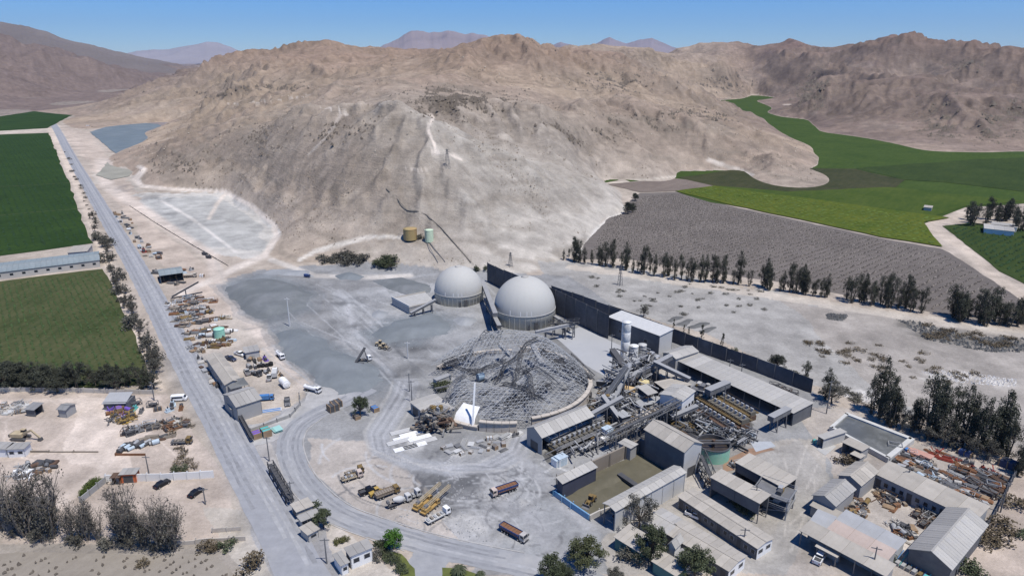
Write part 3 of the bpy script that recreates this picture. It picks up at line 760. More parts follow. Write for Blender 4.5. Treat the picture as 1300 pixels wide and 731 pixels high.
sheet('field', 'deep green field along the left edge above the long shed', [(-90, 172), (0, 171), (62, 169), (117, 309), (-20, 328), (-200, 348)], .20, FM_DARK, 20, 1.0)
sheet('field', 'green field crossing the valley mouth at the far left', [(-90, 152), (0, 148), (60, 139), (100, 133), (128, 131), (120, 137), (88, 148), (60, 163), (0, 166.5), (-120, 170)], .20, FM_DARK, 20, 1.0)
sheet('field', 'patchy green vineyard between the long shed and the lot', [(-120, 372), (0, 357), (132, 341), (152, 382), (178, 445), (192, 488), (150, 491), (0, 494), (-140, 500)], .06, FM_LEFT, 8, .6)
sheet('field', 'green floor of the side valley running up behind the hill', [(826, 199), (868, 206), (945, 212), (1020, 208), (1020, 196), (980, 172), (950, 155), (930, 143), (908, 127), (905, 124), (950, 119), (992, 122), (985, 136), (1022, 149), (1045, 163), (1130, 177), (1180, 187), (1300, 186),
      (1480, 200), (1480, 270), (1310, 258), (1222, 263), (1175, 283), (1120, 290), (900, 257), (850, 240), (845, 232)], .20, FM_GREEN, 25, 1.5)
sheet('field', 'dark olive harvested field in the middle of the valley floor', [(862, 226), (950, 213), (1085, 215), (1148, 229), (1130, 242), (1000, 250), (905, 236)], .40, FM_OLIVE, 20, 1.5)
sheet('field', 'deep green field under the foot of the right hills', [(1085, 214), (1236, 203), (1310, 200), (1480, 215), (1480, 258), (1310, 245), (1200, 232), (1148, 229)], .45, FM_RIGHT, 20, 1.5)
sheet('field', 'yellow green field above the ploughed ground', [(856, 243), (905, 236.5), (1005, 250), (1205, 277), (1172, 283), (1197, 314), (1120, 302), (930, 261)], .60, FM_LIME, 12, 1.0)
sheet('field', 'mid green strip beyond the yellow green field', [(905, 236), (1000, 244), (1130, 238), (1240, 250), (1300, 256), (1222, 263), (1205, 268), (1176, 279), (1005, 253)], .50, FM_MID, 12, 1.0)
sheet('field', 'grey brown ploughed vineyard beyond the line of trees', [(812, 245), (857, 244), (930, 262.5), (1120, 303), (1196, 316), (1228, 336), (1262, 357), (1290, 378), (1320, 400), (1330, 416), (1180, 396), (1000, 360), (880, 342), (790, 328), (734, 330), (745, 305), (770, 280)], .08, FM_BROWN, 8, .8)
sheet('field', 'dark green field of diagonal rows right of the farm track', [(1196, 287), (1235, 283), (1310, 292), (1480, 310), (1480, 420), (1310, 366), (1270, 345), (1232, 315)], .20, FM_RIGHT, 8, .6)
sheet('field', 'small green plot at the hill foot left of the track', [(755, 222), (772, 224), (786, 229), (770, 232), (757, 229)], .25, FM_GREEN, 8, .6)
sheet('field', 'narrow green strip along the track under the hill', [(792, 228), (860, 222), (862, 225.5), (800, 231)], .25, FM_GREEN, 8, .6)
sheet('field', 'mauve fallow patch at the tip of the ploughed vineyard', [(770, 234), (858, 227), (940, 236), (905, 240), (856, 243), (812, 244.5)], .27, field_mat('fallow', (.13, .105, .09), (.20, .165, .14), AZB), 8, .8)
sheet('field', 'dry grey vineyard in the lower left corner', [(-60, 703), (0, 701), (150, 703), (270, 702), (305, 740), (310, 800), (-100, 800)], .05, FM_DRY, 5, .5)

def vines(name, label, poly, az, spacing, step, size, hgt, mat, gap=.15, z=.05, seed=3):
    w = np.array([tuple(G(*p))[:2] for p in poly]); r = np.random.default_rng(seed)
    d = np.array([math.sin(az), math.cos(az)]); n = np.array([d[1], -d[0]])
    s = w @ d; t = w @ n
    ss, tt = np.meshgrid(np.arange(s.min(), s.max(), step), np.arange(t.min(), t.max(), spacing))
    ss = ss + r.uniform(-.35, .35, ss.shape) * step; tt = tt + r.uniform(-.12, .12, tt.shape) * spacing
    X = ss.ravel() * d[0] + tt.ravel() * n[0]; Y = ss.ravel() * d[1] + tt.ravel() * n[1]
    keep = in_poly(w, X, Y) & (r.random(X.shape) > gap)
    X = X[keep]; Y = Y[keep]; k = len(X)
    sc = r.uniform(.6, 1.3, k) * size; hh = r.uniform(.6, 1.3, k) * hgt; an = r.uniform(0, 3.14, k)
    vs = np.empty((k, 5, 3))
    for j in range(4):
        a = an + j * math.pi / 2 + r.uniform(-.3, .3, k); q = sc * r.uniform(.7, 1.2, k)
        vs[:, j, 0] = X + np.cos(a) * q; vs[:, j, 1] = Y + np.sin(a) * q; vs[:, j, 2] = z + hh * r.uniform(.0, .35, k)
    vs[:, 4, 0] = X + r.uniform(-.3, .3, k) * sc; vs[:, 4, 1] = Y + r.uniform(-.3, .3, k) * sc; vs[:, 4, 2] = z + hh
    b = np.arange(k)[:, None, None] * 5; tri = np.array([[0, 1, 4], [1, 2, 4], [2, 3, 4], [3, 0, 4]])[None]
    q = (b + tri).reshape(-1, 3)
    me = bpy.data.meshes.new(name)
    me.vertices.add(k * 5); me.vertices.foreach_set('co', vs.astype(np.float32).ravel())
    me.loops.add(q.size); me.loops.foreach_set('vertex_index', q.astype(np.int32).ravel())
    me.polygons.add(len(q)); me.polygons.foreach_set('loop_start', np.arange(0, q.size, 3, dtype=np.int32))
    me.update(calc_edges=True); me.materials.append(mat)
    o = part(name, me); tag(o, label, None, None, 'stuff'); return o
MV_DRY = M('dry_vine', (.10, .085, .07), var=.4, scale=.3)
MV_POST = M('vine_post', (.24, .215, .19), var=.4, scale=.3)
MV_GREEN = M('vine_leaf', (.042, .070, .022), var=.45, scale=.25)
MV_DEEP = M('vine_leaf_deep', (.016, .042, .011), var=.4, scale=.12)
vines('vine_rows', 'green vine rows of the patchy vineyard', [(-100, 366), (0, 361), (130, 346), (150, 386), (172, 445), (186, 484), (148, 488), (0, 490), (-120, 490)], math.radians(-38), 2.6, 1.1, .55, .8, MV_GREEN, .35)
vines('vine_rows', 'low dark crop rows of the deep green left field', [(-90, 178), (0, 175), (60, 173), (112, 305), (-20, 322), (-150, 340)], math.radians(-38), 4.5, 2.6, 1.1, .8, MV_DEEP, .3, .2)
vines('vine_rows', 'bare vine rows of the ploughed vineyard', [(770, 285), (818, 249), (860, 247), (930, 265), (1120, 306), (1192, 320), (1225, 340), (1285, 380), (1310, 405), (1180, 392), (1000, 357), (880, 339), (790, 325), (748, 322)], math.radians(50), 4.2, 1.5, .34, .8, MV_POST, .12, .08)
vines('vine_rows', 'dark vines between the bare rows of the ploughed vineyard', [(770, 285), (818, 249), (860, 247), (930, 265), (1120, 306), (1192, 320), (1225, 340), (1285, 380), (1310, 405), (1180, 392), (1000, 357), (880, 339), (790, 325), (748, 322)], math.radians(50), 4.2, 1.3, .5, .8, M('vine_brush', (.075, .065, .058), var=.4, scale=.2), .2, .08, 9)
vines('vine_rows', 'green rows of the field right of the farm track', [(1202, 290), (1238, 287), (1310, 296), (1400, 310), (1400, 390), (1310, 360), (1270, 340), (1235, 313)], math.radians(50), 4.5, 2.2, .95, 1.2, MV_DEEP, .2, .2)
vines('vine_rows', 'scraggy dry vines in the lower left corner', [(-40, 706), (0, 704), (150, 706), (265, 706), (300, 740), (300, 780), (-60, 780)], math.radians(35), 2.6, 1.1, .42, .7, MV_DRY, .55)
vines('vine_rows', 'lime green crop tufts of the yellow green field', [(862, 244), (905, 238), (1005, 252), (1195, 279), (1168, 284), (1190, 311), (1120, 300), (930, 259)], math.radians(50), 5.0, 3.6, 1.5, .9, M('crop_tuft', (.075, .11, .016), var=.4, scale=.1), .2, .6)

# roads ---------------------------------------------------------------
ASPH = M('asphalt', (.27, .275, .29), rough=.9, var=.13, scale=.4, stain=(.33, .33, .335), stain_amt=.8, stain_scale=.07)
ASPH2 = M('asphalt_dusty', (.27, .275, .285), rough=.9, var=.12, scale=.3, stain=(.36, .355, .35), stain_amt=.8, stain_scale=.06)
DIRT = M('packed_dirt', (.36, .355, .345), rough=.95, var=.2, scale=.25, stain=(.27, .265, .26), stain_amt=.8, stain_scale=.12)
MAIN = [(420, 790), (385, 731), (345, 655), (298, 570), (266, 510), (244, 473), (207, 402), (178, 348), (143, 288), (112, 236), (91, 200), (74, 168), (67, 157)]
road('main_road', 'straight grey asphalt road running up the left side of the plant', MAIN, 10.5, .05, ASPH)
road('plant_road', 'curving asphalt road round the front of the truck yard', [(470, 492), (432, 512), (396, 528), (374, 546), (368, 572), (384, 610), (424, 648), (480, 671), (540, 690), (600, 704), (660, 716), (720, 730), (780, 750)], 7.5, .052, ASPH2)
road('access_road', 'pale dusty road from the main road into the plant gate', [(296, 556), (340, 548), (380, 530), (410, 508), (412, 490)], 13, .046, DIRT, .6)
road('side_road', 'short paved branch down to the bottom of the picture by the guard house', [(556, 696), (542, 715), (535, 745)], 9, .044, ASPH2, .4)
# wheel-polished tracks worn along the roads
WORN_D = M('worn_dark', (.235, .239, .25), rough=.85, var=.3, scale=.35); WORN_L = M('worn_light', (.315, .318, .326), rough=.9, var=.25, scale=.35)
PLANT = [(470, 492), (432, 512), (396, 528), (374, 546), (368, 572), (384, 610), (424, 648), (480, 671), (540, 690), (600, 704), (660, 716), (720, 730)]
def worn(line, offs, w, z, lab):
    c = smooth_line([G(*p) for p in line]); 
    for i, o_ in enumerate(offs):
        pl = offset_line(c, abs(o_) * 2 + .001); n = len(c); side = pl[:n] if o_ > 0 else pl[n:][::-1]
        m = len(side); a = int(m * rng.uniform(0, .15)); b = int(m * rng.uniform(.85, 1))
        sheet('wheel_track', lab, offset_line(side[a:b], [w * rng.uniform(.5, 1.3) for _ in side[a:b]]), z + .004 * i, WORN_D if i % 3 != 1 else WORN_L, 2.0, .10, world_pts=True)
worn(MAIN[1:12], (-3.6, -2.0, 1.4, 3.2, -.4), 1.0, .058, 'worn wheel track along the main road')
worn(PLANT, (-2.4, -.6, .9, 2.3), .8, .060, 'worn wheel track along the curving plant road')
# road shoulder kerbs of the plant road
KERB = M('kerb_concrete', (.36, .35, .335), var=.25, scale=.3)
def kerb(label, px, off, w=.3, h=.12, seg=3.0):
    c = smooth_line([G(*p) for p in px]); k = MB()
    pl = offset_line(c, abs(off) * 2); n = len(c); side = pl[:n] if off > 0 else pl[n:][::-1]
    for a, b in zip(side[:-1], side[1:]): k.bar(a + Vector((0, 0, h / 2)), b + Vector((0, 0, h / 2)), w, h)
    return tag(part('kerb', k.mesh('kerb', KERB)), label, None, None, 'structure')
kerb('low dusty kerb on the inside of the curving plant road', [(396, 528), (374, 546), (368, 572), (384, 610), (424, 648), (480, 671), (540, 690), (600, 704), (660, 716)], 4.0)
kerb('low dusty kerb on the outside of the curving plant road', [(368, 572), (384, 610), (424, 648), (480, 671), (525, 686)], -4.0)

# ponds, liners, stockpiles --------------------------------------------
LINER = M('pond_liner', (.135, .165, .18), rough=.7, var=.16, scale=.05, stain=(.19, .215, .225), stain_amt=.7, stain_scale=.02)
sheet('leach_pad', 'blue grey lined leach pad at the foot of the left hill', [(114, 168), (145, 158.5), (176, 156.5), (200, 157), (216, 159), (196, 178), (160, 196), (147, 196)], .5, LINER, 10, .8)
sheet('leach_pad', 'brown far corner of the blue leach pad', [(176, 156), (222, 155.5), (206, 161), (200, 158)], .55, M('liner_brown', (.22, .19, .18), var=.2, scale=.05), 10, .8)
sheet('leach_pad', 'small green grey pad below the blue leach pad', [(122, 223), (136, 207), (150, 206), (172, 212), (165, 224), (140, 229)], .4, M('liner_green', (.27, .26, .215), var=.2, scale=.05), 8, .8)

def heap(label, poly, h, mat, slope=.55, cell=1.5, seed=1, cat='gravel heap', name='gravel_heap', group=None):
    w = np.array([tuple(G(*p))[:2] for p in poly])
    x0, y0 = w.min(0) - 2; x1, y1 = w.max(0) + 2
    nx = max(6, int((x1 - x0) / cell)); ny = max(6, int((y1 - y0) / cell))
    X, Y = np.meshgrid(np.linspace(x0, x1, nx), np.linspace(y0, y1, ny)); X = X.ravel(); Y = Y.ravel()
    ins = in_poly(w, X, Y); d = np.full(X.shape, 1e9)
    for a, b in zip(w, np.roll(w, -1, 0)):
        e = b - a; t = np.clip(((X - a[0]) * e[0] + (Y - a[1]) * e[1]) / (e @ e + 1e-9), 0, 1)
        d = np.minimum(d, np.hypot(X - a[0] - t * e[0], Y - a[1] - t * e[1]))
    d = np.where(ins, d, -d) + (7 if cat == 'gravel heap' and len(poly) > 6 else 2.5) * (fbm(X / 9, Y / 9, 4, seed, .6) - .5)
    if cat == 'gravel heap': h = h * .7; slope = slope * .6
    Z = np.minimum(np.maximum(d, -1) * slope, h + (fbm(X / 14, Y / 14, 4, seed + 3) - .5) * h * .5)
    Z = Z + (vnoise(X / 3, Y / 3, seed + 9) - .5) * .22 + (vnoise(X / 7, Y / 7, seed + 19) - .5) * .35
    Z = np.where(d < 0, np.maximum(d * .5, -.6), Z)
    c = Vector((float(w[:, 0].mean()), float(w[:, 1].mean()), 0))
    me = grid_mesh(name, X - c.x, Y - c.y, Z, ny, nx, mat, flip=True)
    o = part(name, me, None, c)
    return tag(o, label, cat, group)
GRAV = M('blue_gravel', (.155, .172, .182), rough=.95, var=.16, scale=.12, stain=(.20, .216, .226), stain_amt=.7, stain_scale=.05, bump=.3)
GRAV2 = M('pale_gravel', (.25, .26, .27), rough=.95, var=.16, scale=.12, stain=(.32, .325, .33), stain_amt=.7, stain_scale=.05, bump=.3)
GRAV3 = M('dark_gravel', (.135, .146, .150), rough=.95, var=.16, scale=.12, stain=(.205, .212, .218), stain_amt=.7, stain_scale=.05, bump=.3)
heap('wide flat blue grey heap nearest the hill road', [(284, 364), (318, 356), (345, 354), (376, 362), (394, 374), (385, 390), (335, 405), (312, 398), (298, 380)], 3.2, GRAV3, seed=2)
heap('long blue grey heap beside the roadside camp and the tanker trucks', [(352, 424), (380, 416), (405, 428), (440, 450), (474, 464), (488, 482), (470, 494), (430, 500), (405, 488), (380, 465), (358, 446)], 3.5, GRAV, seed=4)
heap('flat grey heap in front of the left storage dome', [(470, 424), (500, 408), (545, 397), (578, 410), (566, 424), (520, 432), (486, 436)], 2.6, GRAV, seed=6)
heap('dark strip heap in the back of the yard left of the domes', [(470, 356), (510, 352), (548, 362), (545, 372), (520, 376), (490, 366)], 2.0, GRAV3, seed=8)
heap('small blue grey heap under the shrub bank', [(425, 350), (445, 345), (463, 351), (455, 356), (432, 355)], 2.4, GRAV, seed=10)
heap('small cone of grey gravel left of the flat concrete ramp', [(468, 398), (482, 391), (494, 397), (486, 404), (472, 404)], 2.6, GRAV2, seed=12)
heap('low pale heap between the two domes and the flat heap', [(573, 406), (592, 400), (608, 406), (598, 414), (580, 414)], 1.8, GRAV2, seed=14)
heap('wide pale grey heap at the end of the yard road', [(400, 352), (372, 350), (330, 348), (345, 342), (390, 344)], 1.5, GRAV2, seed=16)
for i, (ax, ay, bx, by) in enumerate(((842, 408, 869, 401), (859, 412, 881, 404.5), (870, 415.5, 902, 409), (886, 420.5, 913, 414))):
    heap('low dark rectangular heap on the pale plain', [(ax, ay), (bx - 9, by), (bx, by + 1.2), (ax + 12, ay + 2.6)], .5, M('dark_spoil', (.12, .12, .115), var=.3, scale=.2), seed=20 + i, group='dark heaps behind the fence', cell=1.2, slope=.5)
PATH = M('field_path', (.085, .085, .045), rough=.95, var=.3)
for lab, px in (('pale path across the deep green left field', [(-20, 276), (40, 270), (106, 265)]), ('pale path across the upper part of the deep green left field', [(-20, 238), (30, 236), (92, 232)])):
    road('field_path', lab, px, .9, .26, PATH)
# ------------------------------------------------------------------ buildings
DIRS = {'SW': 230, 'SE': 142, 'NE': 50, 'NW': 322}
def side_name(n):
    az = math.degrees(math.atan2(n.x, n.y)) % 360
    return min(DIRS, key=lambda k: min(abs(az - DIRS[k]), 360 - abs(az - DIRS[k])))

R_GREY = M('roof_grey', (.315, .302, .28), rough=.6, var=.10, scale=.35, rand=.11, stain=(.275, .27, .26), stain_amt=.7, stain_scale=.25)
R_LIGHT = M('roof_light', (.375, .360, .330), rough=.6, var=.09, scale=.35, rand=.11, stain=(.335, .33, .325), stain_amt=.7, stain_scale=.25)
R_DUST = M('roof_dusty', (.375, .345, .30), rough=.8, var=.11, scale=.35, rand=.11, stain=(.30, .28, .25), stain_amt=.7, stain_scale=.25)
R_PINK = M('roof_pink', (.41, .335, .29), rough=.85, var=.11, scale=.35, rand=.05, stain=(.33, .275, .24), stain_amt=.7, stain_scale=.25)
R_BLUE = M('roof_bluegrey', (.33, .335, .34), rough=.6, var=.1, scale=.35, rand=.05)
R_TEAL = M('roof_teal', (.22, .26, .27), rough=.6, var=.12, scale=.35, rand=.05, stain=(.28, .29, .285), stain_amt=.6)
R_DARK = M('roof_dark', (.22, .22, .22), rough=.7, var=.12, scale=.35, rand=.05)
W_GREY = M('wall_grey', (.33, .33, .325), rough=.8, var=.12, scale=.3, stain=(.25, .24, .225), stain_amt=.6)
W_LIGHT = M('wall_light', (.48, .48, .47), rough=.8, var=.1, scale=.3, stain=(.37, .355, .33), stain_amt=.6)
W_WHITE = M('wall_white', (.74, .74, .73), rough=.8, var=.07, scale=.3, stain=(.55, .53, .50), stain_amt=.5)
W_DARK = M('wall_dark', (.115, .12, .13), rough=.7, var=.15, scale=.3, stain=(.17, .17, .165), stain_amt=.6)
W_SHADE_NAVY = M('wall_shade_navy', (.055, .06, .085), rough=.7, var=.15, scale=.3)
W_BROWN = M('wall_brown', (.235, .205, .17), rough=.9, var=.18, scale=.3, stain=(.16, .13, .10), stain_amt=.7)
W_CONC = M('wall_concrete', (.45, .425, .385), rough=.9, var=.13, scale=.3, stain=(.33, .30, .26), stain_amt=.7)
W_TEAL = M('wall_teal', (.06, .16, .17), rough=.7, var=.12)
W_BLUE = M('wall_blue', (.13, .31, .50), rough=.6, var=.15, stain=(.3, .33, .36), stain_amt=.6)
W_ORANGE = M('wall_orange', (.52, .14, .055), rough=.6, var=.12)
STEEL = M('steel', (.155, .155, .158), rough=.6, var=.2, scale=.5, metal=.1, stain=(.24, .235, .225), stain_amt=.7)
STEEL_D = M('steel_dark', (.075, .075, .078), rough=.6, var=.25, scale=.5)
STEEL_L = M('steel_light', (.33, .335, .34), rough=.55, var=.14, scale=.5, stain=(.31, .305, .30), stain_amt=.7)
RUST = M('rust', (.19, .095, .05), rough=.9, var=.3, scale=.8)
RUST2 = M('rust_brown', (.11, .07, .05), rough=.9, var=.3, scale=.8)
YELLOW = M('machine_yellow', (.40, .27, .07), rough=.55, var=.2, scale=.6, stain=(.35, .27, .16), stain_amt=.8)
OCHRE = M('ochre_paint', (.19, .13, .05), rough=.7, var=.3, scale=.6, stain=(.09, .065, .045), stain_amt=.8)
TAN = M('tan_paint', (.52, .37, .19), rough=.6, var=.12)
GLASS = M('window_glass', (.025, .03, .038), rough=.15, var=.1)
WHITE = M('white_paint', (.78, .78, .77), rough=.4, var=.06, stain=(.58, .57, .54), stain_amt=.5, stain_scale=.8)
BLACK = M('black_rubber', (.02, .02, .021), rough=.8, var=.2)
CHROME = M('dull_metal', (.5, .5, .5), rough=.4, metal=.7, var=.1)
BLUE = M('truck_blue', (.04, .075, .20), rough=.55, var=.2, stain=(.16, .17, .20), stain_amt=.6, stain_scale=.5)
BLUE2 = M('sky_blue_paint', (.07, .19, .42), rough=.5, var=.15)
RED = M('red_paint', (.25, .05, .035), rough=.55, var=.2)
GREEN = M('mint_paint', (.30, .60, .46), rough=.6, var=.09, scale=.3, stain=(.40, .56, .47), stain_amt=.7, stain_scale=.5)
TEALP = M('teal_paint', (.10, .38, .36), rough=.6, var=.2)
PURPLE = M('violet_paint', (.17, .10, .42), rough=.5, var=.2)
WOOD = M('wood', (.27, .19, .12), rough=.9, var=.3, scale=.7)
CONC = M('concrete', (.38, .378, .37), rough=.9, var=.13, scale=.4, stain=(.33, .32, .30), stain_amt=.7)
CREAM = M('cream_concrete', (.46, .415, .36), rough=.9, var=.1, scale=.3, stain=(.42, .375, .32), stain_amt=.7, stain_scale=.2)

def sheet_slope(parent, L, p_low, p_high, n, mat, t=.10, rib=1.1, x0=0.0):
    """a roof slope as n sheets side by side; p_low/p_high = (y, z) of the eave and the ridge; runs along x for L"""
    n = max(1, n); w = L / n
    k = MB()
    (y0, z0), (y1, z1) = p_low, p_high
    a = [(0.02, y0, z0), (w - .02, y0, z0), (w - .02, y1, z1), (0.02, y1, z1)]
    k._add([(x, y, z) for x, y, z in a] + [(x, y, z + t) for x, y, z in a], [(0, 1, 2, 3), (7, 6, 5, 4), (0, 4, 5, 1), (1, 5, 6, 2), (2, 6, 7, 3), (3, 7, 4, 0)])
    m = max(1, int(w / rib))
    for i in range(m + 1):
        x = .06 + (w - .12) * i / m
        k.bar((x, y0, z0 + t + .01), (x, y1, z1 + t + .01), .07, .03)
    me = k.mesh('roof_sheet', mat)
    for i in range(n): part('roof_sheet', me, parent, (x0 + i * w, 0, 0))

def bld(name, label, cat, p0, p1, p2, H, roof='gable', rise=1.2, ridge='x', wall=None, rmat=None, sheets=None, open_=(), win=None, door=None, ribs=0, base=0.0, over=.35, hang=None, group=None, roof2=None, legs=True, wall_of=None):
    a = G(*p0, H + base); b = G(*p1, H + base); c = G(*p2, H + base)
    u = b - a; u.z = 0
    if u.cross(c - a).z < 0: a, b = b, a; u = -u; c = c
    L = u.length; u.normalize(); v = Vector((-u.y, u.x, 0)); W = (c - a).dot(v)
    o = thing(name, label, cat, (a.x, a.y, base), math.atan2(u.y, u.x), group)
    sides = {side_name(-v): 'f', side_name(v): 'b', side_name(-u): 'l', side_name(u): 'r'}
    inv = {s: k for k, s in sides.items()}
    wall = wall or W_GREY; rmat = rmat or R_GREY; win = win or {}; door = door or {}; hang = hang or {}
    if ridge == 'y': zt = lambda x, y: H + rise * (1 - abs(2 * x / L - 1)) if roof == 'gable' else H
    elif roof == 'gable': zt = lambda x, y: H + rise * (1 - abs(2 * y / W - 1))
    elif roof == 'mono': zt = lambda x, y: H + rise * y / W
    else: zt = lambda x, y: H
    T = .18
    def wallside(s, z0=0.0, mat=wall):
        k = MB(); length = L if s in 'fb' else W
        def pos(t, d):      # t along the wall, d depth inwards
            return {'f': (t, d), 'b': (L - t, W - d), 'l': (d, W - t), 'r': (L - d, t)}[s]
        n = 2; ts = [0, length / 2, length]
        for t0, t1 in zip(ts[:-1], ts[1:]):
            e = .004 if s in 'lr' else 0
            P4 = []
            for t, d in ((t0, e), (t1, e), (t1, T), (t0, T)):
                if s in 'lr': t = min(max(t, .0), length)
                x, y = pos(t, d); P4.append((x, y))
            tops = [zt(*q) - .02 for q in P4]
            k._add([(x, y, z0) for x, y in P4] + [(x, y, z) for (x, y), z in zip(P4, tops)], [(3, 2, 1, 0), (4, 5, 6, 7), (0, 1, 5, 4), (1, 2, 6, 5), (2, 3, 7, 6), (3, 0, 4, 7)])
        if ribs:
            m = max(1, int(length / ribs))
            for i in range(m + 1):
                x, y = pos(min(max(length * i / m, .12), length - .12), -.05)
                k.box(x - .09, x + .09, y - .09, y + .09, z0, zt(*pos(length * i / m, 0)) - .12)
        part('wall', k.mesh('wall', mat), o)
        # doors and windows, proud of the wall
        nd = door.get(inv[s], 0); nw = win.get(inv[s], 0); tot = nd + nw
        for i in range(tot):
            t = length * (i + .5) / tot; isd = i < nd if nd < 2 else i % max(1, tot // nd) == 0
            dw, z1, z2 = (min(3.2, length / tot * .6), .05, min(3.0, H * .75)) if isd else (min(1.5, length / tot * .5), H * .38, H * .38 + min(1.2, H * .3))
            fk = MB(); pk = MB()
            def bx(mb, t0, t1, d0, d1, a1, b1):
                q = [pos(t0, d0), pos(t1, d1)]
                mb.box(min(q[0][0], q[1][0]), max(q[0][0], q[1][0]), min(q[0][1], q[1][1]), max(q[0][1], q[1][1]), a1, b1)
            for (t0, t1, a1, b1) in ((t - dw / 2 - .1, t - dw / 2, z1, z2), (t + dw / 2, t + dw / 2 + .1, z1, z2), (t - dw / 2 - .1, t + dw / 2 + .1, z2, z2 + .1)): bx(fk, t0, t1, -.07, .02, a1, b1)
            bx(pk, t - dw / 2, t + dw / 2, -.03, .02, z1, z2)
            if isd:
                d_ = part('door', pk.mesh('door', STEEL_D), o); part('door_frame', fk.mesh('door_frame', STEEL), d_)
            else:
                f_ = part('window', fk.mesh('window', STEEL_L), o); part('pane', pk.mesh('pane', GLASS), f_)
    for s in 'fblr':
        if inv[s] in open_:
            if legs:
                length = L if s in 'fb' else W; m = max(1, int(length / 5.5)); k = MB()
                for i in range(m + 1):
                    t = min(max(length * i / m, .15), length - .15)
                    x, y = {'f': (t, .1), 'b': (L - t, W - .1), 'l': (.1, W - t), 'r': (L - .1, t)}[s]
                    k = MB(); k.box(x - .1, x + .1, y - .1, y + .1, 0, zt(x, y) - .05); part('post', k.mesh('post', STEEL), o)
        else: wallside(s, hang.get(inv[s], 0.0), (wall_of or {}).get(inv[s], wall))
    sheets = sheets or max(1, int(round((L if ridge == 'x' else W) / 4.5)))
    ov = over
    if roof == 'gable' and ridge == 'x':
        s = rise / (W / 2)
        sheet_slope(o, L + 2 * ov, (-ov, H - ov * s), (W / 2 - .02, H + rise), sheets, rmat, x0=-ov)
        sheet_slope(o, L + 2 * ov, (W + ov, H - ov * s), (W / 2 + .02, H + rise), sheets, roof2 or rmat, x0=-ov)
        k = MB(); k.bar((-ov, W / 2, H + rise + .14), (L + ov, W / 2, H + rise + .14), .4, .06); part('ridge_cap', k.mesh('ridge_cap', rmat), o)
    elif roof == 'gable':
        s = rise / (L / 2)
        h = part('roof_slope', MB().box(L / 2 - .1, L / 2 + .1, -ov, W + ov, H + rise + .10, H + rise + .2).mesh('ridge_cap', rmat), o)
        h.name = 'ridge_cap'
        q = bpy.data.objects.new('roof_frame', MB().bar((L / 2, .3, H + rise - .1), (L / 2, W - .3, H + rise - .1), .15).mesh('ridge_beam', STEEL)); q.name = 'ridge_beam'
        COL.objects.link(q); q.parent = o
        for (xa, xb, mm) in ((-ov, L / 2 - .02, rmat), (L + ov, L / 2 + .02, roof2 or rmat)):
            n = sheets; w = (W + 2 * ov) / n; k = MB()
            pts = [(xa, .02, H - ov * s), (xb, .02, H + rise), (xb, w - .02, H + rise), (xa, w - .02, H - ov * s)]
            t = .1
            k._add(pts + [(x, y, z + t) for x, y, z in pts], [(0, 1, 2, 3), (7, 6, 5, 4), (0, 4, 5, 1), (1, 5, 6, 2), (2, 6, 7, 3), (3, 7, 4, 0)])
            m = max(1, int(w / .9))
            for i in range(m + 1):
                yy = .06 + (w - .12) * i / m
                k.bar((xa, yy, H - ov * s + t + .01), (xb, yy, H + rise + t + .01), .07, .03)
            me = k.mesh('roof_sheet', mm)
            for i in range(n): part('roof_sheet', me, o, (0, -ov + i * w, 0))
    else:
        rs = rise if roof == 'mono' else 0.0
        s = rs / W
        sheet_slope(o, L + 2 * ov, (-ov, H - ov * s), (W + ov, H + rs + ov * s), sheets, rmat, x0=-ov)
    return o, L, W

# -- service yard, lower right
bld('storehouse', 'very long grey roofed store at the back of the service yard', 'storehouse', (1112, 601), (1238, 660), (1100, 577), 4.2, 'mono', .9, wall=W_GREY, rmat=R_DUST, win={'SW': 9}, door={'SW': 3})
bld('hall', 'big grey gabled hall at the right end of the service yard', 'hall', (1155, 696), (1203, 644), (1206.5, 723), 4.5, 'gable', 2.0, wall=W_DARK, rmat=R_GREY, roof2=R_LIGHT, door={'NW': 1}, sheets=7)
bld('workshop', 'gabled grey workshop joined to the end of the long store', 'workshop', (1065, 603), (1087, 586), (1093.5, 615), 4.8, 'gable', 1.3, wall=W_GREY, rmat=R_DUST, sheets=4, door={'SW': 1})
bld('workshop', 'square gabled workshop with a grey roof at the yard entrance', 'workshop', (1032.6, 628), (1058, 608), (1060.7, 641), 4.8, 'gable', 1.3, wall=W_GREY, rmat=R_GREY, sheets=4, door={'SW': 1})
bld('lean_to', 'low narrow shed against the square gabled workshop', 'shed', (1030, 641), (1062, 657), (1034, 636), 3.0, 'mono', .4, wall=W_GREY, rmat=R_DUST, open_=('NW',))
bld('shed', 'long low blue grey roof edging the service yard on the near side', 'shed', (1063, 659), (1137, 698), (1071, 649), 3.4, 'mono', .6, wall=W_LIGHT, rmat=R_BLUE, win={'SW': 5})
bld('shed', 'small blue grey roof at the end of the pink roof', 'shed', (1029, 662), (1050, 671), (1041, 650), 3.6, 'mono', .4, wall=W_GREY, rmat=R_BLUE, open_=('NW',))
bld('shed', 'long dusty pink roof between the two long sheds', 'shed', (1051, 671), (1127, 710), (1058, 661), 4.4, 'mono', .5, wall=W_GREY, rmat=R_PINK, over=.2)
bld('open_shed', 'long beige roof open on its near side over dark parking bays', 'open shed', (1017, 673), (1124, 730), (1028, 663.5), 4.2, 'mono', .5, wall=W_GREY, rmat=R_DUST, open_=('SW', 'NW'))
bld('carport', 'small low carport in front of the long beige roof', 'carport', (1037, 693), (1062, 706), (1042, 687), 3.0, 'mono', .3, wall=W_GREY, rmat=R_DUST, open_=('SW', 'NW', 'SE'))
bld('shed', 'small dusty roof at the upper left of the slurry basin', 'shed', (1039, 553), (1046, 557), (1059, 540), 3.4, 'flat', 0, wall=W_LIGHT, rmat=R_LIGHT, open_=('SW',))
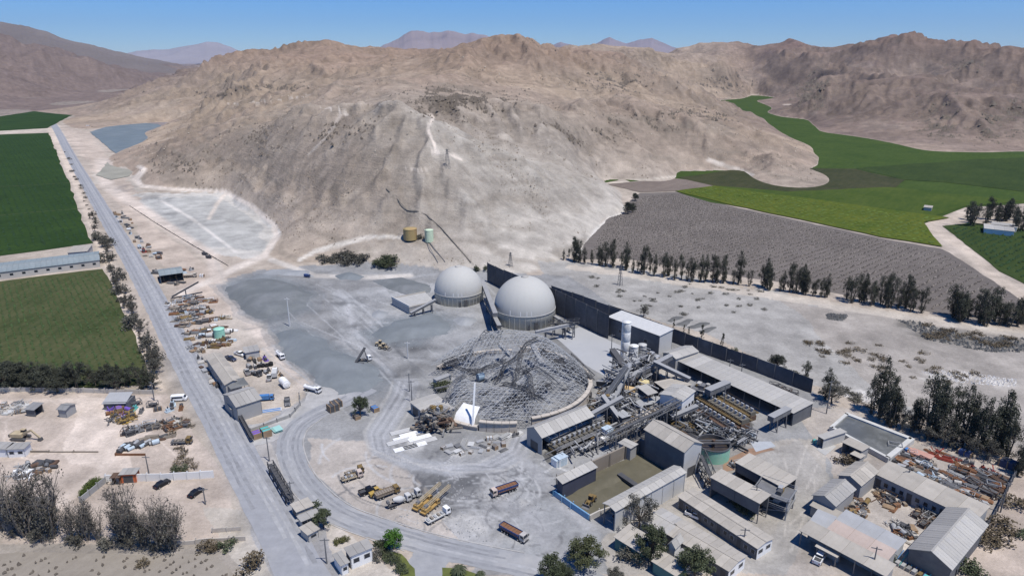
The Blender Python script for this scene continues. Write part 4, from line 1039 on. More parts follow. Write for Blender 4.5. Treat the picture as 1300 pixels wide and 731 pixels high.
bld('shed', 'long dusty roof on the near edge of the slurry basin', 'shed', (1070, 561), (1094, 572), (1077, 555), 3.6, 'flat', 0, wall=W_GREY, rmat=R_DUST, open_=('SW',))
bld('shed', 'tiny roof beside the round bush below the slurry basin', 'shed', (1081, 576), (1092, 581), (1085.5, 572.5), 2.8, 'flat', 0, wall=W_GREY, rmat=R_DUST, open_=('SW',))
# -- offices and shops, bottom centre
bld('office_row', 'long ribbed roof office row beside the white pickup', 'office', (862, 630), (961.5, 695), (879, 619), 3.4, 'gable', .45, wall_of={'SW': W_DARK}, wall=W_WHITE, rmat=R_DUST, sheets=9, win={'SW': 8, 'SE': 2}, door={'SW': 4})  # SW wall coloured dark for the shade under the eaves
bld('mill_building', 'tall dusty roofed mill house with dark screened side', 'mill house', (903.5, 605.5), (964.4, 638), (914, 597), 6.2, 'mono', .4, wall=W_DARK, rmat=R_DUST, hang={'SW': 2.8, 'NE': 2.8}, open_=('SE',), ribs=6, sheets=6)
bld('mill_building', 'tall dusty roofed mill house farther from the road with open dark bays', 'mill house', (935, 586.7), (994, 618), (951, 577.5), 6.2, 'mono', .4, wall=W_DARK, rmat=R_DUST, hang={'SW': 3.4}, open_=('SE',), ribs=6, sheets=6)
bld('office_row', 'wide low ribbed roof nearest the bottom edge with a gabled annex', 'office', (846, 676), (925, 723.5), (864, 658), 3.4, 'gable', .5, wall_of={'SW': W_DARK}, wall=W_WHITE, rmat=R_DUST, sheets=9, win={'SE': 2, 'SW': 5}, door={'SW': 2})  # eaves shade put into the dark colour of the SW wall
bld('office_row', 'low ribbed roof running up beside the grey pit shelter', 'office', (819, 661), (846, 677), (837, 643), 3.4, 'gable', .5, wall=W_WHITE, rmat=R_LIGHT, sheets=4, win={'SW': 3})
bld('annex', 'small white gabled annex in front of the low office roof', 'annex', (849, 690), (857, 694), (854, 678), 4.0, 'gable', 1.0, ridge='y', wall=W_WHITE, rmat=R_LIGHT, sheets=2)
bld('shed', 'dusty roof with teal wall in front of the dark trees', 'shed', (781, 681), (812, 700), (797, 667), 3.4, 'mono', .4, wall=W_TEAL, rmat=R_DUST, sheets=5, open_=('NW',))
bld('shed', 'flat dusty roof with a teal wall at the bottom edge', 'shed', (829, 712), (858, 730), (843, 701), 3.2, 'flat', 0, wall=W_TEAL, rmat=R_DUST, sheets=4)
bld('shed', 'low grey roof peeking out between the trees at the bottom', 'shed', (858, 704), (870, 711), (866, 697), 3.2, 'flat', 0, wall=W_WHITE, rmat=R_GREY, sheets=2)
# -- concentrate pit and its halls
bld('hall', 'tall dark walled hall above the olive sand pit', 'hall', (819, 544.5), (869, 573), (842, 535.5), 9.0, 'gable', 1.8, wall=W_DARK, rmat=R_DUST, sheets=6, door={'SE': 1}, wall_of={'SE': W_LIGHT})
bld('pit_shelter', 'long grey roof with bayed white wall on the near side of the sand pit', 'shelter', (781, 648), (870, 599), (772, 635.8), 6.0, 'gable', .5, wall=W_LIGHT, rmat=R_LIGHT, ribs=4, sheets=10, open_=('SW', 'NW'))
bld('pit_shelter', 'short grey shelter with shade-coloured side wall on the far side of the sand pit', 'shelter', (714, 613), (757, 592.5), (706, 609), 5.0, 'mono', .5, wall=W_SHADE_NAVY, rmat=R_LIGHT, sheets=5)  # navy wall colour stands for the shade inside the open shelter
bld('kiosk', 'small square roofed kiosk on the far pit wall', 'kiosk', (786, 562), (794, 557), (800, 569), 4.2, 'flat', 0, wall=W_GREY, rmat=R_LIGHT, sheets=2)
# -- long mill warehouses
bld('warehouse', 'broad light grey gabled warehouse left of the flotation rows', 'warehouse', (688, 554.7), (753, 527.4), (669, 542.5), 6.0, 'gable', 1.8, wall=W_GREY, rmat=R_LIGHT, sheets=8, open_=('SE',), door={'SW': 1})
bld('long_shed', 'very long light grey roof running beside the dark fence', 'long shed', (858, 456.5), (1007, 524), (885, 449.6), 4.6, 'mono', .4, wall=W_DARK, rmat=R_LIGHT, sheets=22, open_=('SW',), ribs=6)
bld('shed', 'light grey gabled roof at the upper end of the very long roof', 'shed', (842, 447.6), (858, 455), (866, 437), 6.0, 'gable', 1.0, wall=W_GREY, rmat=R_LIGHT, sheets=3, ridge='y')
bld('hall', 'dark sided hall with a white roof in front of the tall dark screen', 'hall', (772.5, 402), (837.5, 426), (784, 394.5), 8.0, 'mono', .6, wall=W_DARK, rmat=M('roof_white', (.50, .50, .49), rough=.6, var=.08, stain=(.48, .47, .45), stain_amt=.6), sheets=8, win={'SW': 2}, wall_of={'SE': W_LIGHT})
bld('control_house', 'white two storey control house at the head of the ochre flotation banks', 'control house', (866, 509), (882, 496), (849, 492), 7.0, 'gable', .8, wall=W_WHITE, rmat=R_LIGHT, sheets=3, win={'SE': 3, 'SW': 4}, door={'SE': 1})
bld('shed', 'wide dusty flat roof with a black underside left of the white control house', 'shed', (832, 485), (846, 495), (848, 469), 5.0, 'flat', 0, wall=W_DARK, rmat=R_DUST, sheets=5, open_=('SW', 'SE'))
bld('shed', 'pale dusty roof between the conveyors and the long roof', 'shed', (828, 470), (846, 480), (842, 462), 4.5, 'flat', 0, wall=W_GREY, rmat=R_DUST, sheets=4)
bld('canopy', 'small light canopy over black shadow beside the tan tank', 'canopy', (810, 491), (823, 501), (818, 487), 6.0, 'mono', .2, wall=W_DARK, rmat=R_LIGHT, sheets=2, open_=('SW', 'SE', 'NE'))
bld('shed', 'grey roof on the slope beside the cell row above the pit', 'shed', (790, 530), (800, 527), (786, 522), 4.0, 'flat', 0, wall=W_DARK, rmat=R_BLUE, sheets=2)
bld('shed', 'wide flat grey roof beside the ochre tanks', 'shed', (813, 515), (843, 509), (806, 509), 3.0, 'flat', 0, wall=W_DARK, rmat=R_BLUE, sheets=4)
bld('crusher_house', 'flat dusty roof beside the brown wrecked steelwork', 'crusher house', (521, 510), (546, 529), (551, 500), 4.0, 'flat', 0, wall=W_GREY, rmat=R_LIGHT, sheets=5, door={'SW': 2})
# -- camp beside the main road
bld('warehouse', 'long dusty roofed warehouse beside the main road', 'warehouse', (262, 453), (286, 488), (280, 448), 5.0, 'gable', .9, wall=W_GREY, rmat=R_DUST, sheets=6, win={'SW': 6})
bld('workshop', 'grey gabled workshop below the dark canopy in the roadside camp', 'workshop', (300, 516), (331, 506), (291.7, 498), 5.5, 'gable', 1.8, wall=W_GREY, rmat=R_GREY, roof2=R_LIGHT, sheets=5, door={'NE': 1})
bld('porch', 'low porch roof over black shade in front of the grey workshop', 'porch', (313, 517), (331, 511), (310, 513), 3.2, 'mono', .3, wall=W_GREY, rmat=R_LIGHT, sheets=2, open_=('SE', 'NE'))
bld('shed', 'low dusty shed against the road side of the grey workshop', 'shed', (285, 505), (294, 519), (293, 503), 3.2, 'flat', 0, wall=W_GREY, rmat=R_DUST, sheets=3)
bld('shed', 'grey roofed hut with a red corner in the roadside camp', 'hut', (309, 441), (326, 438), (316, 447), 3.0, 'flat', 0, wall=W_LIGHT, rmat=R_GREY, sheets=3, door={'SW': 1})
bld('shed', 'teal roofed open shed beside the road above the scrap rows', 'open shed', (203, 350), (232, 346), (196, 343), 4.5, 'gable', 1.0, wall=W_DARK, rmat=R_TEAL, sheets=4, open_=('SE',))
# -- left farm
bld('long_shed', 'very long grey farm shed between the two left fields', 'farm shed', (-60, 353), (126, 330), (-60, 341), 4.0, 'gable', .9, wall=W_CONC, rmat=R_TEAL, sheets=26, open_=('NE',), win={'SE': 12})
bld('shed', 'small pale flat roof standing above the end of the farm shed', 'shed', (86, 321), (110, 319), (85, 313), 4.0, 'flat', 0, wall=W_LIGHT, rmat=R_DUST, sheets=3)
bld('farm_house', 'group of low white roofs under the trees at the far right', 'farm building', (1250, 290), (1288, 294), (1250, 284), 3.5, 'flat', 0, wall=W_WHITE, rmat=R_LIGHT, sheets=3)
bld('farm_house', 'upper white roof under the trees at the far right', 'farm building', (1258, 285), (1291, 289), (1259, 281), 3.5, 'flat', 0, wall=W_WHITE, rmat=R_LIGHT, sheets=3)
bld('pump_house', 'lonely small hut in the green fields by the dirt turning', 'hut', (1173, 263), (1183, 264), (1174, 260.5), 3.0, 'flat', 0, wall=W_LIGHT, rmat=R_DUST, sheets=2)
# -- lot to the left of the main road
bld('hut', 'grey gabled hut in the beige lot left of the road', 'hut', (73, 519), (83, 520), (78, 511), 3.0, 'gable', .6, wall=W_GREY, rmat=R_DARK, roof2=R_GREY, sheets=2)
bld('shed', 'dark sloping roof beside the pile of rubble in the lot', 'shed', (32, 519), (43, 520), (35, 512), 2.6, 'mono', .5, wall=W_DARK, rmat=R_DARK, sheets=2, open_=('SE',))
bld('container_office', 'orange red container with a grey roof behind the white wall', 'container', (152, 602), (171, 601), (151, 595.5), 2.8, 'flat', 0, wall=W_ORANGE, rmat=R_GREY, sheets=3, door={'SE': 1})
bld('hut', 'small rusty cabin left of the orange container', 'cabin', (141, 606), (151, 605.5), (141, 601), 2.4, 'flat', 0, wall=RUST, rmat=RUST2, sheets=2, open_=('SE',))
bld('container_office', 'white container at the left edge of the picture', 'container', (8, 570), (30, 569), (7, 563), 2.8, 'flat', 0, wall=W_WHITE, rmat=R_GREY, sheets=3, win={'SE': 2})
bld('container_office', 'white container cut off by the left edge of the picture', 'container', (-14, 569), (7, 569.5), (-14, 561), 2.8, 'flat', 0, wall=W_WHITE, rmat=R_GREY, sheets=3)
bld('farm_house', 'dark roofed house hidden behind the bare trees', 'house', (-10, 655), (48, 652), (-8, 634), 4.5, 'gable', 1.0, wall=W_DARK, rmat=R_DARK, sheets=5)
bld('guard_house', 'small white guard house below the curving road', 'guard house', (445, 705), (472, 694), (437, 696), 3.8, 'flat', 0, wall=W_WHITE, rmat=R_GREY, sheets=3, win={'SE': 2}, door={'SW': 1})
bld('guard_house', 'low flat roofed wing of the white guard house', 'annex', (433, 717), (442, 713), (426, 703), 2.9, 'flat', 0, wall=W_WHITE, rmat=R_GREY, sheets=2, win={'SE': 1})
bld('gate_house', 'roofless concrete gate house beside the main road', 'gate house', (377, 649), (397, 641), (370, 640), 2.6, 'flat', 0, wall=W_CONC, rmat=R_DUST, sheets=2, open_=('NW',), door={'SW': 1})
bld('gate_house', 'second flat concrete hut by the gate with open front', 'gate house', (383, 661), (405, 652), (379, 655), 2.4, 'flat', 0, wall=W_CONC, rmat=R_GREY, sheets=2, open_=('SE',))
bld('gate_house', 'third flat roofed hut by the gate nearest the bottom', 'gate house', (391, 678), (404, 671), (386, 667), 2.4, 'flat', 0, wall=W_CONC, rmat=R_DUST, sheets=2, win={'SE': 1})
# ------------------------------------------------------------------ storage domes
DOMEM = M('dome_shell', (.445, .44, .415), rough=.7, var=.07, scale=.5, stain=(.39, .38, .35), stain_amt=.7, stain_scale=.5, stretch=(1, 1, .12))
DOMEW = M('dome_wall', (.45, .445, .40), rough=.85, var=.08, scale=.3, stain=(.39, .375, .32), stain_amt=.7, stain_scale=.3)

def dome(label, px, half_w, y_base, y_spring, y_top):
    f = G(px, y_base); dep = f.y
    R = half_w / FPX * (dep * CP + CAM_H * SP)
    R = R * (1 + R / dep * .9)
    c = Vector((f.x * (1 + R / f.y), f.y + R, 0))
    def z_at(y, Y): return at_depth(px, y, Y).z
    zs = z_at(y_spring, c.y - R)                     # spring line, seen on the front
    zt = z_at(y_top, c.y)
    for _ in range(8):                               # top of the shell as seen from the camera is a tangent point
        zt_seen = max(((365.5 - FPX * ((y_ * SP + (z_ - CAM_H) * CP) / (y_ * CP - (z_ - CAM_H) * SP))), a) for a in np.linspace(0, 1.57, 60) for y_, z_ in [(c.y + R * math.cos(a) * 1.0, zs + (zt - zs) * math.sin(a))])
        ymin = min((365.5 - FPX * ((y_ * SP + (z_ - CAM_H) * CP) / (y_ * CP - (z_ - CAM_H) * SP))) for a in np.linspace(0, 1.57, 60) for y_, z_ in [(c.y + R * math.cos(a), zs + (zt - zs) * math.sin(a))])
        zt += (ymin - y_top) * .25
    o = thing('storage_dome', label, 'storage dome', c)
    hh = zt - zs
    nseg = 24
    for i in range(nseg):
        k = MB(); a0 = 2 * math.pi * i / nseg + .0003; a1 = 2 * math.pi * (i + 1) / nseg - .0003
        k.lathe([(R * math.cos(t), zs + hh * math.sin(t)) for t in np.linspace(0, 1.545, 20)], 3, (0, 0), a0, a1)
        part('shell_panel', k.mesh('shell_panel', DOMEM, smooth=True), o)
    k = MB(); k.lathe([(R * .992 * math.cos(t), zs + hh * .992 * math.sin(t)) for t in np.linspace(0, 1.57, 20)], 64); part('shell_lining', k.mesh('shell_lining', DOMEM, smooth=True), o)
    k = MB(); k.lathe([(R - .4, 0), (R - .1, 0), (R - .1, zs - .05)], 72); part('ring_wall', k.mesh('ring_wall', DOMEW, smooth=True), o)
    k = MB(); k.lathe([(R - .1, zs - .35), (R + .18, zs - .3), (R + .18, zs + .02), (R - .1, zs + .05)], 72); part('ring_beam', k.mesh('ring_beam', CONC, smooth=True), o)
    for i in range(36):
        a = 2 * math.pi * i / 36; k = MB(); k.bar((math.cos(a) * R, math.sin(a) * R, 0), (math.cos(a) * R, math.sin(a) * R, zs - .35), .16); part('pilaster', k.mesh('pilaster', DOMEW), o)
    k = MB(); k.lathe([(1.6, zt - .35), (1.6, zt + .25), (.9, zt + .5), (0, zt + .55)], 20); part('top_cap', k.mesh('top_cap', R_LIGHT, smooth=True), o)
    for da in (.2, -.15, .05, -.5): 
        a = -math.pi / 2 + da; k = MB(); k.bar((math.cos(a) * (R + .05), math.sin(a) * (R + .05), zs + .15), (math.cos(a) * (R * .985 + .08), math.sin(a) * (R * .985 + .08), zs + hh * .16), .22, .05); part('drip_stain', k.mesh('drip_stain', W_WHITE), o)
    for da, wd, hg in ((.35, 1.6, 3.2), (.12, .8, 2.2)):
        a = -math.pi / 2 + da; k = MB(); d = Vector((math.cos(a), math.sin(a), 0)); n = Vector((-d.y, d.x, 0))
        k.bar(d * (R + .12) + Vector((0, 0, hg / 2)), d * (R + .35) + Vector((0, 0, hg / 2)), wd, hg); part('doorway', k.mesh('doorway', STEEL_D), o)
    return o, c, R, zs, zt
D2 = dome('larger whitish storage dome nearest the tangled steel ring', 666, 38.5, 419.5, 402.5, 349.5)
D1 = dome('smaller whitish storage dome farther back against the hill', 583, 30.5, 390, 377.5, 337)

# ------------------------------------------------------------------ wrecked space-frame dome
rim = [G(556, 463), G(560, 480), G(605, 551.5), G(632, 550), (G(656, 546)), G(700, 529), G(756, 506)]
A_ = np.array([[2 * p.x, 2 * p.y, 1] for p in rim]); b_ = np.array([p.x ** 2 + p.y ** 2 for p in rim])
sol = np.linalg.lstsq(A_, b_, rcond=None)[0]
RC = Vector((sol[0], sol[1], 0)); RR_ = math.sqrt(sol[2] + sol[0] ** 2 + sol[1] ** 2)

ring = thing('wrecked_dome', 'collapsed space frame dome, a wide ring of tangled grey lattice', 'wrecked dome', RC)
def rpt(a, r=1.0, z=0): return Vector((math.cos(a) * RR_ * r, math.sin(a) * RR_ * r, z))
def ang(px, py): p = G(px, py) - RC; return math.atan2(p.y, p.x)
# ring wall in panels, with gaps
aw0, aw1, aw2, aw3 = ang(605, 552), ang(656, 546), ang(672, 542), ang(757, 505)
def wall_arc(a0, a1, n, z, mat, name='ring_wall'):
    for i in range(n):
        k = MB(); t0 = a0 + (a1 - a0) * i / n + .002; t1 = a0 + (a1 - a0) * (i + 1) / n - .002
        k.lathe([(RR_ + .5, 0), (RR_ + .5, z), (RR_ + .9, z), (RR_ + .9, z + .35), (RR_ - .5, z + .35), (RR_ - .5, 0)], 2, (0, 0), t0, t1); part(name, k.mesh(name, mat), ring)
wall_arc(aw0, aw1, 5, 3.2, CREAM); wall_arc(aw2, aw3, 10, 4.2, CREAM)
wall_arc(aw3 + .02, aw3 + 1.6, 12, 3.2, CREAM); wall_arc(aw0 - .32, aw0 - .01, 3, 1.2, CREAM)
wall_arc(ang(579, 481) - .15, ang(556, 463) - .02, 4, .8, CREAM); wall_arc(ang(556, 463) - 1.0, ang(556, 463) - .3, 6, 1.6, CREAM)
for a, w in ((aw2 + .06, .05), (aw3 - .10, .04), (aw3 - .04, .03)):
    k = MB(); p = rpt(a, 1.0); d = p.normalized(); k.bar(d * (RR_ + .2) + Vector((0, 0, 1.3)), d * (RR_ + 1.0) + Vector((0, 0, 1.3)), w * RR_, 2.6); part('gate_opening', k.mesh('gate_opening', STEEL_D), ring)
# white cladding left on the front and its white mast
k = MB(); a0, a1 = ang(567, 544), ang(596, 552)
k.lathe([(RR_ - .3, 1.3), (RR_ - 1.5, 3.4), (RR_ - 5.5, 5.2)], 10, (0, 0), a0, a1); part('white_cladding', k.mesh('white_cladding', WHITE, smooth=True), ring)
p = G(597, 549) - RC; k = MB(); k.bar(p * .94 + Vector((0, 0, 1.5)), p * .86 + Vector((0, 0, 15)), .55, .3); part('white_mast', k.mesh('white_mast', WHITE), ring)
# the sagging lattice
A_OPEN0, A_OPEN1 = ang(560, 505), ang(600, 552)
def ang_in(a): return ang(567, 544) - .03 < a < ang(596, 552) + .03
def net_z(x, y):
    r = math.hypot(x, y) / RR_; a = math.atan2(y, x)
    back = .5 + .5 * math.sin(a + .15)                       # higher towards the storage domes
    u, v = x / RR_, y / RR_
    z = 3.6 + (2.5 + 12.5 * back) * (1 - r ** 3.2)
    z -= 10.5 * math.exp(-((u - .02) / .36) ** 2 - ((v - .10) / .27) ** 2)
    z -= 5.0 * math.exp(-((u + .45) / .22) ** 2 - ((v - .1) / .3) ** 2)
    z += 1.6 * math.exp(-((u - .35) / .2) ** 2 - ((v + .35) / .25) ** 2)
    z += 1.5 * (vnoise(np.array([x / 7.0]), np.array([y / 7.0]), 5)[0] - .5)
    return max(z, 1.2)
WA, WB = G(581, 479), G(567, 534)
cell = 1.8; nodes = {}; lat = MB(); lat2 = MB()
for j in range(-38, 39):
    for i in range(-38, 39):
        x = (i + .5 * (j & 1)) * cell; y = j * cell * .866
        if math.hypot(x, y) > RR_ - .3: continue
        a = math.atan2(y, x); r = math.hypot(x, y) / RR_
        wx_, wy_ = x + RC.x, y + RC.y
        inwedge = wy_ < WA.y and wx_ < WA.x + (WB.x - WA.x) * (wy_ - WA.y) / (WB.y - WA.y)
        if inwedge: continue
        hole = vnoise(np.array([x / 9.0 + 4]), np.array([y / 7.0]), 9)[0]
        if hole > .74 and r < .8: continue
        if ang_in(a) and r > .80: continue
        nodes[(i, j)] = Vector((x + rng.uniform(-.12, .12), y + rng.uniform(-.12, .12), net_z(x, y) + rng.uniform(-.12, .12)))
for (i, j), p in nodes.items():
    o_ = j & 1
    for q in ((i + 1, j), (i + o_, j + 1), (i + o_ - 1, j + 1)):
        if q in nodes and (nodes[q] - p).length < 4.2 and rng.random() < .95: lat.tri_bar(p, nodes[q], .16)
    lo = p - Vector((0, 0, 1.3 + rng.uniform(-.2, .2)))
    lo.z = max(lo.z, .3)
    for q in ((i + 1, j), (i + o_, j + 1)):
        if q in nodes and (nodes[q] - p).length < 4.2 and rng.random() < .4:
            lat2.tri_bar(p, nodes[q] - Vector((0, 0, 1.3)), .09)
            lat2.tri_bar(lo, nodes[q] - Vector((0, 0, 1.3)), .10)
LAT = M('lattice_steel', (.36, .37, .38), rough=.6, var=.15, scale=.4, stain=(.25, .25, .25), stain_amt=.7)
tag(part('lattice', lat.mesh('lattice', LAT), ring), kind='stuff'); tag(part('lattice', lat2.mesh('lattice', STEEL), ring), kind='stuff')
# thick bent trusses folded into the sagging net
for i in range(9):
    a = rng.uniform(0, 6.28); r0 = rng.uniform(.15, .8); x, y = math.cos(a) * r0 * RR_, math.sin(a) * r0 * RR_; h_ = rng.uniform(0, 6.28); k = MB(); prev = None
    for j in range(9):
        if math.hypot(x, y) > RR_ * .93: break
        p = Vector((x, y, net_z(x, y) + .5 + rng.uniform(-.3, .5)))
        if prev is not None:
            n_ = Vector((-(p - prev).y, (p - prev).x, 0)).normalized() * .7
            for e in (-1, 1): k.bar(prev + n_ * e, p + n_ * e, .22)
            k.bar(prev + Vector((0, 0, .9)), p + Vector((0, 0, .9)), .22); k.tri_bar(prev - n_, p + n_, .15); k.tri_bar(prev + n_, p + Vector((0, 0, .9)), .15)
        prev = p; h_ += rng.gauss(0, .12); x += math.cos(h_) * 2.4; y += math.sin(h_) * 2.4
    if k.v: part('bent_truss', k.mesh('bent_truss', rng.choice((STEEL, STEEL_D, LAT))), ring)
# torn inner edge of the net: a curtain of hanging struts
k = MB(); e0 = G(598, 462) - RC; e1 = G(567, 534) - RC
for i in range(46):
    t = i / 45; b = e0.lerp(e1, t); zt_ = 6.0 * (1 - t) ** 1.1 + 3.0
    q = b + Vector((rng.uniform(.8, 2.2), rng.uniform(-.5, .5), 0))
    k.bar(b + Vector((-1.2 - rng.uniform(0, .8), 0, max(.4, zt_ * .25))), q + Vector((0, 0, zt_)), .38, .12)
    if i % 2 == 0: k.tri_bar(b + Vector((0, 0, zt_ * .6)), e0.lerp(e1, min(1, t + .06)) + Vector((1, 0, zt_ * .95)), .14)
part('torn_edge', k.mesh('torn_edge', LAT), ring)
# dropped heap of white ore under the net and debris
heap('white dusty ore heap lying inside the wrecked dome', [(572, 470), (600, 448), (650, 440), (700, 448), (735, 470), (740, 495), (690, 520), (640, 538), (605, 535), (592, 505)], 2.2, M('white_ore', (.23, .235, .242), var=.14, scale=.2, stain=(.13, .133, .137), stain_amt=.8, stain_scale=.12), slope=.18, seed=31, cat='ore heap', name='ore_heap')
for i in range(44):
    a = rng.uniform(0, 6.28); r = math.sqrt(rng.random()) * .9
    x, y = math.cos(a) * RR_ * r, math.sin(a) * RR_ * r
    z = rng.uniform(1.5, 3.0); an = rng.gauss(.75, .7); l = rng.uniform(2, 8)
    d = Vector((math.cos(an) * l / 2, math.sin(an) * l / 2, rng.uniform(-.6, .6)))
    k = MB(); k.bar(Vector((x, y, z)) - d, Vector((x, y, z)) + d, rng.uniform(.3, .9), rng.uniform(.2, .5)); part('fallen_beam', k.mesh('fallen_beam', rng.choice((STEEL_D, STEEL, STEEL, LAT))), ring)

# ------------------------------------------------------------------ conveyors
COVER = M('gallery_cover', (.29, .292, .295), rough=.7, var=.12, stain=(.22, .22, .215), stain_amt=.6)
def gallery(label, a, b, za, zb, w=2.2, h=1.8, mat=None, legs=3, cover=True, name='conveyor', cat='conveyor', truss=False, legmat=None):
    A = G(*a, za); B = G(*b, zb); mid = (A + B) / 2
    o = thing(name, label, cat, (mid.x, mid.y, 0)); off = Vector((mid.x, mid.y, 0)); A -= off; B -= off
    mat = mat or STEEL; d = (B - A); L = d.length
    if not truss: w *= .78; h *= .8
    d.normalize(); side = Vector((-d.y, d.x, 0)).normalized() * (w / 2); up = Vector((0, 0, h / 2))
    if truss:
        k = MB(); n = max(3, int(L / h))
        for s in (-1, 1):
            for u_ in (-1, 1): k.bar(A + side * s + up * u_, B + side * s + up * u_, .22)
            for i in range(n):
                p = A.lerp(B, i / n); q = A.lerp(B, (i + 1) / n); k.tri_bar(p + side * s - up * (1 if i % 2 else -1), q + side * s + up * (1 if i % 2 else -1), .16); k.tri_bar(p + side * s - up, p + side * s + up, .14)
        for i in range(n + 1): p = A.lerp(B, i / n); k.tri_bar(p - side + up, p + side + up, .14); k.tri_bar(p - side - up, p + side - up, .14)
        part('truss', k.mesh('truss', mat), o)
        k = MB(); k.bar(A - up * .2, B - up * .2, w * .6, .15); part('belt', k.mesh('belt', STEEL_D), o)
    else:
        n = max(1, int(round(L / 6)))
        for i in range(n):
            k = MB(); k.bar(A.lerp(B, i / n) + d * .03, A.lerp(B, (i + 1) / n) - d * .03, w, h); part('housing', k.mesh('housing', mat), o)
        k = MB(); k.bar(A + up * 1.15, B + up * 1.15, w + .3, .12); part('cover', k.mesh('cover', COVER if cover else mat), o)
    for i in range(legs):
        t = (i + .5) / legs; p = A.lerp(B, t) - up
        if p.z < 1.2: continue
        k = MB(); sp = side * 1.3
        k.bar(p + side, Vector((p.x + sp.x, p.y + sp.y, 0)), .28); k.bar(p - side, Vector((p.x - sp.x, p.y - sp.y, 0)), .28)
        k.bar(p + side, Vector((p.x - sp.x, p.y - sp.y, 0)), .16); k.bar(p - side, Vector((p.x + sp.x, p.y + sp.y, 0)), .16)
        part('trestle', k.mesh('trestle', legmat or STEEL), o)
    return o
gallery('grey fallen gallery in the middle of the wrecked dome', (617, 482), (656, 452), 3, 7.5, 2.0, 1.4, LAT, 1)
gallery('long grey gallery slanting through the front of the wrecked dome', (629, 513), (682, 469), 2.5, 9, 2.0, 1.4, LAT, 2)
gallery('short grey gallery under the back crest of the wrecked dome', (634, 437), (649, 453), 9, 5, 1.8, 1.4, LAT, 0)
gallery('steep grey gallery inside the right half of the wrecked dome', (676, 438), (688, 462), 9, 6, 2.0, 1.5, LAT, 1)
gallery('dark truss bridge across the right side of the wrecked dome', (687, 442), (728, 472), 8, 5, 2.6, 2.0, STEEL_D, 1, truss=True)
gallery('second dark truss along the right rim of the wrecked dome', (722, 452), (752, 480), 7, 4, 2.2, 1.8, STEEL_D, 1, truss=True)
gallery('dark truss lying in the front of the wrecked dome', (640, 512), (698, 487), 2.5, 4.5, 2.6, 2.0, STEEL_D, 0, truss=True)
gallery('dark truss lying in the left part of the wrecked dome', (563, 462), (600, 448), 2.5, 4.5, 2.2, 1.8, STEEL_D, 0, truss=True)
gallery('horizontal white pipe gallery in front of the larger dome', (680, 422), (730, 411), 5, 6, 1.4, 1.2, STEEL_L, 2)
gallery('dark steel trestle beside the larger dome', (697, 410), (735, 408), 5, 8, 2.0, 2.0, STEEL_D, 3, truss=True)
gallery('thin light gallery along the foot of the tall dark screen', (704, 402), (728, 416), 3, 3, 1.4, 1.0, STEEL_L, 2)
gallery('dark gallery climbing between the two domes', (612, 357), (629, 400), 6, 8, 2.2, 2.0, STEEL, 3)
gallery('second dark gallery between the two domes', (616, 380), (634, 415), 3, 3, 2.0, 1.6, STEEL_D, 2)
gallery('long shallow conveyor leading into the smaller dome from the ramp', (521, 398), (553, 381), 1.5, 5.5, 1.8, 1.2, STEEL, 3)
gallery('grey gallery from the transfer tower towards the long roof', (795, 482), (852, 453), 5, 8, 2.2, 2.0, STEEL, 4)
gallery('grey conveyor dropping from the transfer tower to the white control house', (830, 460), (876, 482), 9, 6, 1.8, 1.5, STEEL, 4)
gallery('long pipe rack crossing above the cell rows to the tall dark walled hall', (772, 552), (862, 509), 6, 8, 2.2, 1.6, STEEL, 7, truss=True)
gallery('covered gallery bridging from the ochre banks to the long roof', (898, 498), (924, 487), 6, 6, 3.0, 2.2, STEEL, 2)
gallery('covered gallery bridging to the far end of the long roof', (978, 532), (1001, 520), 5, 5, 2.6, 2.0, STEEL, 2)
gallery('conveyor rising steeply from the ring to the transfer tower', (768, 505), (796, 465), 4, 14, 2.0, 1.6, STEEL, 3)
gallery('second steep conveyor beside the ring side transfer tower', (778, 512), (800, 462), 3, 13, 1.6, 1.4, STEEL_L, 3)
gallery('dark gallery leaning from the apron towards the tall white tank', (777, 445), (795, 470), 9, 6, 2.6, 2.0, STEEL_D, 2, cover=False)
gallery('low dark gallery on the pale apron right of the ring', (758, 486), (776, 487), 2, 3, 2.0, 2.2, STEEL_D, 1)
gallery('grey conveyor from the tangle down to the broad warehouse', (748, 528), (790, 505), 5, 7, 1.6, 1.4, STEEL, 3)
gallery('conveyor with a yellow drive unit leading down past the warehouse corner', (765, 503), (786, 531), 8, 3, 1.8, 1.4, STEEL, 2)
gallery('black belt frame from the upper side of the pit to the mill house', (890, 576), (904, 607), 5, 4, 2.0, 2.6, STEEL_D, 3, truss=True, legmat=STEEL_D)
gallery('conveyor coming down to the near end of the ochre flotation banks', (852, 530), (885, 516), 3, 5, 1.8, 1.3, STEEL, 2)
gallery('grey conveyor between the wide flat roof and the white control house', (838, 524), (866, 508), 4, 5, 1.8, 1.3, STEEL, 3)
gallery('belt conveyor on the scrap row beside the main road', (218, 377), (252, 358), 1, 6, .8, .6, STEEL_D, 1, cover=False)
gallery('dark belt frame lying by the scrap rows near the road', (217, 379), (257, 371), 1, 1.4, .8, .5, STEEL_D, 0, cover=False)
gallery('long dark weighbridge frame across the plant gate', (343, 588), (369, 632), 2.5, 2.5, 1.6, 1.6, STEEL_D, 5, truss=True, legmat=STEEL_D)
gallery('dark barrier frame at the upper gate by the main road', (300, 519), (320, 556), 1.6, 1.6, .9, 1.0, STEEL_D, 4, truss=True, legmat=STEEL_D)
gallery('concrete and steel discharge shed left of the wrecked dome', (552, 485), (571, 478), 2, 2, 2.6, 2.2, CONC, 1)
gallery('black rail along the end of the long pit beam', (786, 602), (808, 617), .7, .9, 1.6, .9, STEEL_D, 0, cover=False)

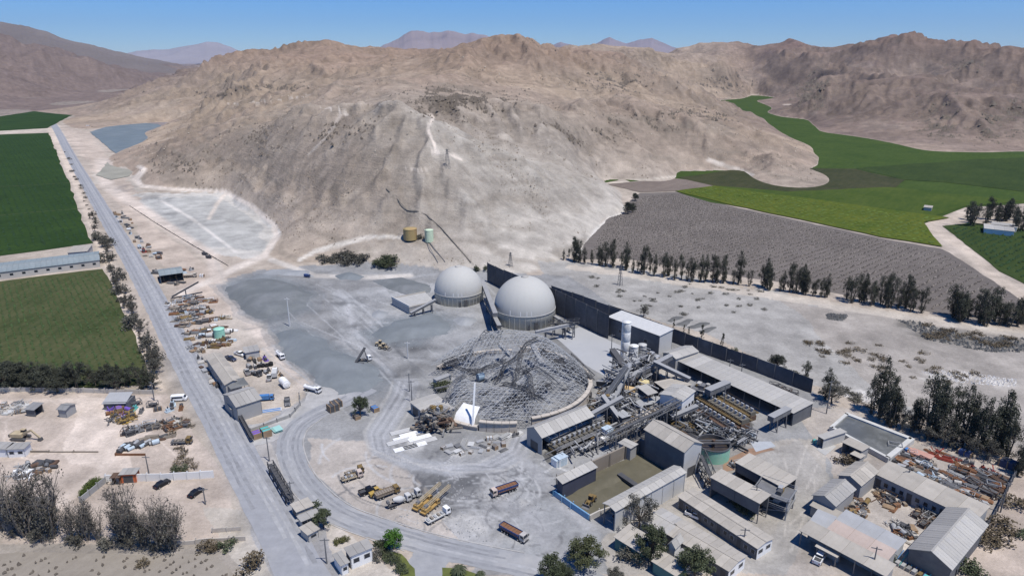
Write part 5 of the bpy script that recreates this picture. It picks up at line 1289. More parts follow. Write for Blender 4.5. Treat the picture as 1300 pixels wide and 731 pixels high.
# ------------------------------------------------------------------ towers, tanks, silos
def frame_tower(label, px, w, d, hgt, floors, mat=None, rz=math.radians(52), name='steel_tower', cat='steel tower', clutter=6, tank=None):
    c = G(*px); o = thing(name, label, cat, c, rz); mat = mat or STEEL
    for sx in (-1, 1):
        for sy in (-1, 1):
            k = MB(); k.bar((sx * w / 2, sy * d / 2, 0), (sx * w / 2, sy * d / 2, hgt), .32); part('column', k.mesh('column', mat), o)
    for f in range(1, floors + 1):
        z = hgt * f / floors; k = MB(); k.box(-w / 2 - .4, w / 2 + .4, -d / 2 - .4, d / 2 + .4, z - .18, z)
        part('platform', k.mesh('platform', rng.choice((STEEL, STEEL_L, STEEL))), o)
        k = MB()
        for s in (-1, 1):
            for zz in (.5, 1.0):
                k.bar((-w / 2 - .4, s * (d / 2 + .4), z + zz), (w / 2 + .4, s * (d / 2 + .4), z + zz), .07); k.bar((s * (w / 2 + .4), -d / 2 - .4, z + zz), (s * (w / 2 + .4), d / 2 + .4, z + zz), .07)
        part('handrail', k.mesh('handrail', STEEL_L), o)
        z0 = hgt * (f - 1) / floors; k = MB()
        for s in (-1, 1): k.tri_bar((-w / 2, s * d / 2, z0), (w / 2, s * d / 2, z), .2); k.tri_bar((s * w / 2, d / 2, z0), (s * w / 2, -d / 2, z), .2)
        part('brace', k.mesh('brace', mat), o)
        for i in range(clutter):
            x, y = rng.uniform(-.38, .38) * w, rng.uniform(-.38, .38) * d; s = rng.uniform(.5, 1.3); k = MB()
            m = rng.choice((STEEL_D, STEEL, STEEL_L, STEEL_L, R_LIGHT, OCHRE))
            if rng.random() < .5: k.tube((x, y, z + .003), (x, y, z + s * 1.5), s * .6, n=8); part('vessel', k.mesh('vessel', m), o)
            else: k.box(x - s, x + s, y - s * .6, y + s * .6, z + .003, z + s * 1.2); part('machine', k.mesh('machine', m), o)
    return o
frame_tower('tangled grey transfer tower right of the foot of the tall white tank', (801, 478), 5, 4, 7, 3, clutter=4)
frame_tower('grey steel tower beside the ribbed silos', (820, 472), 5, 4, 6, 2, clutter=4)
frame_tower('low dark steel frame between the conveyors and the tan tank', (787, 494), 6, 5, 5, 2, STEEL_D, clutter=6)
frame_tower('grey screening frame in front of the tangle', (771, 519), 5, 5, 4, 2, clutter=5)
frame_tower('dark grinding frame with drums below the tan tank', (806, 512), 6, 4, 3, 1, STEEL_D, clutter=9)
frame_tower('grey pipe tower at the upper end of the conveyor bridge', (835, 476), 4, 3, 6, 2, clutter=3)
frame_tower('ochre stained frame at the corner of the white control house', (889, 506), 4, 5, 4, 2, OCHRE, clutter=8)
frame_tower('rusty machine frame between the white house and the flat roof', (848, 512), 5, 4, 3, 1, RUST2, clutter=7)
frame_tower('tall transformer gantry at the end of the mill house', (981, 645), 6, 8, 5.5, 2, STEEL_L, clutter=3)
frame_tower('dark frame by the brown wrecked steelwork at the ring front', (556, 538), 4, 4, 5, 2, STEEL_D, clutter=5)
def pipework(label, poly, n, z0, z1, mats, lmin=2, lmax=6.5):
    P_ = np.array(poly, float); cx, cy = P_.mean(0); c = G(cx, cy); o = thing('pipework', label, 'pipework', c); m = 0
    while m < n:
        x, y = rng.uniform(P_[:, 0].min(), P_[:, 0].max()), rng.uniform(P_[:, 1].min(), P_[:, 1].max())
        if not in_poly(P_, np.array([x]), np.array([y]))[0]: continue
        g = G(x, y) - c; z = rng.uniform(z0, z1); az = math.radians(rng.choice((40, 40, 40, -50, -50, -50, rng.uniform(0, 180)))); l = rng.uniform(lmin, lmax) / 2; m += 1
        d = Vector((math.cos(az) * l, math.sin(az) * l, rng.choice((0, 0, 0, 0, rng.uniform(-2.2, 2.2))))); a = g + Vector((0, 0, z)) - d; b = g + Vector((0, 0, z)) + d; a.z = max(a.z, .2); b.z = max(b.z, .2); k = MB(); mt = rng.choice(mats)
        if rng.random() < .5: k.tube(a, b, rng.uniform(.10, .28), n=6); part('pipe', k.mesh('pipe', mt), o)
        else: k.bar(a, b, rng.uniform(.15, .55), rng.uniform(.15, .5)); part('beam', k.mesh('beam', mt), o)
        if rng.random() < .5: k = MB(); k.bar(b * .9 + a * .1, Vector((b.x * .9 + a.x * .1, b.y * .9 + a.y * .1, 0)), .2); part('prop', k.mesh('prop', STEEL), o)
GM = [STEEL, STEEL_D, STEEL_L, STEEL, W_GREY, COVER, STEEL_D]
pipework('tangle of grey pipes and chutes at the foot of the tall white tank', [(765, 495), (788, 468), (828, 466), (835, 490), (800, 505)], 150, 1, 9, GM)
pipework('tangle of pipes and frames around the tan tank', [(765, 500), (800, 492), (832, 505), (815, 525), (775, 540), (752, 525)], 130, .6, 5, GM + [RUST2])
pipework('pipes and walkways strewn between the ochre banks and the mint tank', [(872, 525), (925, 548), (958, 552), (940, 572), (890, 550)], 130, .4, 3, GM + [STEEL_D, STEEL_D])
pipework('pipes running beside the cell row above the pit', [(772, 545), (815, 525), (850, 525), (870, 542), (840, 535), (800, 553)], 60, .5, 4, GM + [OCHRE])
pipework('pipes and frames beside the blue cell rows', [(700, 582), (730, 572), (775, 550), (780, 558), (735, 582), (712, 592)], 40, .5, 3, GM + [OCHRE])
pipework('thin frames between the ring wall and the broad warehouse', [(672, 545), (720, 520), (748, 508), (752, 516), (700, 540)], 40, .3, 2.2, GM)

def tank(label, px, r, h, mat, base=0, n=28, ribs=0, roof='flat', name='tank', cat='tank', ladder=True, open_top=False, on=None, dish=.12):
    c = on if on is not None else G(*px); c = Vector((c.x, c.y, c.z)); o = thing(name, label, cat, c)
    z = base
    if ribs:
        for i in range(ribs):
            z0 = z + h * i / ribs + .02; z1 = z + h * (i + 1) / ribs - .02
            k = MB(); k.lathe([(r * .97, z0), (r, z0 + .08), (r, z1 - .08), (r * .97, z1)], n); part('ring_course', k.mesh('ring_course', mat, smooth=True), o)
        k = MB(); k.lathe([(r * .965, z), (r * .965, z + h)], n); part('shell', k.mesh('shell', mat, smooth=True), o)
    else:
        k = MB(); k.lathe([(r, z - .3), (r, z + h)], n); part('shell', k.mesh('shell', mat, smooth=True), o)
    if open_top:
        k = MB(); k.lathe([(r, z + h), (r + .2, z + h + .02), (r + .2, z + h + .2), (r - .25, z + h + .2), (r - .25, z + h - 1.0)], n); part('rim', k.mesh('rim', STEEL_D), o)
        k = MB(); k.lathe([(r - .2, z + h - 1.0), (0, z + h - 1.3)], n); part('slurry', k.mesh('slurry', M('dark_slurry', (.05, .04, .032), rough=.35, var=.3, scale=.6)), o)
        for w in (-.7, .7): k = MB(); k.bar((-r, w, z + h + .5), (r, w, z + h + .5), .25, .4); part('bridge', k.mesh('bridge', STEEL), o)
        k = MB(); k.tube((0, 0, z + h - 1.2), (0, 0, z + h + 1.2), .5); part('rake_drive', k.mesh('rake_drive', RUST2), o)
    else:
        k = MB(); k.lathe([(r + .1, z + h), (r + .1, z + h + .12), (r * .5, z + h + .12 + r * dish * .6), (0, z + h + .12 + r * dish)], n); part('tank_roof', k.mesh('tank_roof', mat, smooth=True), o)
    if ladder:
        k = MB(); a = -2.2; d = Vector((math.cos(a), math.sin(a), 0)); s = Vector((-d.y, d.x, 0)) * .25
        for e in (-1, 1): k.bar(d * (r + .25) + s * e + Vector((0, 0, base)), d * (r + .25) + s * e + Vector((0, 0, base + h + 1)), .08)
        part('ladder', k.mesh('ladder', STEEL), o)
    if base > .5:
        for i in range(4):
            a = math.pi / 4 + i * math.pi / 2; k = MB(); k.bar((math.cos(a) * r * .85, math.sin(a) * r * .85, 0), (math.cos(a) * r * .85, math.sin(a) * r * .85, base), .25); part('leg', k.mesh('leg', STEEL), o)
    return o
SILO = M('silo_white', (.72, .72, .70), rough=.5, var=.12, scale=.4, stain=(.36, .345, .31), stain_amt=.8, stain_scale=.35)
tank('tall whitish tank column rising above the tangled plant', (793, 456), 1.75, 15.5, SILO, ribs=4, n=20)
tank('ribbed grey silo next to the tall white column', (804, 457), 1.7, 6.0, SILO, ribs=6, n=20)
tank('ribbed grey silo farther right of the tall white column', (814.5, 455.5), 1.6, 6.0, M('silo_grey', (.48, .475, .45), rough=.5, var=.12, scale=.4), ribs=6, n=20)
tank('mint green thickener tank with dark open top', (904, 578), 4.8, 4.1, M('mint_tank', (.24, .50, .385), rough=.6, var=.09, scale=.3, stain=(.33, .47, .39), stain_amt=.7, stain_scale=.5), open_top=True, n=40)
def hill_tank(label, px, r, h, mat):
    p = P(*px); return tank(label, px, r, h, mat, on=p, ribs=0)
hill_tank('tan streaked water tank on the hillside terrace', (521, 303), 4.0, 6.0, M('tank_tan', (.36, .28, .13), var=.15, stain=(.33, .17, .08), stain_amt=.8, stain_scale=.3, stretch=(1, 1, .15)))
hill_tank('pale green water tank on the hillside terrace', (545, 306), 2.5, 6.6, M('tank_pale_green', (.52, .62, .45), var=.1))
def drum(label, px, z, l, r, mat, az, name='drum_tank', cat='tank'):
    c = G(*px, z); o = thing(name, label, cat, (c.x, c.y, 0)); d = Vector((math.sin(az), math.cos(az), 0)) * l / 2
    k = MB(); k.tube(Vector((0, 0, z)) - d, Vector((0, 0, z)) + d, r, n=18)
    part('barrel', k.mesh('barrel', mat, smooth=False), o)
    for s in (-1, 1): k = MB(); k.tube(d * s * .98 + Vector((0, 0, z)), d * s * 1.08 + Vector((0, 0, z)), r * .85, r * .5, n=18); part('end_cap', k.mesh('end_cap', mat), o)
    for s in (-.55, .55): k = MB(); k.bar(d * s, d * s + Vector((0, 0, z - r * .6)), r * 1.4, .5); part('saddle', k.mesh('saddle', STEEL), o)
    return o
drum('tan horizontal tank in the middle of the tangled plant', (797, 496), 3.0, 4.6, 1.7, TAN, math.radians(115))
drum('cream yellow drum behind the small light canopy', (817, 487), 3.0, 3.6, 1.5, M('cream_paint', (.58, .49, .26), rough=.6, var=.1), math.radians(110))
drum('pale blue crumpled bin inside the wrecked dome', (610, 478), 3.0, 2.4, 1.4, M('pale_blue_paint', (.22, .30, .38), rough=.6, var=.2), math.radians(60), 'bin', 'bin')
drum('white tank on trestles between the truck yard and the camp', (361, 485), 1.7, 4.5, 1.35, WHITE, math.radians(-38))

# flotation banks: a trough, cells each with a motor, walkway
def flot(label, a, b, n, w, h, mat, cellm, z=0.0, name='flotation_bank', cat='flotation bank', shaft=True, deck=None, rows=1):
    A = G(*a); B = G(*b); u = B - A; L = u.length; o = thing(name, label, cat, (A.x, A.y, z), math.atan2(u.y, u.x))
    k = MB(); k.box(0, L, -w / 2, w / 2, 0, h * .55); part('trough', k.mesh('trough', mat), o)
    for i in range(int(L / 4) + 1):
        for s in (-1, 1):
            k = MB(); x = min(i * 4 + .2, L - .2); k.bar((x, s * (w / 2 + 1.0), 0), (x, s * (w / 2 + 1.0), h * .8), .18); part('post', k.mesh('post', STEEL), o)
    for s in (-1, 1):
        k = MB(); k.box(0, L, s * (w / 2 + .65) - .5, s * (w / 2 + .65) + .5, h * .72, h * .8); part('walkway', k.mesh('walkway', deck or STEEL), o)
        k = MB(); k.bar((0, s * (w / 2 + 1.12), h * .8 + 1), (L, s * (w / 2 + 1.12), h * .8 + 1), .09); part('handrail', k.mesh('handrail', STEEL_L if deck is None else deck), o)
    cw = L / n
    cm = MB(); cm.box(-cw * .40, cw * .40, -w * .46, w * .46, h * .55, h); cme = cm.mesh('cell', cellm)
    mm = MB(); mm.tube((0, 0, h), (0, 0, h + .9), cw * .2, n=8); mm.box(-cw * .3, cw * .3, -.25, .25, h + .9, h + 1.15); mme = mm.mesh('motor', STEEL_L)
    for r_ in range(rows):
        for i in range(n):
            c_ = part('cell', cme, o, ((i + .5) * cw, (r_ - (rows - 1) / 2) * w / rows, 0)); 
            if rows > 1: c_.scale = (1, 1 / rows * .9, 1)
            if shaft: part('motor', mme, o, ((i + .5) * cw, (r_ - (rows - 1) / 2) * w / rows, .002))
    return o
CELLB = M('cell_bluegrey', (.42, .50, .56), rough=.5, var=.25, scale=.6)
CELLD = M('cell_dark', (.13, .12, .10), rough=.7, var=.3, scale=.6)
flot('upper row of pale blue flotation cells along the broad warehouse', (692, 566), (759, 535), 11, 3.4, 3.2, STEEL_D, CELLB)
flot('lower row of ochre grey cells between the warehouse and the pit', (700, 575), (768, 545), 11, 2.6, 2.4, OCHRE, CELLD)
flot('row of small white pumps along the far pit wall', (735, 574), (772, 557), 8, 1.2, 1.4, STEEL, WHITE, shaft=False)
flot('row of grey settling cells climbing from the pit to the wide flat roof', (790, 544), (862, 511), 12, 2.2, 2.0, STEEL_D, CREAM, shaft=False)
flot('ochre flotation bank nearest the white control house', (890, 511), (946, 545), 11, 3.6, 3.4, RUST2, CELLD, deck=M('ochre_deck', (.15, .105, .045), rough=.8, var=.35, scale=.8, stain=(.07, .06, .05), stain_amt=.8, stain_scale=.4))
flot('ochre flotation bank on the long roof side', (899, 502), (956, 534), 10, 2.6, 3.0, RUST2, CELLD, deck=M('ochre_deck', (.15, .105, .045), rough=.8, var=.35, scale=.8, stain=(.07, .06, .05), stain_amt=.8, stain_scale=.4))
flot('dark flotation bank on the pit side of the ochre banks', (882, 520), (932, 552), 9, 2.6, 2.6, STEEL_D, STEEL_D, deck=RUST2)
for lab, px, sz in (('white electrical cabinet at the near end of the blue cell rows', (712, 589), (1.6, 1.2, 2.6)), ('second white cabinet by the near end of the blue cell rows', (707, 590), (1.2, 1.2, 2.2)), ('bright white cabinet at the far end of the blue cell rows', (771, 555), (1.4, 1.4, 3.2))):
    o = thing('cabinet', lab, 'cabinet', G(*px), math.radians(38)); k = MB(); k.box(-sz[0], sz[0], -sz[1], sz[1], 0, sz[2]); part('body', k.mesh('body', WHITE), o)
    k = MB(); k.box(-sz[0] - .1, sz[0] + .1, -sz[1] - .1, sz[1] + .1, sz[2], sz[2] + .1); part('lid', k.mesh('lid', CELLB), o); k = MB(); k.box(-sz[0] * .8, sz[0] * .8, -sz[1] - .06, -sz[1] - .003, .2, sz[2] - .3); part('door', k.mesh('door', CELLB), o)

# ------------------------------------------------------------------ dark screen fence
SCREEN = M('screen_mesh', (.085, .088, .098), rough=.85, var=.25, scale=.3, rand=.22, stain=(.13, .13, .135), stain_amt=.7, stain_scale=.12)
def screen(label, pts, heights, panel, mat, post=STEEL, name='screen_fence', cat='fence', thick=.12, rails=True):
    W_ = [G(*p) for p in pts]; c = W_[0]; o = thing(name, label, cat, (c.x, c.y, 0))
    for (p, q, h0, h1) in zip(W_[:-1], W_[1:], heights[:-1], heights[1:]):
        n = max(1, int((q - p).length / panel))
        for i in range(n):
            a = p.lerp(q, i / n) - c; b = p.lerp(q, (i + 1) / n) - c; za = h0 + (h1 - h0) * i / n; zb = h0 + (h1 - h0) * (i + 1) / n
            d = (b - a).normalized(); s = Vector((-d.y, d.x, 0)) * thick / 2; a2 = a + d * .03; b2 = b - d * .03; za += rng.uniform(-.12, .12)
            k = MB(); k._add([a2 - s, b2 - s, b2 + s, a2 + s, a2 - s + Vector((0, 0, za)), b2 - s + Vector((0, 0, za)), b2 + s + Vector((0, 0, za)), a2 + s + Vector((0, 0, za))],
                             [(3, 2, 1, 0), (4, 5, 6, 7), (0, 1, 5, 4), (1, 2, 6, 5), (2, 3, 7, 6), (3, 0, 4, 7)])
            part('panel', k.mesh('panel', mat), o)
            k = MB(); k.bar(a + s * 2.6, a + s * 2.6 + Vector((0, 0, za + .25)), .22); k.bar(a - s * 2.6, a - s * 2.6 + Vector((0, 0, za + .25)), .16); part('post', k.mesh('post', post), o)
    return o
screen('tall dark corrugated screen behind the storage domes', [(619, 357), (640, 368), (705, 397), (772, 430)], [10, 10.5, 11, 10.5], 6.5, SCREEN)
screen('long dark mesh fence between the pale plain and the long roof', [(772, 404), (810, 417), (885, 446), (960, 472), (1030, 499)], [6.5, 6.0, 5.8, 5.6, 5.4], 6.0, SCREEN)
screen('second tier of dark mesh above the tall corrugated screen', [(700, 384), (740, 398), (790, 416)], [8.5, 8.5, 7.5], 6.5, M('mesh_grey', (.15, .155, .165), rough=.85, var=.2))
screen('white concrete panel wall behind the parked black cars', [(135, 611), (205, 610), (272, 606)], [2.2, 2.2, 2.2], 3.0, W_WHITE, W_WHITE, 'boundary_wall', 'wall', .2)
screen('grey wall leading from the white wall past the green hedge', [(103, 638), (135, 612)], [1.8, 1.8], 3.0, W_GREY, W_GREY, 'boundary_wall', 'wall', .2)
screen('beige block wall along the trees above the lot', [(-40, 497), (80, 497), (160, 500), (196, 500)], [1.6, 1.6, 1.6, 1.6], 3.5, W_CONC, W_CONC, 'boundary_wall', 'wall', .2)
screen('low broken wall south of the lot by the bushes', [(228, 692), (270, 688), (312, 686)], [1.2, 1.2, 1.2], 3.0, CREAM, CREAM, 'boundary_wall', 'wall', .2)
screen('low rail fence in the beige lot left of the road', [(270, 676), (306, 673)], [1.2, 1.2], 3.0, M('pale_rail', (.45, .41, .36), var=.2), W_CONC, 'rail_fence', 'fence', .1)
screen('dark boundary fence on the right of the service yard', [(1290, 600), (1262, 655), (1213, 731)], [1.8, 1.8, 1.8], 3.0, SCREEN)
screen('thin wall edging the lot above the orange container', [(0, 574), (62, 574), (125, 574)], [.5, .5, .5], 6.0, W_BROWN, W_BROWN, 'boundary_wall', 'wall', .2)
screen('rusty rail wall between the lot and the white wall', [(147, 578), (185, 578)], [.6, .6], 6.0, RUST, RUST, 'boundary_wall', 'wall', .2)
screen('low dark fence along the edge of the leach yard', [(165, 262), (200, 285), (245, 312), (290, 338)], [.55, .55, .55, .55], 9.0, M('fence_dark', (.20, .18, .16), var=.2), STEEL, thick=.1)
screen('low wall round the roadside camp on the yard side', [(318, 548), (368, 530), (381, 515), (380, 498)], [1.2, 1.2, 1.2, 1.2], 3.5, M('rail_grey', (.33, .32, .30), var=.2), STEEL, 'rail_fence', 'fence', .1)

# pit: walls in panels, sand floor, long beam
PITW = [(704, 626), (711, 622), (752, 593), (810.5, 569), (861, 598)]
screen('brown stained concrete wall on the far side of the sand pit', [(708, 620), (752, 601), (811, 573)], [4.0, 4.2, 4.2], 5.0, W_BROWN, W_BROWN, 'pit_wall', 'wall', .5)
screen('dark wall at the upper end of the sand pit under the tall hall', [(811, 573), (838, 588), (864, 603)], [4.6, 4.6, 4.6], 5.0, W_DARK, W_DARK, 'pit_wall', 'wall', .5)
screen('sky blue plated wall closing the road end of the sand pit', [(704, 629), (726, 645), (748, 660)], [1.6, 1.6, 1.6], 3.2, W_BLUE, W_BLUE, 'pit_wall', 'wall', .4)
screen('low concrete wall on the near side of the sand pit', [(748, 660), (762, 653), (784, 645)], [1.4, 1.4, 1.4], 4, W_CONC, W_CONC, 'pit_wall', 'wall', .4)
SAND = M('olive_sand', (.105, .096, .066), rough=.95, var=.14, scale=.25, stain=(.14, .128, .095), stain_amt=.7, stain_scale=.06, bump=.3)
sheet('sand_floor', 'olive sand floor of the pit', [(706, 628), (747, 658), (782, 645), (868, 607), (812, 575), (752, 602)], .12, SAND, 3, .1)
heap('low olive sand bank along the far wall of the pit', [(722, 622), (760, 602), (806, 580), (838, 596), (812, 600), (770, 620), (740, 632)], .9, SAND, slope=.2, seed=41, cat='sand heap', name='sand_heap', cell=1.5)
# slurry basin
BAS = [(1055, 547), (1074.5, 530), (1156, 562), (1126, 586)]
bw = [G(*p) for p in BAS]
o = thing('slurry_basin', 'concrete basin of grey slurry beside the line of dark trees', 'basin', bw[0])
for i in range(4):
    a, b = bw[i] - bw[0], bw[(i + 1) % 4] - bw[0]; k = MB(); e = (b - a).normalized() * .5
    k.bar(a - e + Vector((0, 0, .8)), b + e * .0 + Vector((0, 0, .8)), 1.5 if i in (1, 2) else 1.0, 1.6); part('basin_wall', k.mesh('basin_wall', M('basin_concrete', (.50, .50, .48), var=.12, scale=.4, stain=(.36, .35, .32), stain_amt=.6)), o)
SLU = M('grey_slurry', (.105, .11, .108), rough=.35, var=.18, scale=.12, stain=(.22, .225, .22), stain_amt=.8, stain_scale=.1)
s_ = sheet('slurry', 'still grey slurry in the concrete basin', BAS, 1.1, SLU, 4, 0)
sheet('concrete_pad', 'pale concrete pad in front of the slurry basin', [(1036, 570), (1050, 560), (1062, 567), (1048, 578)], .06, CONC, 4, .1)
sheet('concrete_apron', 'wide pale concrete apron between the ring and the dark screen', [(705, 428), (735, 415), (792, 440), (790, 455), (768, 478), (742, 462)], .06, M('apron', (.36, .366, .375), var=.08, scale=.2, stain=(.31, .315, .32), stain_amt=.6, stain_scale=.1), 6, .2)
sheet('concrete_pad', 'pale blue grey slab beyond the mint tank', [(952, 560), (978, 560), (985, 566), (960, 573)], .06, M('pad_blue', (.36, .38, .40), var=.12), 4, .2)
sheet('rust_stain', 'red brown stained earth strip between the mint tank and the mill house', [(915, 590), (950, 570), (975, 566), (985, 572), (958, 580), (938, 595), (922, 600)], .05, M('red_earth', (.26, .165, .11), var=.3, scale=.3, stain=(.16, .12, .09), stain_amt=.8), 4, .8)

# concrete ramp wedge left of the smaller dome
k = MB(); A, B, C_, D_ = G(498, 387), G(520, 399), G(552, 384), G(540, 372); c = G(520, 388)
z = Vector((0, 0, 1))
k._add([A - c, B - c, C_ - c, D_ - c, A - c + z * 3.2, B - c + z * 3.2, C_ - c + z * .4, D_ - c + z * .4], [(3, 2, 1, 0), (4, 5, 6, 7), (0, 1, 5, 4), (1, 2, 6, 5), (2, 3, 7, 6), (3, 0, 4, 7)])
o = thing('unloading_ramp', 'concrete ramp wedge leading up from the smaller storage dome', 'ramp', c); part('ramp_body', k.mesh('ramp_body', CONC), o)
k = MB(); k.bar(A - c + z * 3.7, B - c + z * 3.7, .4, 1.0); part('end_wall', k.mesh('end_wall', W_LIGHT), o)
for p, q in ((A, D_), (B, C_)):
    k = MB(); k.bar(p - c + z * 3.4, q - c + z * .7, .3, .6); part('parapet', k.mesh('parapet', W_CONC), o)

# white roofing sheets laid on the ground in front of the ring
for i, (px, py) in enumerate(((510, 548), (514, 556), (533, 556), (540, 560), (527, 566), (515, 569), (506, 561), (522, 551))):
    o = thing('roofing_sheets', 'stack of white roofing sheets laid beside the haul road', 'roofing sheets', G(px, py), math.radians(28), 'white sheets laid on the ground')
    for j in range(3):
        k = MB(); k.box(-3.6, 3.6, -1.0 + j * .7, -.36 + j * .7, 0.06, .22 + .03 * j); part('sheet', k.mesh('sheet', WHITE if i % 3 else W_LIGHT), o)
# brown wreck of steel at the ring's front left
wk = thing('wrecked_steelwork', 'heap of brown twisted steelwork at the left front of the ring', 'steel wreck', G(553, 545))
for i in range(90):
    k = MB(); a = Vector((rng.uniform(-5, 5), rng.uniform(-3, 5), rng.uniform(.3, 5))); d = Vector((rng.gauss(0, 1), rng.gauss(0, 1), rng.gauss(0, .8))).normalized() * rng.uniform(1.2, 4)
    e = a + d; e.z = max(e.z, .2); k.bar(a, e, rng.uniform(.25, .9), rng.uniform(.2, .7)); part('bent_beam', k.mesh('bent_beam', rng.choice((RUST2, STEEL_D, W_BROWN, W_BROWN, STEEL))), wk)

# ------------------------------------------------------------------ masts and pylons
def pole(label, p, h, mat=STEEL, arms=1, r=.16, name='utility_pole', cat='pole', group=None):
    o = thing(name, label, cat, p, rng.uniform(-.4, .4), group); k = MB(); k.tube((0, 0, -.3), (0, 0, h), r * 1.2, r * .8, n=7); part('shaft', k.mesh('shaft', mat), o)
    for i in range(arms):
        k = MB(); k.bar((-1.1, 0, h - .5 - i * .9), (1.1, 0, h - .5 - i * .9), .16); part('crossarm', k.mesh('crossarm', mat), o)
    return o
PALE = M('pale_pole', (.55, .55, .54), var=.1)
pole('tall pale lighting mast standing by the flat blue grey heap', G(368, 414), 13, PALE, 1, .28, 'light_mast', 'light mast')
pole('lamp mast by the loaders in the middle of the yard', G(518, 455), 7, PALE, 1, .2, 'light_mast', 'light mast')
for lab, px, h in (('pole on the right of the dirt road above the slurry basin', (1049, 525), 12), ('pole in the service yard behind the near scrap heap', (1150, 620), 7), ('pole at the bottom right beside the dark boundary fence', (1270, 650), 9), ('pole in front of the long beige open shed', (1106, 731), 8),
                   ('pole beside the ochre flotation banks', (918, 521), 9), ('pole between the long roof and the fence', (925, 478), 7), ('second pole between the long roof and the fence', (940, 484), 7), ('pole by the trees above the beige lot', (196, 508), 7), ('pole at the lower right of the office row', (943, 697), 6),
                   ('bent pole behind the white panel wall', (190, 606), 7), ('pole standing in the yellow dirt of the parking lot', (261, 640), 5), ('pole near the plant gate', (342, 585), 8), ('pole beside the weighbridge gate', (371, 640), 7), ('pole by the guard house', (415, 715), 7), ('pole on the apron right of the ring', (776, 448), 8),
                   ('dark pole at the lower edge of the inner yard road', (523, 510), 8), ('dark pole at the yard junction', (520, 497), 7), ('pole at the corner of the mill house', (957, 650), 8)):
    pole(lab, G(*px), h)
def pylon(label, p, h, w, mat=STEEL):
    o = thing('pylon', label, 'pylon', p, .5); k = MB(); n = 6
    for sx in (-1, 1):
        for sy in (-1, 1):
            q = MB(); q.bar((sx * w / 2, sy * w / 2, -.5), (sx * w * .08, sy * w * .08, h), .15); part('leg', q.mesh('leg', mat), o)
    for i in range(n):
        z0, z1 = h * i / n, h * (i + 1) / n; a0, a1 = w / 2 * (1 - .84 * i / n), w / 2 * (1 - .84 * (i + 1) / n)
        for s in (-1, 1): k.tri_bar((-a0, s * a0, z0), (a1, s * a1, z1), .08); k.tri_bar((a0, s * a0, z0), (-a1, s * a1, z1), .08); k.tri_bar((s * a0, -a0, z0), (s * a1, a1, z1), .08); k.tri_bar((s * a0, a0, z0), (s * a1, -a1, z1), .08)
    part('bracing', k.mesh('bracing', mat), o)
    for z in (.72, .84, .96): q = MB(); q.bar((-w * .55, 0, h * z), (w * .55, 0, h * z), .14); part('crossarm', q.mesh('crossarm', mat), o)
    return o
pylon('lattice pylon standing on the pale plain behind the dark screen', G(787, 362), 11, 2)
pylon('lattice pylon on the shoulder of the near hill', P(568, 213), 12, 3)
pylon('small pylon on the pale slope above the domes', P(648, 338), 8, 2)
# pipes down the hill
pipe = MB(); pp = [P(x, y, .5) for x, y in ((490, 240), (505, 254), (517, 268), (530, 269), (542, 274), (560, 290), (580, 313), (598, 334))]
c0 = pp[0].copy(); o = thing('hill_pipeline', 'dark pipeline running down the slope to the smaller dome', 'pipeline', c0)
for a, b in zip(pp[:-1], pp[1:]): k = MB(); k.tube(a - c0, b - c0, .28, n=6); part('pipe_run', k.mesh('pipe_run', M('pipe_dark', (.20, .18, .155), var=.2)), o)
for j, (a, b) in enumerate((((545, 308), (565, 333)), ((541, 307), (556, 334)))):
    p, q = P(*a, .4), P(*b, .4); o = thing('hill_pipeline', ('thin pipe falling from the pale green tank', 'second thin pipe falling between the two hillside tanks')[j], 'pipeline', p); k = MB(); k.tube(Vector((0, 0, 0)), q - p, .18, n=6); part('pipe_run', k.mesh('pipe_run', STEEL), o)
# ------------------------------------------------------------------ vehicles (x forward, origin on the ground under the middle)
def wheels(o, xs, w, r, name='wheel', width=.3):
    k = MB(); k.tube((0, -width / 2, 0), (0, width / 2, 0), r, n=12); me = k.mesh('tyre', BLACK)
    k = MB(); k.tube((0, -width / 2 - .02, 0), (0, width / 2 + .02, 0), r * .55, n=10); mr_ = k.mesh('rim', CHROME)
    for x in xs:
        for s in (-1, 1):
            t = part(name, me, o, (x, s * w / 2, r)); part('rim', mr_, t)

def prof(pts, y0, y1, inset=0.0):
    """side profile (x, z) extruded across y"""
    k = MB(); n = len(pts)
    vs = [(x, y0 + (inset if z > .9 * max(p[1] for p in pts) else 0), z) for x, z in pts] + [(x, y1 - (inset if z > .9 * max(p[1] for p in pts) else 0), z) for x, z in pts]
    fs = [tuple(range(n)), tuple(range(2 * n - 1, n - 1, -1))] + [(i, n + i, n + (i + 1) % n, (i + 1) % n) for i in range(n)]
    return k._add(vs, fs)

def lamps(o, x, y, z, mat=None):
    for s in (-1, 1):
        k = MB(); k.box(x - .04, x + .04, s * y - .14, s * y + .14, z - .1, z + .1); part('headlight' if x > 0 else 'tail_light', k.mesh('lamp', mat or (WHITE if x > 0 else RED)), o)

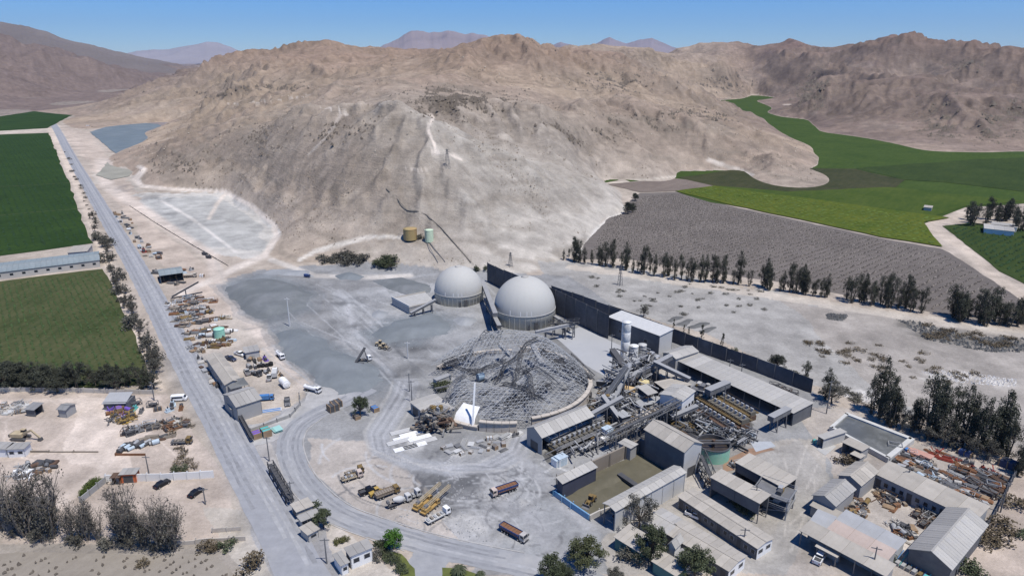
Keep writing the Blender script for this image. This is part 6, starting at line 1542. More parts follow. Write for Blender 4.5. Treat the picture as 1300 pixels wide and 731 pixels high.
def car(label, px, az, mat, kind='car', group=None, pt=None):
    p = pt if pt is not None else G(*px)
    o = thing({'car': 'parked_car', 'pickup': 'pickup', 'van': 'van'}[kind], label, {'car': 'car', 'pickup': 'pickup', 'van': 'van'}[kind], p, math.pi / 2 - math.radians(az), group)
    if kind == 'car':
        part('body', prof([(-2.2, .35), (-2.2, .85), (-1.5, .98), (1.0, .95), (2.1, .78), (2.2, .35)], -.87, .87).mesh('body', mat), o)
        part('cabin', prof([(-1.6, .96), (-1.1, 1.42), (.35, 1.45), (1.05, .94)], -.74, .74, .08).mesh('cabin', GLASS), o)
        part('car_roof', MB().box(-1.12, .38, -.68, .68, 1.43, 1.50, .05).mesh('car_roof', mat), o); L = 2.2; wx = (-1.35, 1.35)
    elif kind == 'pickup':
        part('body', prof([(-2.6, .45), (-2.6, 1.05), (1.2, 1.08), (2.5, .98), (2.6, .45)], -.92, .92).mesh('body', mat), o)
        part('cabin', prof([(-.7, 1.07), (-.55, 1.68), (.75, 1.70), (1.4, 1.07)], -.80, .80, .08).mesh('cabin', GLASS), o)
        part('cab_roof', MB().box(-.58, .78, -.74, .74, 1.68, 1.77, .05).mesh('cab_roof', mat), o)
        part('cargo_bed', MB().box(-2.45, -.85, -.75, .75, 1.06, 1.09).mesh('cargo_bed', STEEL_D), o)
        for s in (-1, 1): part('bed_side', MB().box(-2.6, -.75, s * .86 - .06, s * .86 + .06, 1.06, 1.3).mesh('bed_side', mat), o)
        part('tailgate', MB().box(-2.62, -2.5, -.8, .8, 1.062, 1.3).mesh('tailgate', mat), o); L = 2.6; wx = (-1.6, 1.6)
    else:
        part('body', prof([(-2.5, .4), (-2.5, 2.0), (1.5, 2.05), (2.2, 1.2), (2.5, 1.05), (2.5, .4)], -.95, .95, .08).mesh('body', mat), o)
        for s in (-1, 1): part('side_window', MB().box(-2.1, 1.4, s * .955 - .012, s * .955 + .012, 1.25, 1.8).mesh('side_window', GLASS), o)
        part('windscreen', MB().quad((1.53, -.8, 2.0), (1.53, .8, 2.0), (2.2, .8, 1.25), (2.2, -.8, 1.25)).mesh('windscreen', GLASS), o); L = 2.5; wx = (-1.5, 1.5)
    lamps(o, L, .62, .72); lamps(o, -L, .66, .78); wheels(o, wx, 1.7, .36 if kind != 'car' else .33, width=.24)
    return o

def cab(o, x, mat, z0=.9, h=2.1, l=1.9, w=2.4):
    c = part('cab', prof([(x - l / 2, z0), (x - l / 2, z0 + h), (x + l / 2 - .25, z0 + h), (x + l / 2, z0 + h * .5), (x + l / 2, z0)], -w / 2, w / 2, .06).mesh('cab', mat), o)
    part('windscreen', MB().quad((x + l / 2 - .21, -w * .42, z0 + h * .95), (x + l / 2 + .03, -w * .42, z0 + h * .52), (x + l / 2 + .03, w * .42, z0 + h * .52), (x + l / 2 - .21, w * .42, z0 + h * .95)).mesh('windscreen', GLASS), c)
    for s in (-1, 1):
        part('side_window', MB().box(x - l * .25, x + l * .3, s * w / 2 - .012, s * w / 2 + .012, z0 + h * .5, z0 + h * .88).mesh('side_window', GLASS), c)
        part('mirror', MB().box(x + l / 2 - .1, x + l / 2 + .1, s * (w / 2 + .22) - .1, s * (w / 2 + .22) + .1, z0 + h * .5, z0 + h * .85).mesh('mirror', BLACK), c)
    lamps(o, x + l / 2 + .03, w * .38, z0 + .15)
    part('bumper', MB().box(x + l / 2 - .05, x + l / 2 + .2, -w / 2, w / 2, z0 - .4, z0 - .02).mesh('bumper', STEEL_D), o)

def truck(label, px, az, cabm, kind='tipper', bed=BLUE, load=None, L=9.5, name=None, pt=None, group=None, sc_=.74):
    p = pt if pt is not None else G(*px)
    names = {'tipper': ('tipper_truck', 'tipper truck'), 'tanker': ('tanker_truck', 'tanker truck'), 'flat': ('flatbed_truck', 'flatbed truck'), 'mixer': ('mixer_truck', 'mixer truck'), 'box': ('box_truck', 'truck')}[kind]
    o = thing(names[0], label, names[1], p, math.pi / 2 - math.radians(az), group); h = L / 2; o.scale = (sc_, sc_, sc_)
    part('chassis', MB().box(-h, h - .2, -.5, .5, .75, 1.0).mesh('chassis', STEEL_D), o)
    cab(o, h - 1.0, cabm); bx0, bx1 = -h, h - 2.3
    if kind == 'tipper':
        k = MB(); t = .12
        k._add([(bx0, -1.05, 1.15), (bx1, -1.05, 1.15), (bx1, 1.05, 1.15), (bx0, 1.05, 1.15), (bx0 - .1, -1.25, 2.55), (bx1 + .1, -1.25, 2.55), (bx1 + .1, 1.25, 2.55), (bx0 - .1, 1.25, 2.55)], [(3, 2, 1, 0), (0, 1, 5, 4), (1, 2, 6, 5), (2, 3, 7, 6), (3, 0, 4, 7)])
        b = part('tipper_body', k.mesh('tipper_body', bed), o)
        n = int((bx1 - bx0) / .9)
        for i in range(n + 1):
            x = bx0 + (bx1 - bx0) * i / n
            for s in (-1, 1): part('rib', MB().bar((x, s * 1.10, 1.15), (x, s * 1.30, 2.5), .10).mesh('rib', bed), b)
        for s in (-1, 1): part('top_rail', MB().bar((bx0 - .1, s * 1.27, 2.6), (bx1 + .1, s * 1.27, 2.6), .14).mesh('top_rail', bed), b)
        for x in (bx0 - .1, bx1 + .1): part('end_rail', MB().bar((x, -1.2, 2.6), (x, 1.2, 2.6), .14).mesh('end_rail', bed), b)
        part('load', MB().box(bx0 + .02, bx1 - .02, -1.16, 1.16, 1.3, 2.42, .06).mesh('load', load or RUST), o)
        k = MB(); nn = 7
        for i in range(nn):
            x = bx0 + .5 + (bx1 - bx0 - 1) * i / (nn - 1); k.bar((x, -1.1, 2.45), (x, 1.1, 2.45), .12, .06)
        part('load_bars', k.mesh('load_bars', RUST2), o)
        wheels(o, (h - 1.1, h - 2.5, -h + 1.2, -h + 2.4, -h + 3.6) if L > 9 else (h - 1.1, -h + 1.2, -h + 2.4), 2.1, .52, width=.4)
    elif kind == 'tanker':
        k = MB(); k.tube((bx0, 0, 2.0), (bx1, 0, 2.0), 1.05, n=18); part('tank_barrel', k.mesh('tank_barrel', bed, smooth=False), o)
        for x in (bx0, bx1): part('tank_end', MB().tube((x - .12, 0, 2.0), (x + .12, 0, 2.0), .95, n=18).mesh('tank_end', bed), o)
        part('hatch', MB().box(bx0 + 1, bx1 - 1, -.3, .3, 3.04, 3.16).mesh('hatch', STEEL_L), o); wheels(o, (h - 1.1, -h + 1.2, -h + 2.4), 2.1, .5, width=.4)
    elif kind == 'flat':
        part('deck', MB().box(bx0, bx1, -1.22, 1.22, 1.1, 1.28).mesh('deck', bed), o)
        for s in (-1, 1): part('side_rail', MB().box(bx0, bx1, s * 1.25 - .05, s * 1.25 + .05, 1.1, 1.5).mesh('side_rail', bed), o)
        for i in range(5): x = bx0 + (bx1 - bx0) * (i + .5) / 5; part('cargo', MB().box(x - .4, x + .4, -.7, .7, 1.285, 1.6 + rng.random() * .4).mesh('cargo', rng.choice((STEEL, W_BROWN, STEEL_L))), o)
        wheels(o, (h - 1.1, -h + 1.2, -h + 2.4), 2.1, .5, width=.4)
    elif kind == 'mixer':
        k = MB(); k.lathe([(.5, 0), (1.1, 1.2), (1.25, 2.2), (.9, 3.6), (.5, 4.6)], 16); me = k.mesh('mixer_drum', bed); d = part('mixer_drum', me, o, (bx1 - .2, 0, 1.7)); d.rotation_euler = (0, math.radians(-75), 0)
        part('hopper', MB().box(bx0 - .2, bx0 + .7, -.6, .6, 2.2, 3.2).mesh('hopper', STEEL), o); wheels(o, (h - 1.1, -h + 1.2, -h + 2.4), 2.1, .5, width=.4)
    else:
        part('cargo_box', MB().box(bx0, bx1, -1.2, 1.2, 1.05, 3.2).mesh('cargo_box', bed), o); wheels(o, (h - 1.1, -h + 1.2), 2.1, .5, width=.4)
    return o

def wheel_loader(label, px, az, mat=YELLOW, pt=None):
    p = pt if pt is not None else G(*px); o = thing('wheel_loader', label, 'wheel loader', p, math.pi / 2 - math.radians(az)); o.scale = (.74, .74, .74)
    part('engine_body', prof([(-3.2, .9), (-3.2, 1.9), (-1.0, 2.1), (-.6, .9)], -.9, .9).mesh('engine_body', mat), o)
    part('front_frame', MB().box(-.5, 1.6, -.6, .6, .8, 1.5).mesh('front_frame', mat), o)
    c = part('cab', MB().box(-1.1, .2, -.75, .75, 1.9, 3.2, .08).mesh('cab', GLASS), o); part('cab_roof', MB().box(-1.2, .3, -.8, .8, 3.2, 3.32).mesh('cab_roof', mat), c)
    for s in (-1, 1): part('lift_arm', MB().bar((.6, s * .6, 1.9), (3.0, s * .6, .8), .28, .4).mesh('lift_arm', mat), o)
    part('bucket', prof([(2.7, .15), (4.0, .1), (4.0, .25), (3.0, .4), (3.1, 1.4), (2.8, 1.4)], -1.4, 1.4).mesh('bucket', STEEL), o)
    wheels(o, (-2.1, 1.1), 1.9, .8, width=.6); return o

def excavator(label, px, az, mat=YELLOW, boom_up=.5):
    o = thing('excavator', label, 'excavator', G(*px), math.pi / 2 - math.radians(az))
    for s in (-1, 1): part('track', prof([(-2.0, .0), (-2.3, .45), (-2.0, .9), (2.0, .9), (2.3, .45), (2.0, 0)], s * 1.2 - .35, s * 1.2 + .35).mesh('track', STEEL_D), o)
    part('house', MB().box(-2.4, 1.3, -1.25, 1.25, 1.1, 2.2).mesh('house', mat), o); part('counterweight', MB().box(-2.9, -2.41, -1.2, 1.2, 1.1, 2.0).mesh('counterweight', STEEL_D), o)
    c = part('cab', MB().box(0.1, 1.5, .2, 1.2, 1.8, 3.0, .08).mesh('cab', GLASS), o); part('cab_roof', MB().box(0, 1.5, .1, 1.25, 3.0, 3.1).mesh('cab_roof', mat), c)
    e = Vector((4.2, -.3, 3.2 + boom_up * 2)); f = Vector((6.6, -.3, .9)); part('boom', MB().bar((.9, -.3, 1.8), e, .5, .6).mesh('boom', mat), o); part('arm', MB().bar(e, f, .4, .45).mesh('arm', mat), o)
    part('bucket', MB().box(f.x - .6, f.x + .5, -.9, .3, .1, 1.0, .15).mesh('bucket', STEEL_D), o); return o

RIG = M('rig_ochre', (.36, .235, .085), rough=.6, var=.2, stain=(.25, .19, .11), stain_amt=.7)
def crane_truck(label, px, az, boom=13, mat=RIG):
    o = thing('drill_rig', label, 'drill rig', G(*px), math.pi / 2 - math.radians(az)); o.scale = (.72, .72, .72)
    part('carrier', MB().box(-4.2, 4.0, -1.2, 1.2, .8, 1.3).mesh('carrier', mat), o); cab(o, 3.6, mat, .8, 1.9, 1.7)
    part('power_pack', MB().box(-3.6, -.5, -1.1, 1.1, 1.3, 2.4).mesh('power_pack', mat), o)
    a, b = Vector((-3.4, 0, 2.6)), Vector((boom - 3.4, 0, 3.6)); k = MB()
    for sy in (-1, 1):
        for sz in (-1, 1): k.bar(a + Vector((0, sy * .45, sz * .4)), b + Vector((0, sy * .45, sz * .4)), .14)
    n = int(boom / .9)
    for i in range(n):
        p, q = a.lerp(b, i / n), a.lerp(b, (i + 1) / n)
        for s in (-1, 1): k.tri_bar(p + Vector((0, s * .45, -.4)), q + Vector((0, s * .45, .4)), .1); k.tri_bar(p + Vector((0, -.45 * s, .4)), q + Vector((0, .45 * s, .4)), .1)
    part('mast', k.mesh('mast', M('rig_mast', (.40, .33, .22), var=.2)), o); part('drill_head', MB().box(-2.8, -1.4, -.6, .6, 2.2, 3.3).mesh('drill_head', STEEL), o)
    for x in (-3.6, 1.2):
        for s in (-1, 1): part('outrigger', MB().bar((x, s * 1.2, 1.0), (x, s * 1.8, .1), .25).mesh('outrigger', STEEL_D), o)
    wheels(o, (-3.0, -1.8, 2.0, 3.2), 2.1, .55, width=.4); return o

A_, B_ = 50, 142      # the two directions of the plant grid, degrees clockwise from the view direction
truck('blue tipper truck with rust red load bed in the middle of the truck yard', (640, 625), 240, M('cab_pale', (.52, .43, .37), rough=.5), L=10.5, load=RUST)
truck('blue tipper truck with a grey cab leaving the truck yard by the road', (652, 680), 130, M('cab_grey', (.42, .40, .38), rough=.5), L=10.5, load=RUST)
wheel_loader('yellow wheel loader working on the olive sand floor of the pit', (749, 639), 215, OCHRE)
car('white pickup parked between the two ribbed office rows', (883, 657), 128, WHITE, 'pickup')
car('white pickup on the open ground in front of the long beige shed', (1040, 710), 40, WHITE, 'pickup')
car('black car parked close under the white panel wall', (206, 616), 30, M('car_black', (.012, .013, .018), rough=.25, var=.05))
car('black car standing in the open beside the lone pole', (249, 627), 22, M('car_black', (.012, .013, .018)))
car('white van driving on the beige lane into the lot', (228, 508), 82, WHITE, 'van')
truck('yellow ochre truck standing at the right end of the lot', (231, 563), 85, OCHRE, 'flat', bed=STEEL, L=8)
truck('white tanker truck moving along the dirt road above the camp', (356, 454), 142, WHITE, 'tanker', bed=WHITE, L=8)
truck('white truck with a mixer drum at the camp corner facing the yard', (397, 497), 115, WHITE, 'tanker', bed=WHITE, L=9)
truck('white lorry parked nose to the row of tyres in the camp', (349, 477), 345, WHITE, 'box', bed=W_LIGHT, L=7.5)
car('silver pickup beside the white lorry in the camp', (342, 481), 345, W_LIGHT, 'pickup')
truck('dark loading truck between the drums in the camp', (325, 476), 120, STEEL_D, 'flat', bed=STEEL_D, L=7)
car('grey pickup left of the dark loading truck', (314, 474), 330, W_GREY, 'pickup')
truck('blue truck with a white bonnet beside the grey workshop', (338, 508), 80, BLUE2, 'box', bed=BLUE2, L=8, sc_=.65)
car('dark blue pickup parked by the long dusty warehouse', (293, 457), 120, M('navy_paint', (.04, .05, .09), rough=.4), 'pickup')
car('grey pickup by the rail fence below the blue truck', (365, 512), 160, STEEL, 'pickup')
car('white pickup in the row near the red cornered hut', (305, 451), 120, WHITE, 'pickup')
# parked machines in the truck yard
truck('grey and tan truck at the upper end of the parked machines', (447, 608), 60, M('cab_pale', (.52, .43, .37)), 'flat', bed=M('bed_tan', (.37, .31, .22)), L=8)
truck('second tan flat truck touching the grey and tan one', (450, 602), 60, OCHRE, 'flat', bed=OCHRE, L=7)
car('black pickup at the end of the parked machines', (468, 625), 55, M('car_black', (.012, .013, .018)), 'pickup')
wheel_loader('small yellow loader between the black pickup and the brown tipper', (480, 628), 55, YELLOW)
truck('tan brown tipper among the parked machines', (492, 629), 55, OCHRE, 'tipper', bed=M('bed_brown', (.30, .235, .165)), load=W_BROWN, L=9)
truck('grey white mixer truck left of the long yellow rigs', (507, 640), 55, W_LIGHT, 'mixer', bed=W_LIGHT, L=9)
truck('pale grey truck behind the grey white mixer', (521, 633), 55, W_LIGHT, 'flat', bed=W_GREY, L=8)
crane_truck('long yellow drill rig on the left of the pair', (536, 642), 33, 14)
crane_truck('long yellow drill rig on the right of the pair', (546, 647), 33, 15)
truck('white flatbed truck parked right of the yellow rigs', (556, 658), 48, WHITE, 'flat', bed=W_LIGHT, L=9.5)
# yard machines
truck('white cabbed tipping lorry with its black bed raised', (462, 459), 60, WHITE, 'flat', bed=STEEL_D, L=8)
o = thing('raised_conveyor', 'black raised belt loader behind the white cabbed lorry', 'belt loader', G(455, 462)); part('belt_frame', MB().bar((-1, -2, .6), (2.2, 3.0, 5.5), .9, .5).mesh('belt_frame', STEEL_D), o); part('strut', MB().bar((2.0, 2.6, 5.0), (3.5, 1.0, .2), .25).mesh('strut', STEEL_D), o); part('base_frame', MB().box(-2, 2.5, -2.5, -1.2, .2, 1.2).mesh('base_frame', STEEL_D), o)
wheel_loader('tan wheel loader in the middle of the grey yard', (484, 439), 100, M('tan_machine', (.40, .33, .22), var=.2))
wheel_loader('second small loader beside the tan one', (488, 443), 110, M('tan_machine', (.40, .33, .22)))
excavator('tan excavator beside the white containers in the lot', (27, 557), 95, M('tan_machine', (.40, .33, .22)), .1)
truck('pale truck on the leach pad bank at the far end of the valley road', (112, 161), 100, WHITE, 'box', bed=WHITE, L=9)
for px, lab in (((117, 162), 'black machine beside the pale truck at the leach pad'), ((390, 352), 'tiny blue truck crossing the grey yard road'), ((260, 324), 'small dark truck at the corner of the leach yard'), ((265, 328), 'second dark truck at the corner of the leach yard'), ((203, 323), 'grey truck behind the teal shed')):
    truck(lab, px, 110, STEEL_D if 'black' in lab or 'dark' in lab else BLUE if 'blue' in lab else STEEL, 'box', bed=STEEL_D if 'black' in lab or 'dark' in lab else BLUE if 'blue' in lab else STEEL, L=6, sc_=.55)
truck('rusty old truck parked by the belt at the road scrap rows', (242, 352), 75, CREAM, 'tanker', bed=CREAM, L=8)
car('silver car at the road end of the pit shelter', (789, 656), 60, M('car_black', (.012, .013, .018)))
# people in yellow work clothes
def person(label, px, az, shirt, trousers, armspread=.35):
    o = thing('person', label, 'person', G(*px), math.pi / 2 - math.radians(az))
    skin = M('skin', (.34, .20, .13), rough=.6, var=.05)
    vs = [(0, 0, .95), (0, 0, 1.15), (0, 0, 1.40), (0, 0, 1.50), (0, 0, 1.62), (0, .10, .92), (.05, .11, .5), (-.03, .12, .08), (.10, .12, .03), (0, -.10, .92), (-.04, -.11, .5), (-.12, -.12, .08), (.01, -.12, .03),
          (0, .19, 1.40), (.03, .27, 1.12), (.16, .27, .88), (0, -.19, 1.40), (.0, -.28, 1.12), (.10, -.26, .86)]
    ed = [(0, 1), (1, 2), (2, 3), (3, 4), (0, 5), (5, 6), (6, 7), (7, 8), (0, 9), (9, 10), (10, 11), (11, 12), (2, 13), (13, 14), (14, 15), (2, 16), (16, 17), (17, 18)]
    rad = [.15, .15, .16, .06, .10, .10, .075, .05, .04, .10, .075, .05, .04, .075, .05, .04, .075, .05, .04]
    me = bpy.data.meshes.new('body'); me.from_pydata(vs, ed, []); me.materials.append(shirt)
    b = part('body', me, o); m = b.modifiers.new('skin', 'SKIN'); b.modifiers.new('sub', 'SUBSURF').levels = 1
    for i, r in enumerate(rad): me.skin_vertices[0].data[i].radius = (r, r)
    me.skin_vertices[0].data[0].use_root = True
    k = MB(); k.lathe([(.0, 1.82), (.09, 1.80), (.12, 1.74), (.13, 1.70), (.17, 1.69), (.0, 1.69)], 10); part('hard_hat', k.mesh('hard_hat', WHITE), o)
    k = MB(); k.tube((0, .10, .93), (.05, .11, .5), .115, .085); k.tube((.05, .11, .5), (-.03, .12, .06), .085, .065); k.tube((0, -.10, .93), (-.04, -.11, .5), .115, .085); k.tube((-.04, -.11, .5), (-.12, -.12, .06), .085, .065); part('trousers', k.mesh('trousers', trousers), o)
    return o
person('person in yellow work clothes standing by the wall of the long ribbed office row', (878.5, 645.5), 130, YELLOW, YELLOW)
# ------------------------------------------------------------------ scrap, stores and debris, piece by piece
SCR = [RUST, RUST2, STEEL, STEEL_D, STEEL_L, W_BROWN, WOOD, W_GREY, W_CONC, STEEL_D]
def m_beams(mat, l=4.0, n=5):
    k = MB()
    for i in range(n): k.bar((-l / 2 + rng.uniform(-.3, .3), i * .32 - n * .16, .15), (l / 2 + rng.uniform(-.3, .3), i * .32 - n * .16, .15), .24, .24)
    for i in range(n - 2): k.bar((-l / 2.2, i * .34 - n * .12, .40), (l / 2.2, i * .34 - n * .12, .42), .22, .2)
    return [('beam_bundle', k.mesh('beam_bundle', mat))]
def m_crate(mat):
    k = MB(); k.box(-.9, .9, -.6, .6, 0, 1.0); q = MB()
    for x in (-.86, 0, .86): q.box(x - .07, x + .07, -.66, .66, -.0, 1.06)
    return [('crate_box', k.mesh('crate_box', mat)), ('batten', q.mesh('batten', WOOD))]
def m_machine(mat):
    k = MB(); k.box(-1.3, 1.3, -.7, .7, .0, .35); k.box(-1.0, .2, -.5, .5, .35, 1.2, .1); q = MB(); q.tube((.3, -.2, .8), (1.3, -.2, .8), .45, n=9); q.tube((-.4, 0, 1.2), (-.4, 0, 1.8), .22, n=7)
    return [('machine_base', k.mesh('machine_base', mat)), ('motor', q.mesh('motor', STEEL_D))]
def m_drum(mat):
    k = MB(); k.tube((-1.3, 0, .75), (1.3, 0, .75), .75, n=12); q = MB(); q.tube((-1.4, 0, .75), (-1.25, 0, .75), .82, n=12); q2 = MB(); q2.tube((1.25, 0, .75), (1.4, 0, .75), .82, n=12)
    return [('barrel', k.mesh('barrel', mat)), ('flange', q.mesh('flange', STEEL_D)), ('flange', q2.mesh('flange', STEEL_D))]
def m_pipes(mat):
    k = MB()
    for i in range(4): k.tube((-2.2, i * .5 - .75, .25), (2.2, i * .5 - .75, .25), .24, n=7)
    for i in range(3): k.tube((-2.1, i * .5 - .5, .68), (2.1, i * .5 - .5, .68), .24, n=7)
    return [('pipe_stack', k.mesh('pipe_stack', mat))]
def m_frame(mat):
    k = MB(); w, d, h = 1.6, 1.0, 1.5
    for x in (-w, w):
        for y in (-d, d): k.bar((x, y, 0), (x, y, h), .14)
        for z in (.1, h): k.bar((x, -d, z), (x, d, z), .14)
    for y in (-d, d):
        for z in (.1, h): k.bar((-w, y, z), (w, y, z), .14)
    k.bar((-w, -d, .1), (w, -d, h), .1); k.bar((-w, d, h), (w, d, .1), .1); q = MB(); q.box(-w * .8, w * .6, -d * .8, d * .7, .2, .9)
    return [('steel_frame', k.mesh('steel_frame', mat)), ('filling', q.mesh('filling', STEEL_D))]
def m_plates(mat):
    k = MB()
    for i in range(5):
        x, y = rng.uniform(-.4, .4), rng.uniform(-.3, .3); k._add([(x - 1.4, y - .9, i * .12), (x + 1.4, y - .9, i * .12 + .1), (x + 1.4, y + .9, i * .12 + .12), (x - 1.4, y + .9, i * .12 + .02), (x - 1.4, y - .9, i * .12 + .06), (x + 1.4, y - .9, i * .12 + .16), (x + 1.4, y + .9, i * .12 + .18), (x - 1.4, y + .9, i * .12 + .08)],
                                                              [(3, 2, 1, 0), (4, 5, 6, 7), (0, 1, 5, 4), (1, 2, 6, 5), (2, 3, 7, 6), (3, 0, 4, 7)])
    return [('plate_stack', k.mesh('plate_stack', mat))]
def m_tangle(mat):
    k = MB()
    for i in range(16):
        a = Vector((rng.uniform(-1.3, 1.3), rng.uniform(-1, 1), rng.uniform(.1, .9))); b = a + Vector((rng.gauss(0, .9), rng.gauss(0, .9), rng.gauss(0, .35))); b.z = max(.08, b.z); k.bar(a, b, rng.uniform(.1, .3), rng.uniform(.1, .3))
    return [('twisted_metal', k.mesh('twisted_metal', mat))]
def m_tyres(mat):
    k = MB()
    for z in (0, .32, .64): k.lathe([(.35, z), (.62, z + .04), (.66, z + .16), (.62, z + .28), (.35, z + .32), (.3, z + .16), (.35, z)], 12)
    return [('tyre_pile', k.mesh('tyre_pile', BLACK))]
KINDS_ = {'beam': (m_beams, 'steel_beam_bundle', 'beam bundle', '%s beam bundle'), 'crate': (m_crate, 'store_crate', 'crate', '%s crate'), 'machine': (m_machine, 'scrap_machine', 'scrap machine', 'old %s machine'),
          'drum': (m_drum, 'scrap_drum', 'drum', '%s drum'), 'pipe': (m_pipes, 'pipe_bundle', 'pipe bundle', '%s pipe stack'), 'frame': (m_frame, 'scrap_cage', 'steel cage', '%s open cage'),
          'plate': (m_plates, 'scrap_plate_pile', 'plate stack', '%s plate stack'), 'tangle': (m_tangle, 'scrap_tangle', 'scrap heap', '%s metal tangle'), 'tyre': (m_tyres, 'tyre_pile', 'tyres', '%s tyre pile')}
COLN = {'roof_grey': 'grey', 'rust': 'rusty', 'rust_brown': 'dark rusty', 'steel': 'grey', 'steel_dark': 'dark grey', 'steel_light': 'pale grey', 'wall_brown': 'brown', 'wood': 'wooden', 'wall_grey': 'dull grey', 'wall_concrete': 'dusty beige', 'black_rubber': 'black', 'truck_blue': 'blue', 'red_paint': 'red',
        'white_paint': 'white', 'machine_yellow': 'yellow', 'teal_paint': 'teal', 'violet_paint': 'violet', 'ochre_paint': 'ochre', 'cell_bluegrey': 'blue grey', 'sky_blue_paint': 'bright blue', 'mint_paint': 'mint green', 'roof_light': 'pale'}
PROTO = {}
def scrap(kind, px, az, mat, where, group, sc=1.0):
    key = (kind, mat.name, rng.randrange(2)); f, name, cat, lab = KINDS_[kind]
    if key not in PROTO: PROTO[key] = f(mat)
    o = thing(name, (lab % COLN.get(mat.name, 'grey')) + ' ' + where, cat, G(*px), az, group); o.scale = (sc * rng.uniform(.85, 1.2), sc * rng.uniform(.85, 1.2), sc * rng.uniform(.8, 1.25))
    for n, me in PROTO[key]:
        q = part(n, me, o)
        if n == 'twisted_metal': q['kind'] = 'stuff'
    return o
def yard(where, group, poly, n, kinds, mats, sc=1.0, az=None, dmin=3.0, rows=None):
    bb = [min(p[0] for p in poly), max(p[0] for p in poly), min(p[1] for p in poly), max(p[1] for p in poly)]; pts = []; tries = 0
    P_ = np.array(poly, float)
    while len(pts) < n and tries < n * 60:
        tries += 1; x, y = rng.uniform(bb[0], bb[1]), rng.uniform(bb[2], bb[3])
        if rows is not None:
            t = rng.randrange(len(rows)); (xa, ya), (xb, yb) = rows[t]; s = rng.random(); x, y = xa + (xb - xa) * s + rng.gauss(0, 1), ya + (yb - ya) * s + rng.gauss(0, .6)
        elif not in_poly(P_, np.array([x]), np.array([y]))[0]: continue
        g = G(x, y)
        if any((g - q).length < dmin * sc for q in pts): continue
        pts.append(g); scrap(rng.choice(kinds), (x, y), (az if az is not None else 0) + rng.gauss(0, .25 if az is not None else 2), rng.choice(mats), where, group, sc * rng.uniform(.8, 1.25))
MIX = ['beam', 'crate', 'machine', 'drum', 'pipe', 'frame', 'plate', 'tangle', 'tangle', 'plate']
RZA = math.radians(40); RZB = math.radians(-52)
# scrap rows beside the main road
rows1 = [((214, 387), (250, 378)), ((216, 393), (262, 381)), ((222, 399), (262, 391)), ((226, 405), (268, 395)), ((222, 408), (258, 402)), ((230, 415), (286, 403)), ((236, 424), (284, 415)), ((240, 431), (300, 420)), ((246, 440), (290, 431)), ((254, 379), (272, 384)), ((262, 440), (292, 437)), ((268, 441), (296, 432))]
yard('in the scrap rows beside the main road', 'scrap rows beside the main road', [(200, 370), (310, 445)], 185, MIX, SCR + [OCHRE, CELLB, W_LIGHT, W_WHITE], .92, math.radians(12), 1.7, rows1)
yard('along the road fence of the roadside camp', 'stores along the camp fence', [(236, 440), (262, 440), (284, 492), (272, 492)], 22, ['crate', 'plate', 'machine', 'tangle'], SCR, .8, RZB, 2.2)
yard('in the storage strip by the far road', 'stores in the roadside strip', [(140, 268), (160, 272), (205, 330), (188, 330)], 30, ['crate', 'machine', 'plate', 'pipe', 'frame'], SCR + [RED, W_WHITE, CELLB], 1.1, RZB, 3.0)
yard('around the teal roofed shed', 'stores around the teal shed', [(190, 345), (236, 340), (265, 352), (232, 362), (205, 362)], 16, ['crate', 'machine', 'plate', 'pipe'], SCR + [CELLB, W_WHITE], 1.0, None, 3.0)
yard('in the roadside camp yard', 'stores in the roadside camp', [(300, 455), (345, 458), (360, 480), (318, 470)], 14, ['crate', 'machine', 'drum', 'tyre'], SCR, .8, RZB, 2.2)
# beige lot
yard('in the row under the wall of the beige lot', 'things in the beige lot', [(152, 512), (240, 514), (240, 522), (152, 524)], 10, ['crate', 'frame', 'machine'], [CELLB, STEEL, RUST, TEALP, STEEL_D], 1.1, None, 3)
yard('in the heap below the dark hut', 'things in the beige lot', [(140, 522), (170, 520), (168, 536), (140, 538)], 16, ['machine', 'tangle', 'drum', 'frame'], [OCHRE, STEEL_D, PURPLE, RUST, STEEL, YELLOW], .9, None, 2)
yard('in the long row across the beige lot', 'things in the beige lot', [(0, 0)], 34, ['crate', 'machine', 'tangle', 'plate', 'frame'], SCR + [W_LIGHT], .9, None, 1.7, [((160, 548), (225, 533)), ((158, 551), (215, 540)), ((205, 538), (238, 534)), ((212, 547), (240, 540))])
yard('in the diagonal line above the blue grey drums', 'things in the beige lot', [(0, 0)], 18, ['pipe', 'beam'], [RUST2, W_BROWN, STEEL_D], .8, math.radians(15), 2.4, [((166, 564), (212, 551)), ((172, 565), (222, 553))])
yard('in the close drum line of the beige lot', 'blue grey drums in the beige lot', [(0, 0)], 22, ['drum'], [CELLB, STEEL_L, STEEL_D], .75, math.radians(70), 1.4, [((152, 572), (197, 563)), ((155, 569), (190, 564))])
yard('in the rubble heap of the beige lot', 'rubble in the beige lot', [(0, 513), (34, 512), (36, 522), (14, 527), (0, 524)], 30, ['tangle', 'plate', 'crate'], [W_GREY, W_CONC, STEEL, W_LIGHT], .8, None, 1.3)
yard('in the group left of the orange container', 'scrap left of the orange container', [(20, 594), (45, 588), (75, 587), (68, 598), (30, 608), (20, 606)], 34, ['machine', 'tangle', 'drum', 'plate', 'crate'], [STEEL_D, STEEL_D, STEEL, RUST2, W_GREY, WHITE], .85, None, 1.7)
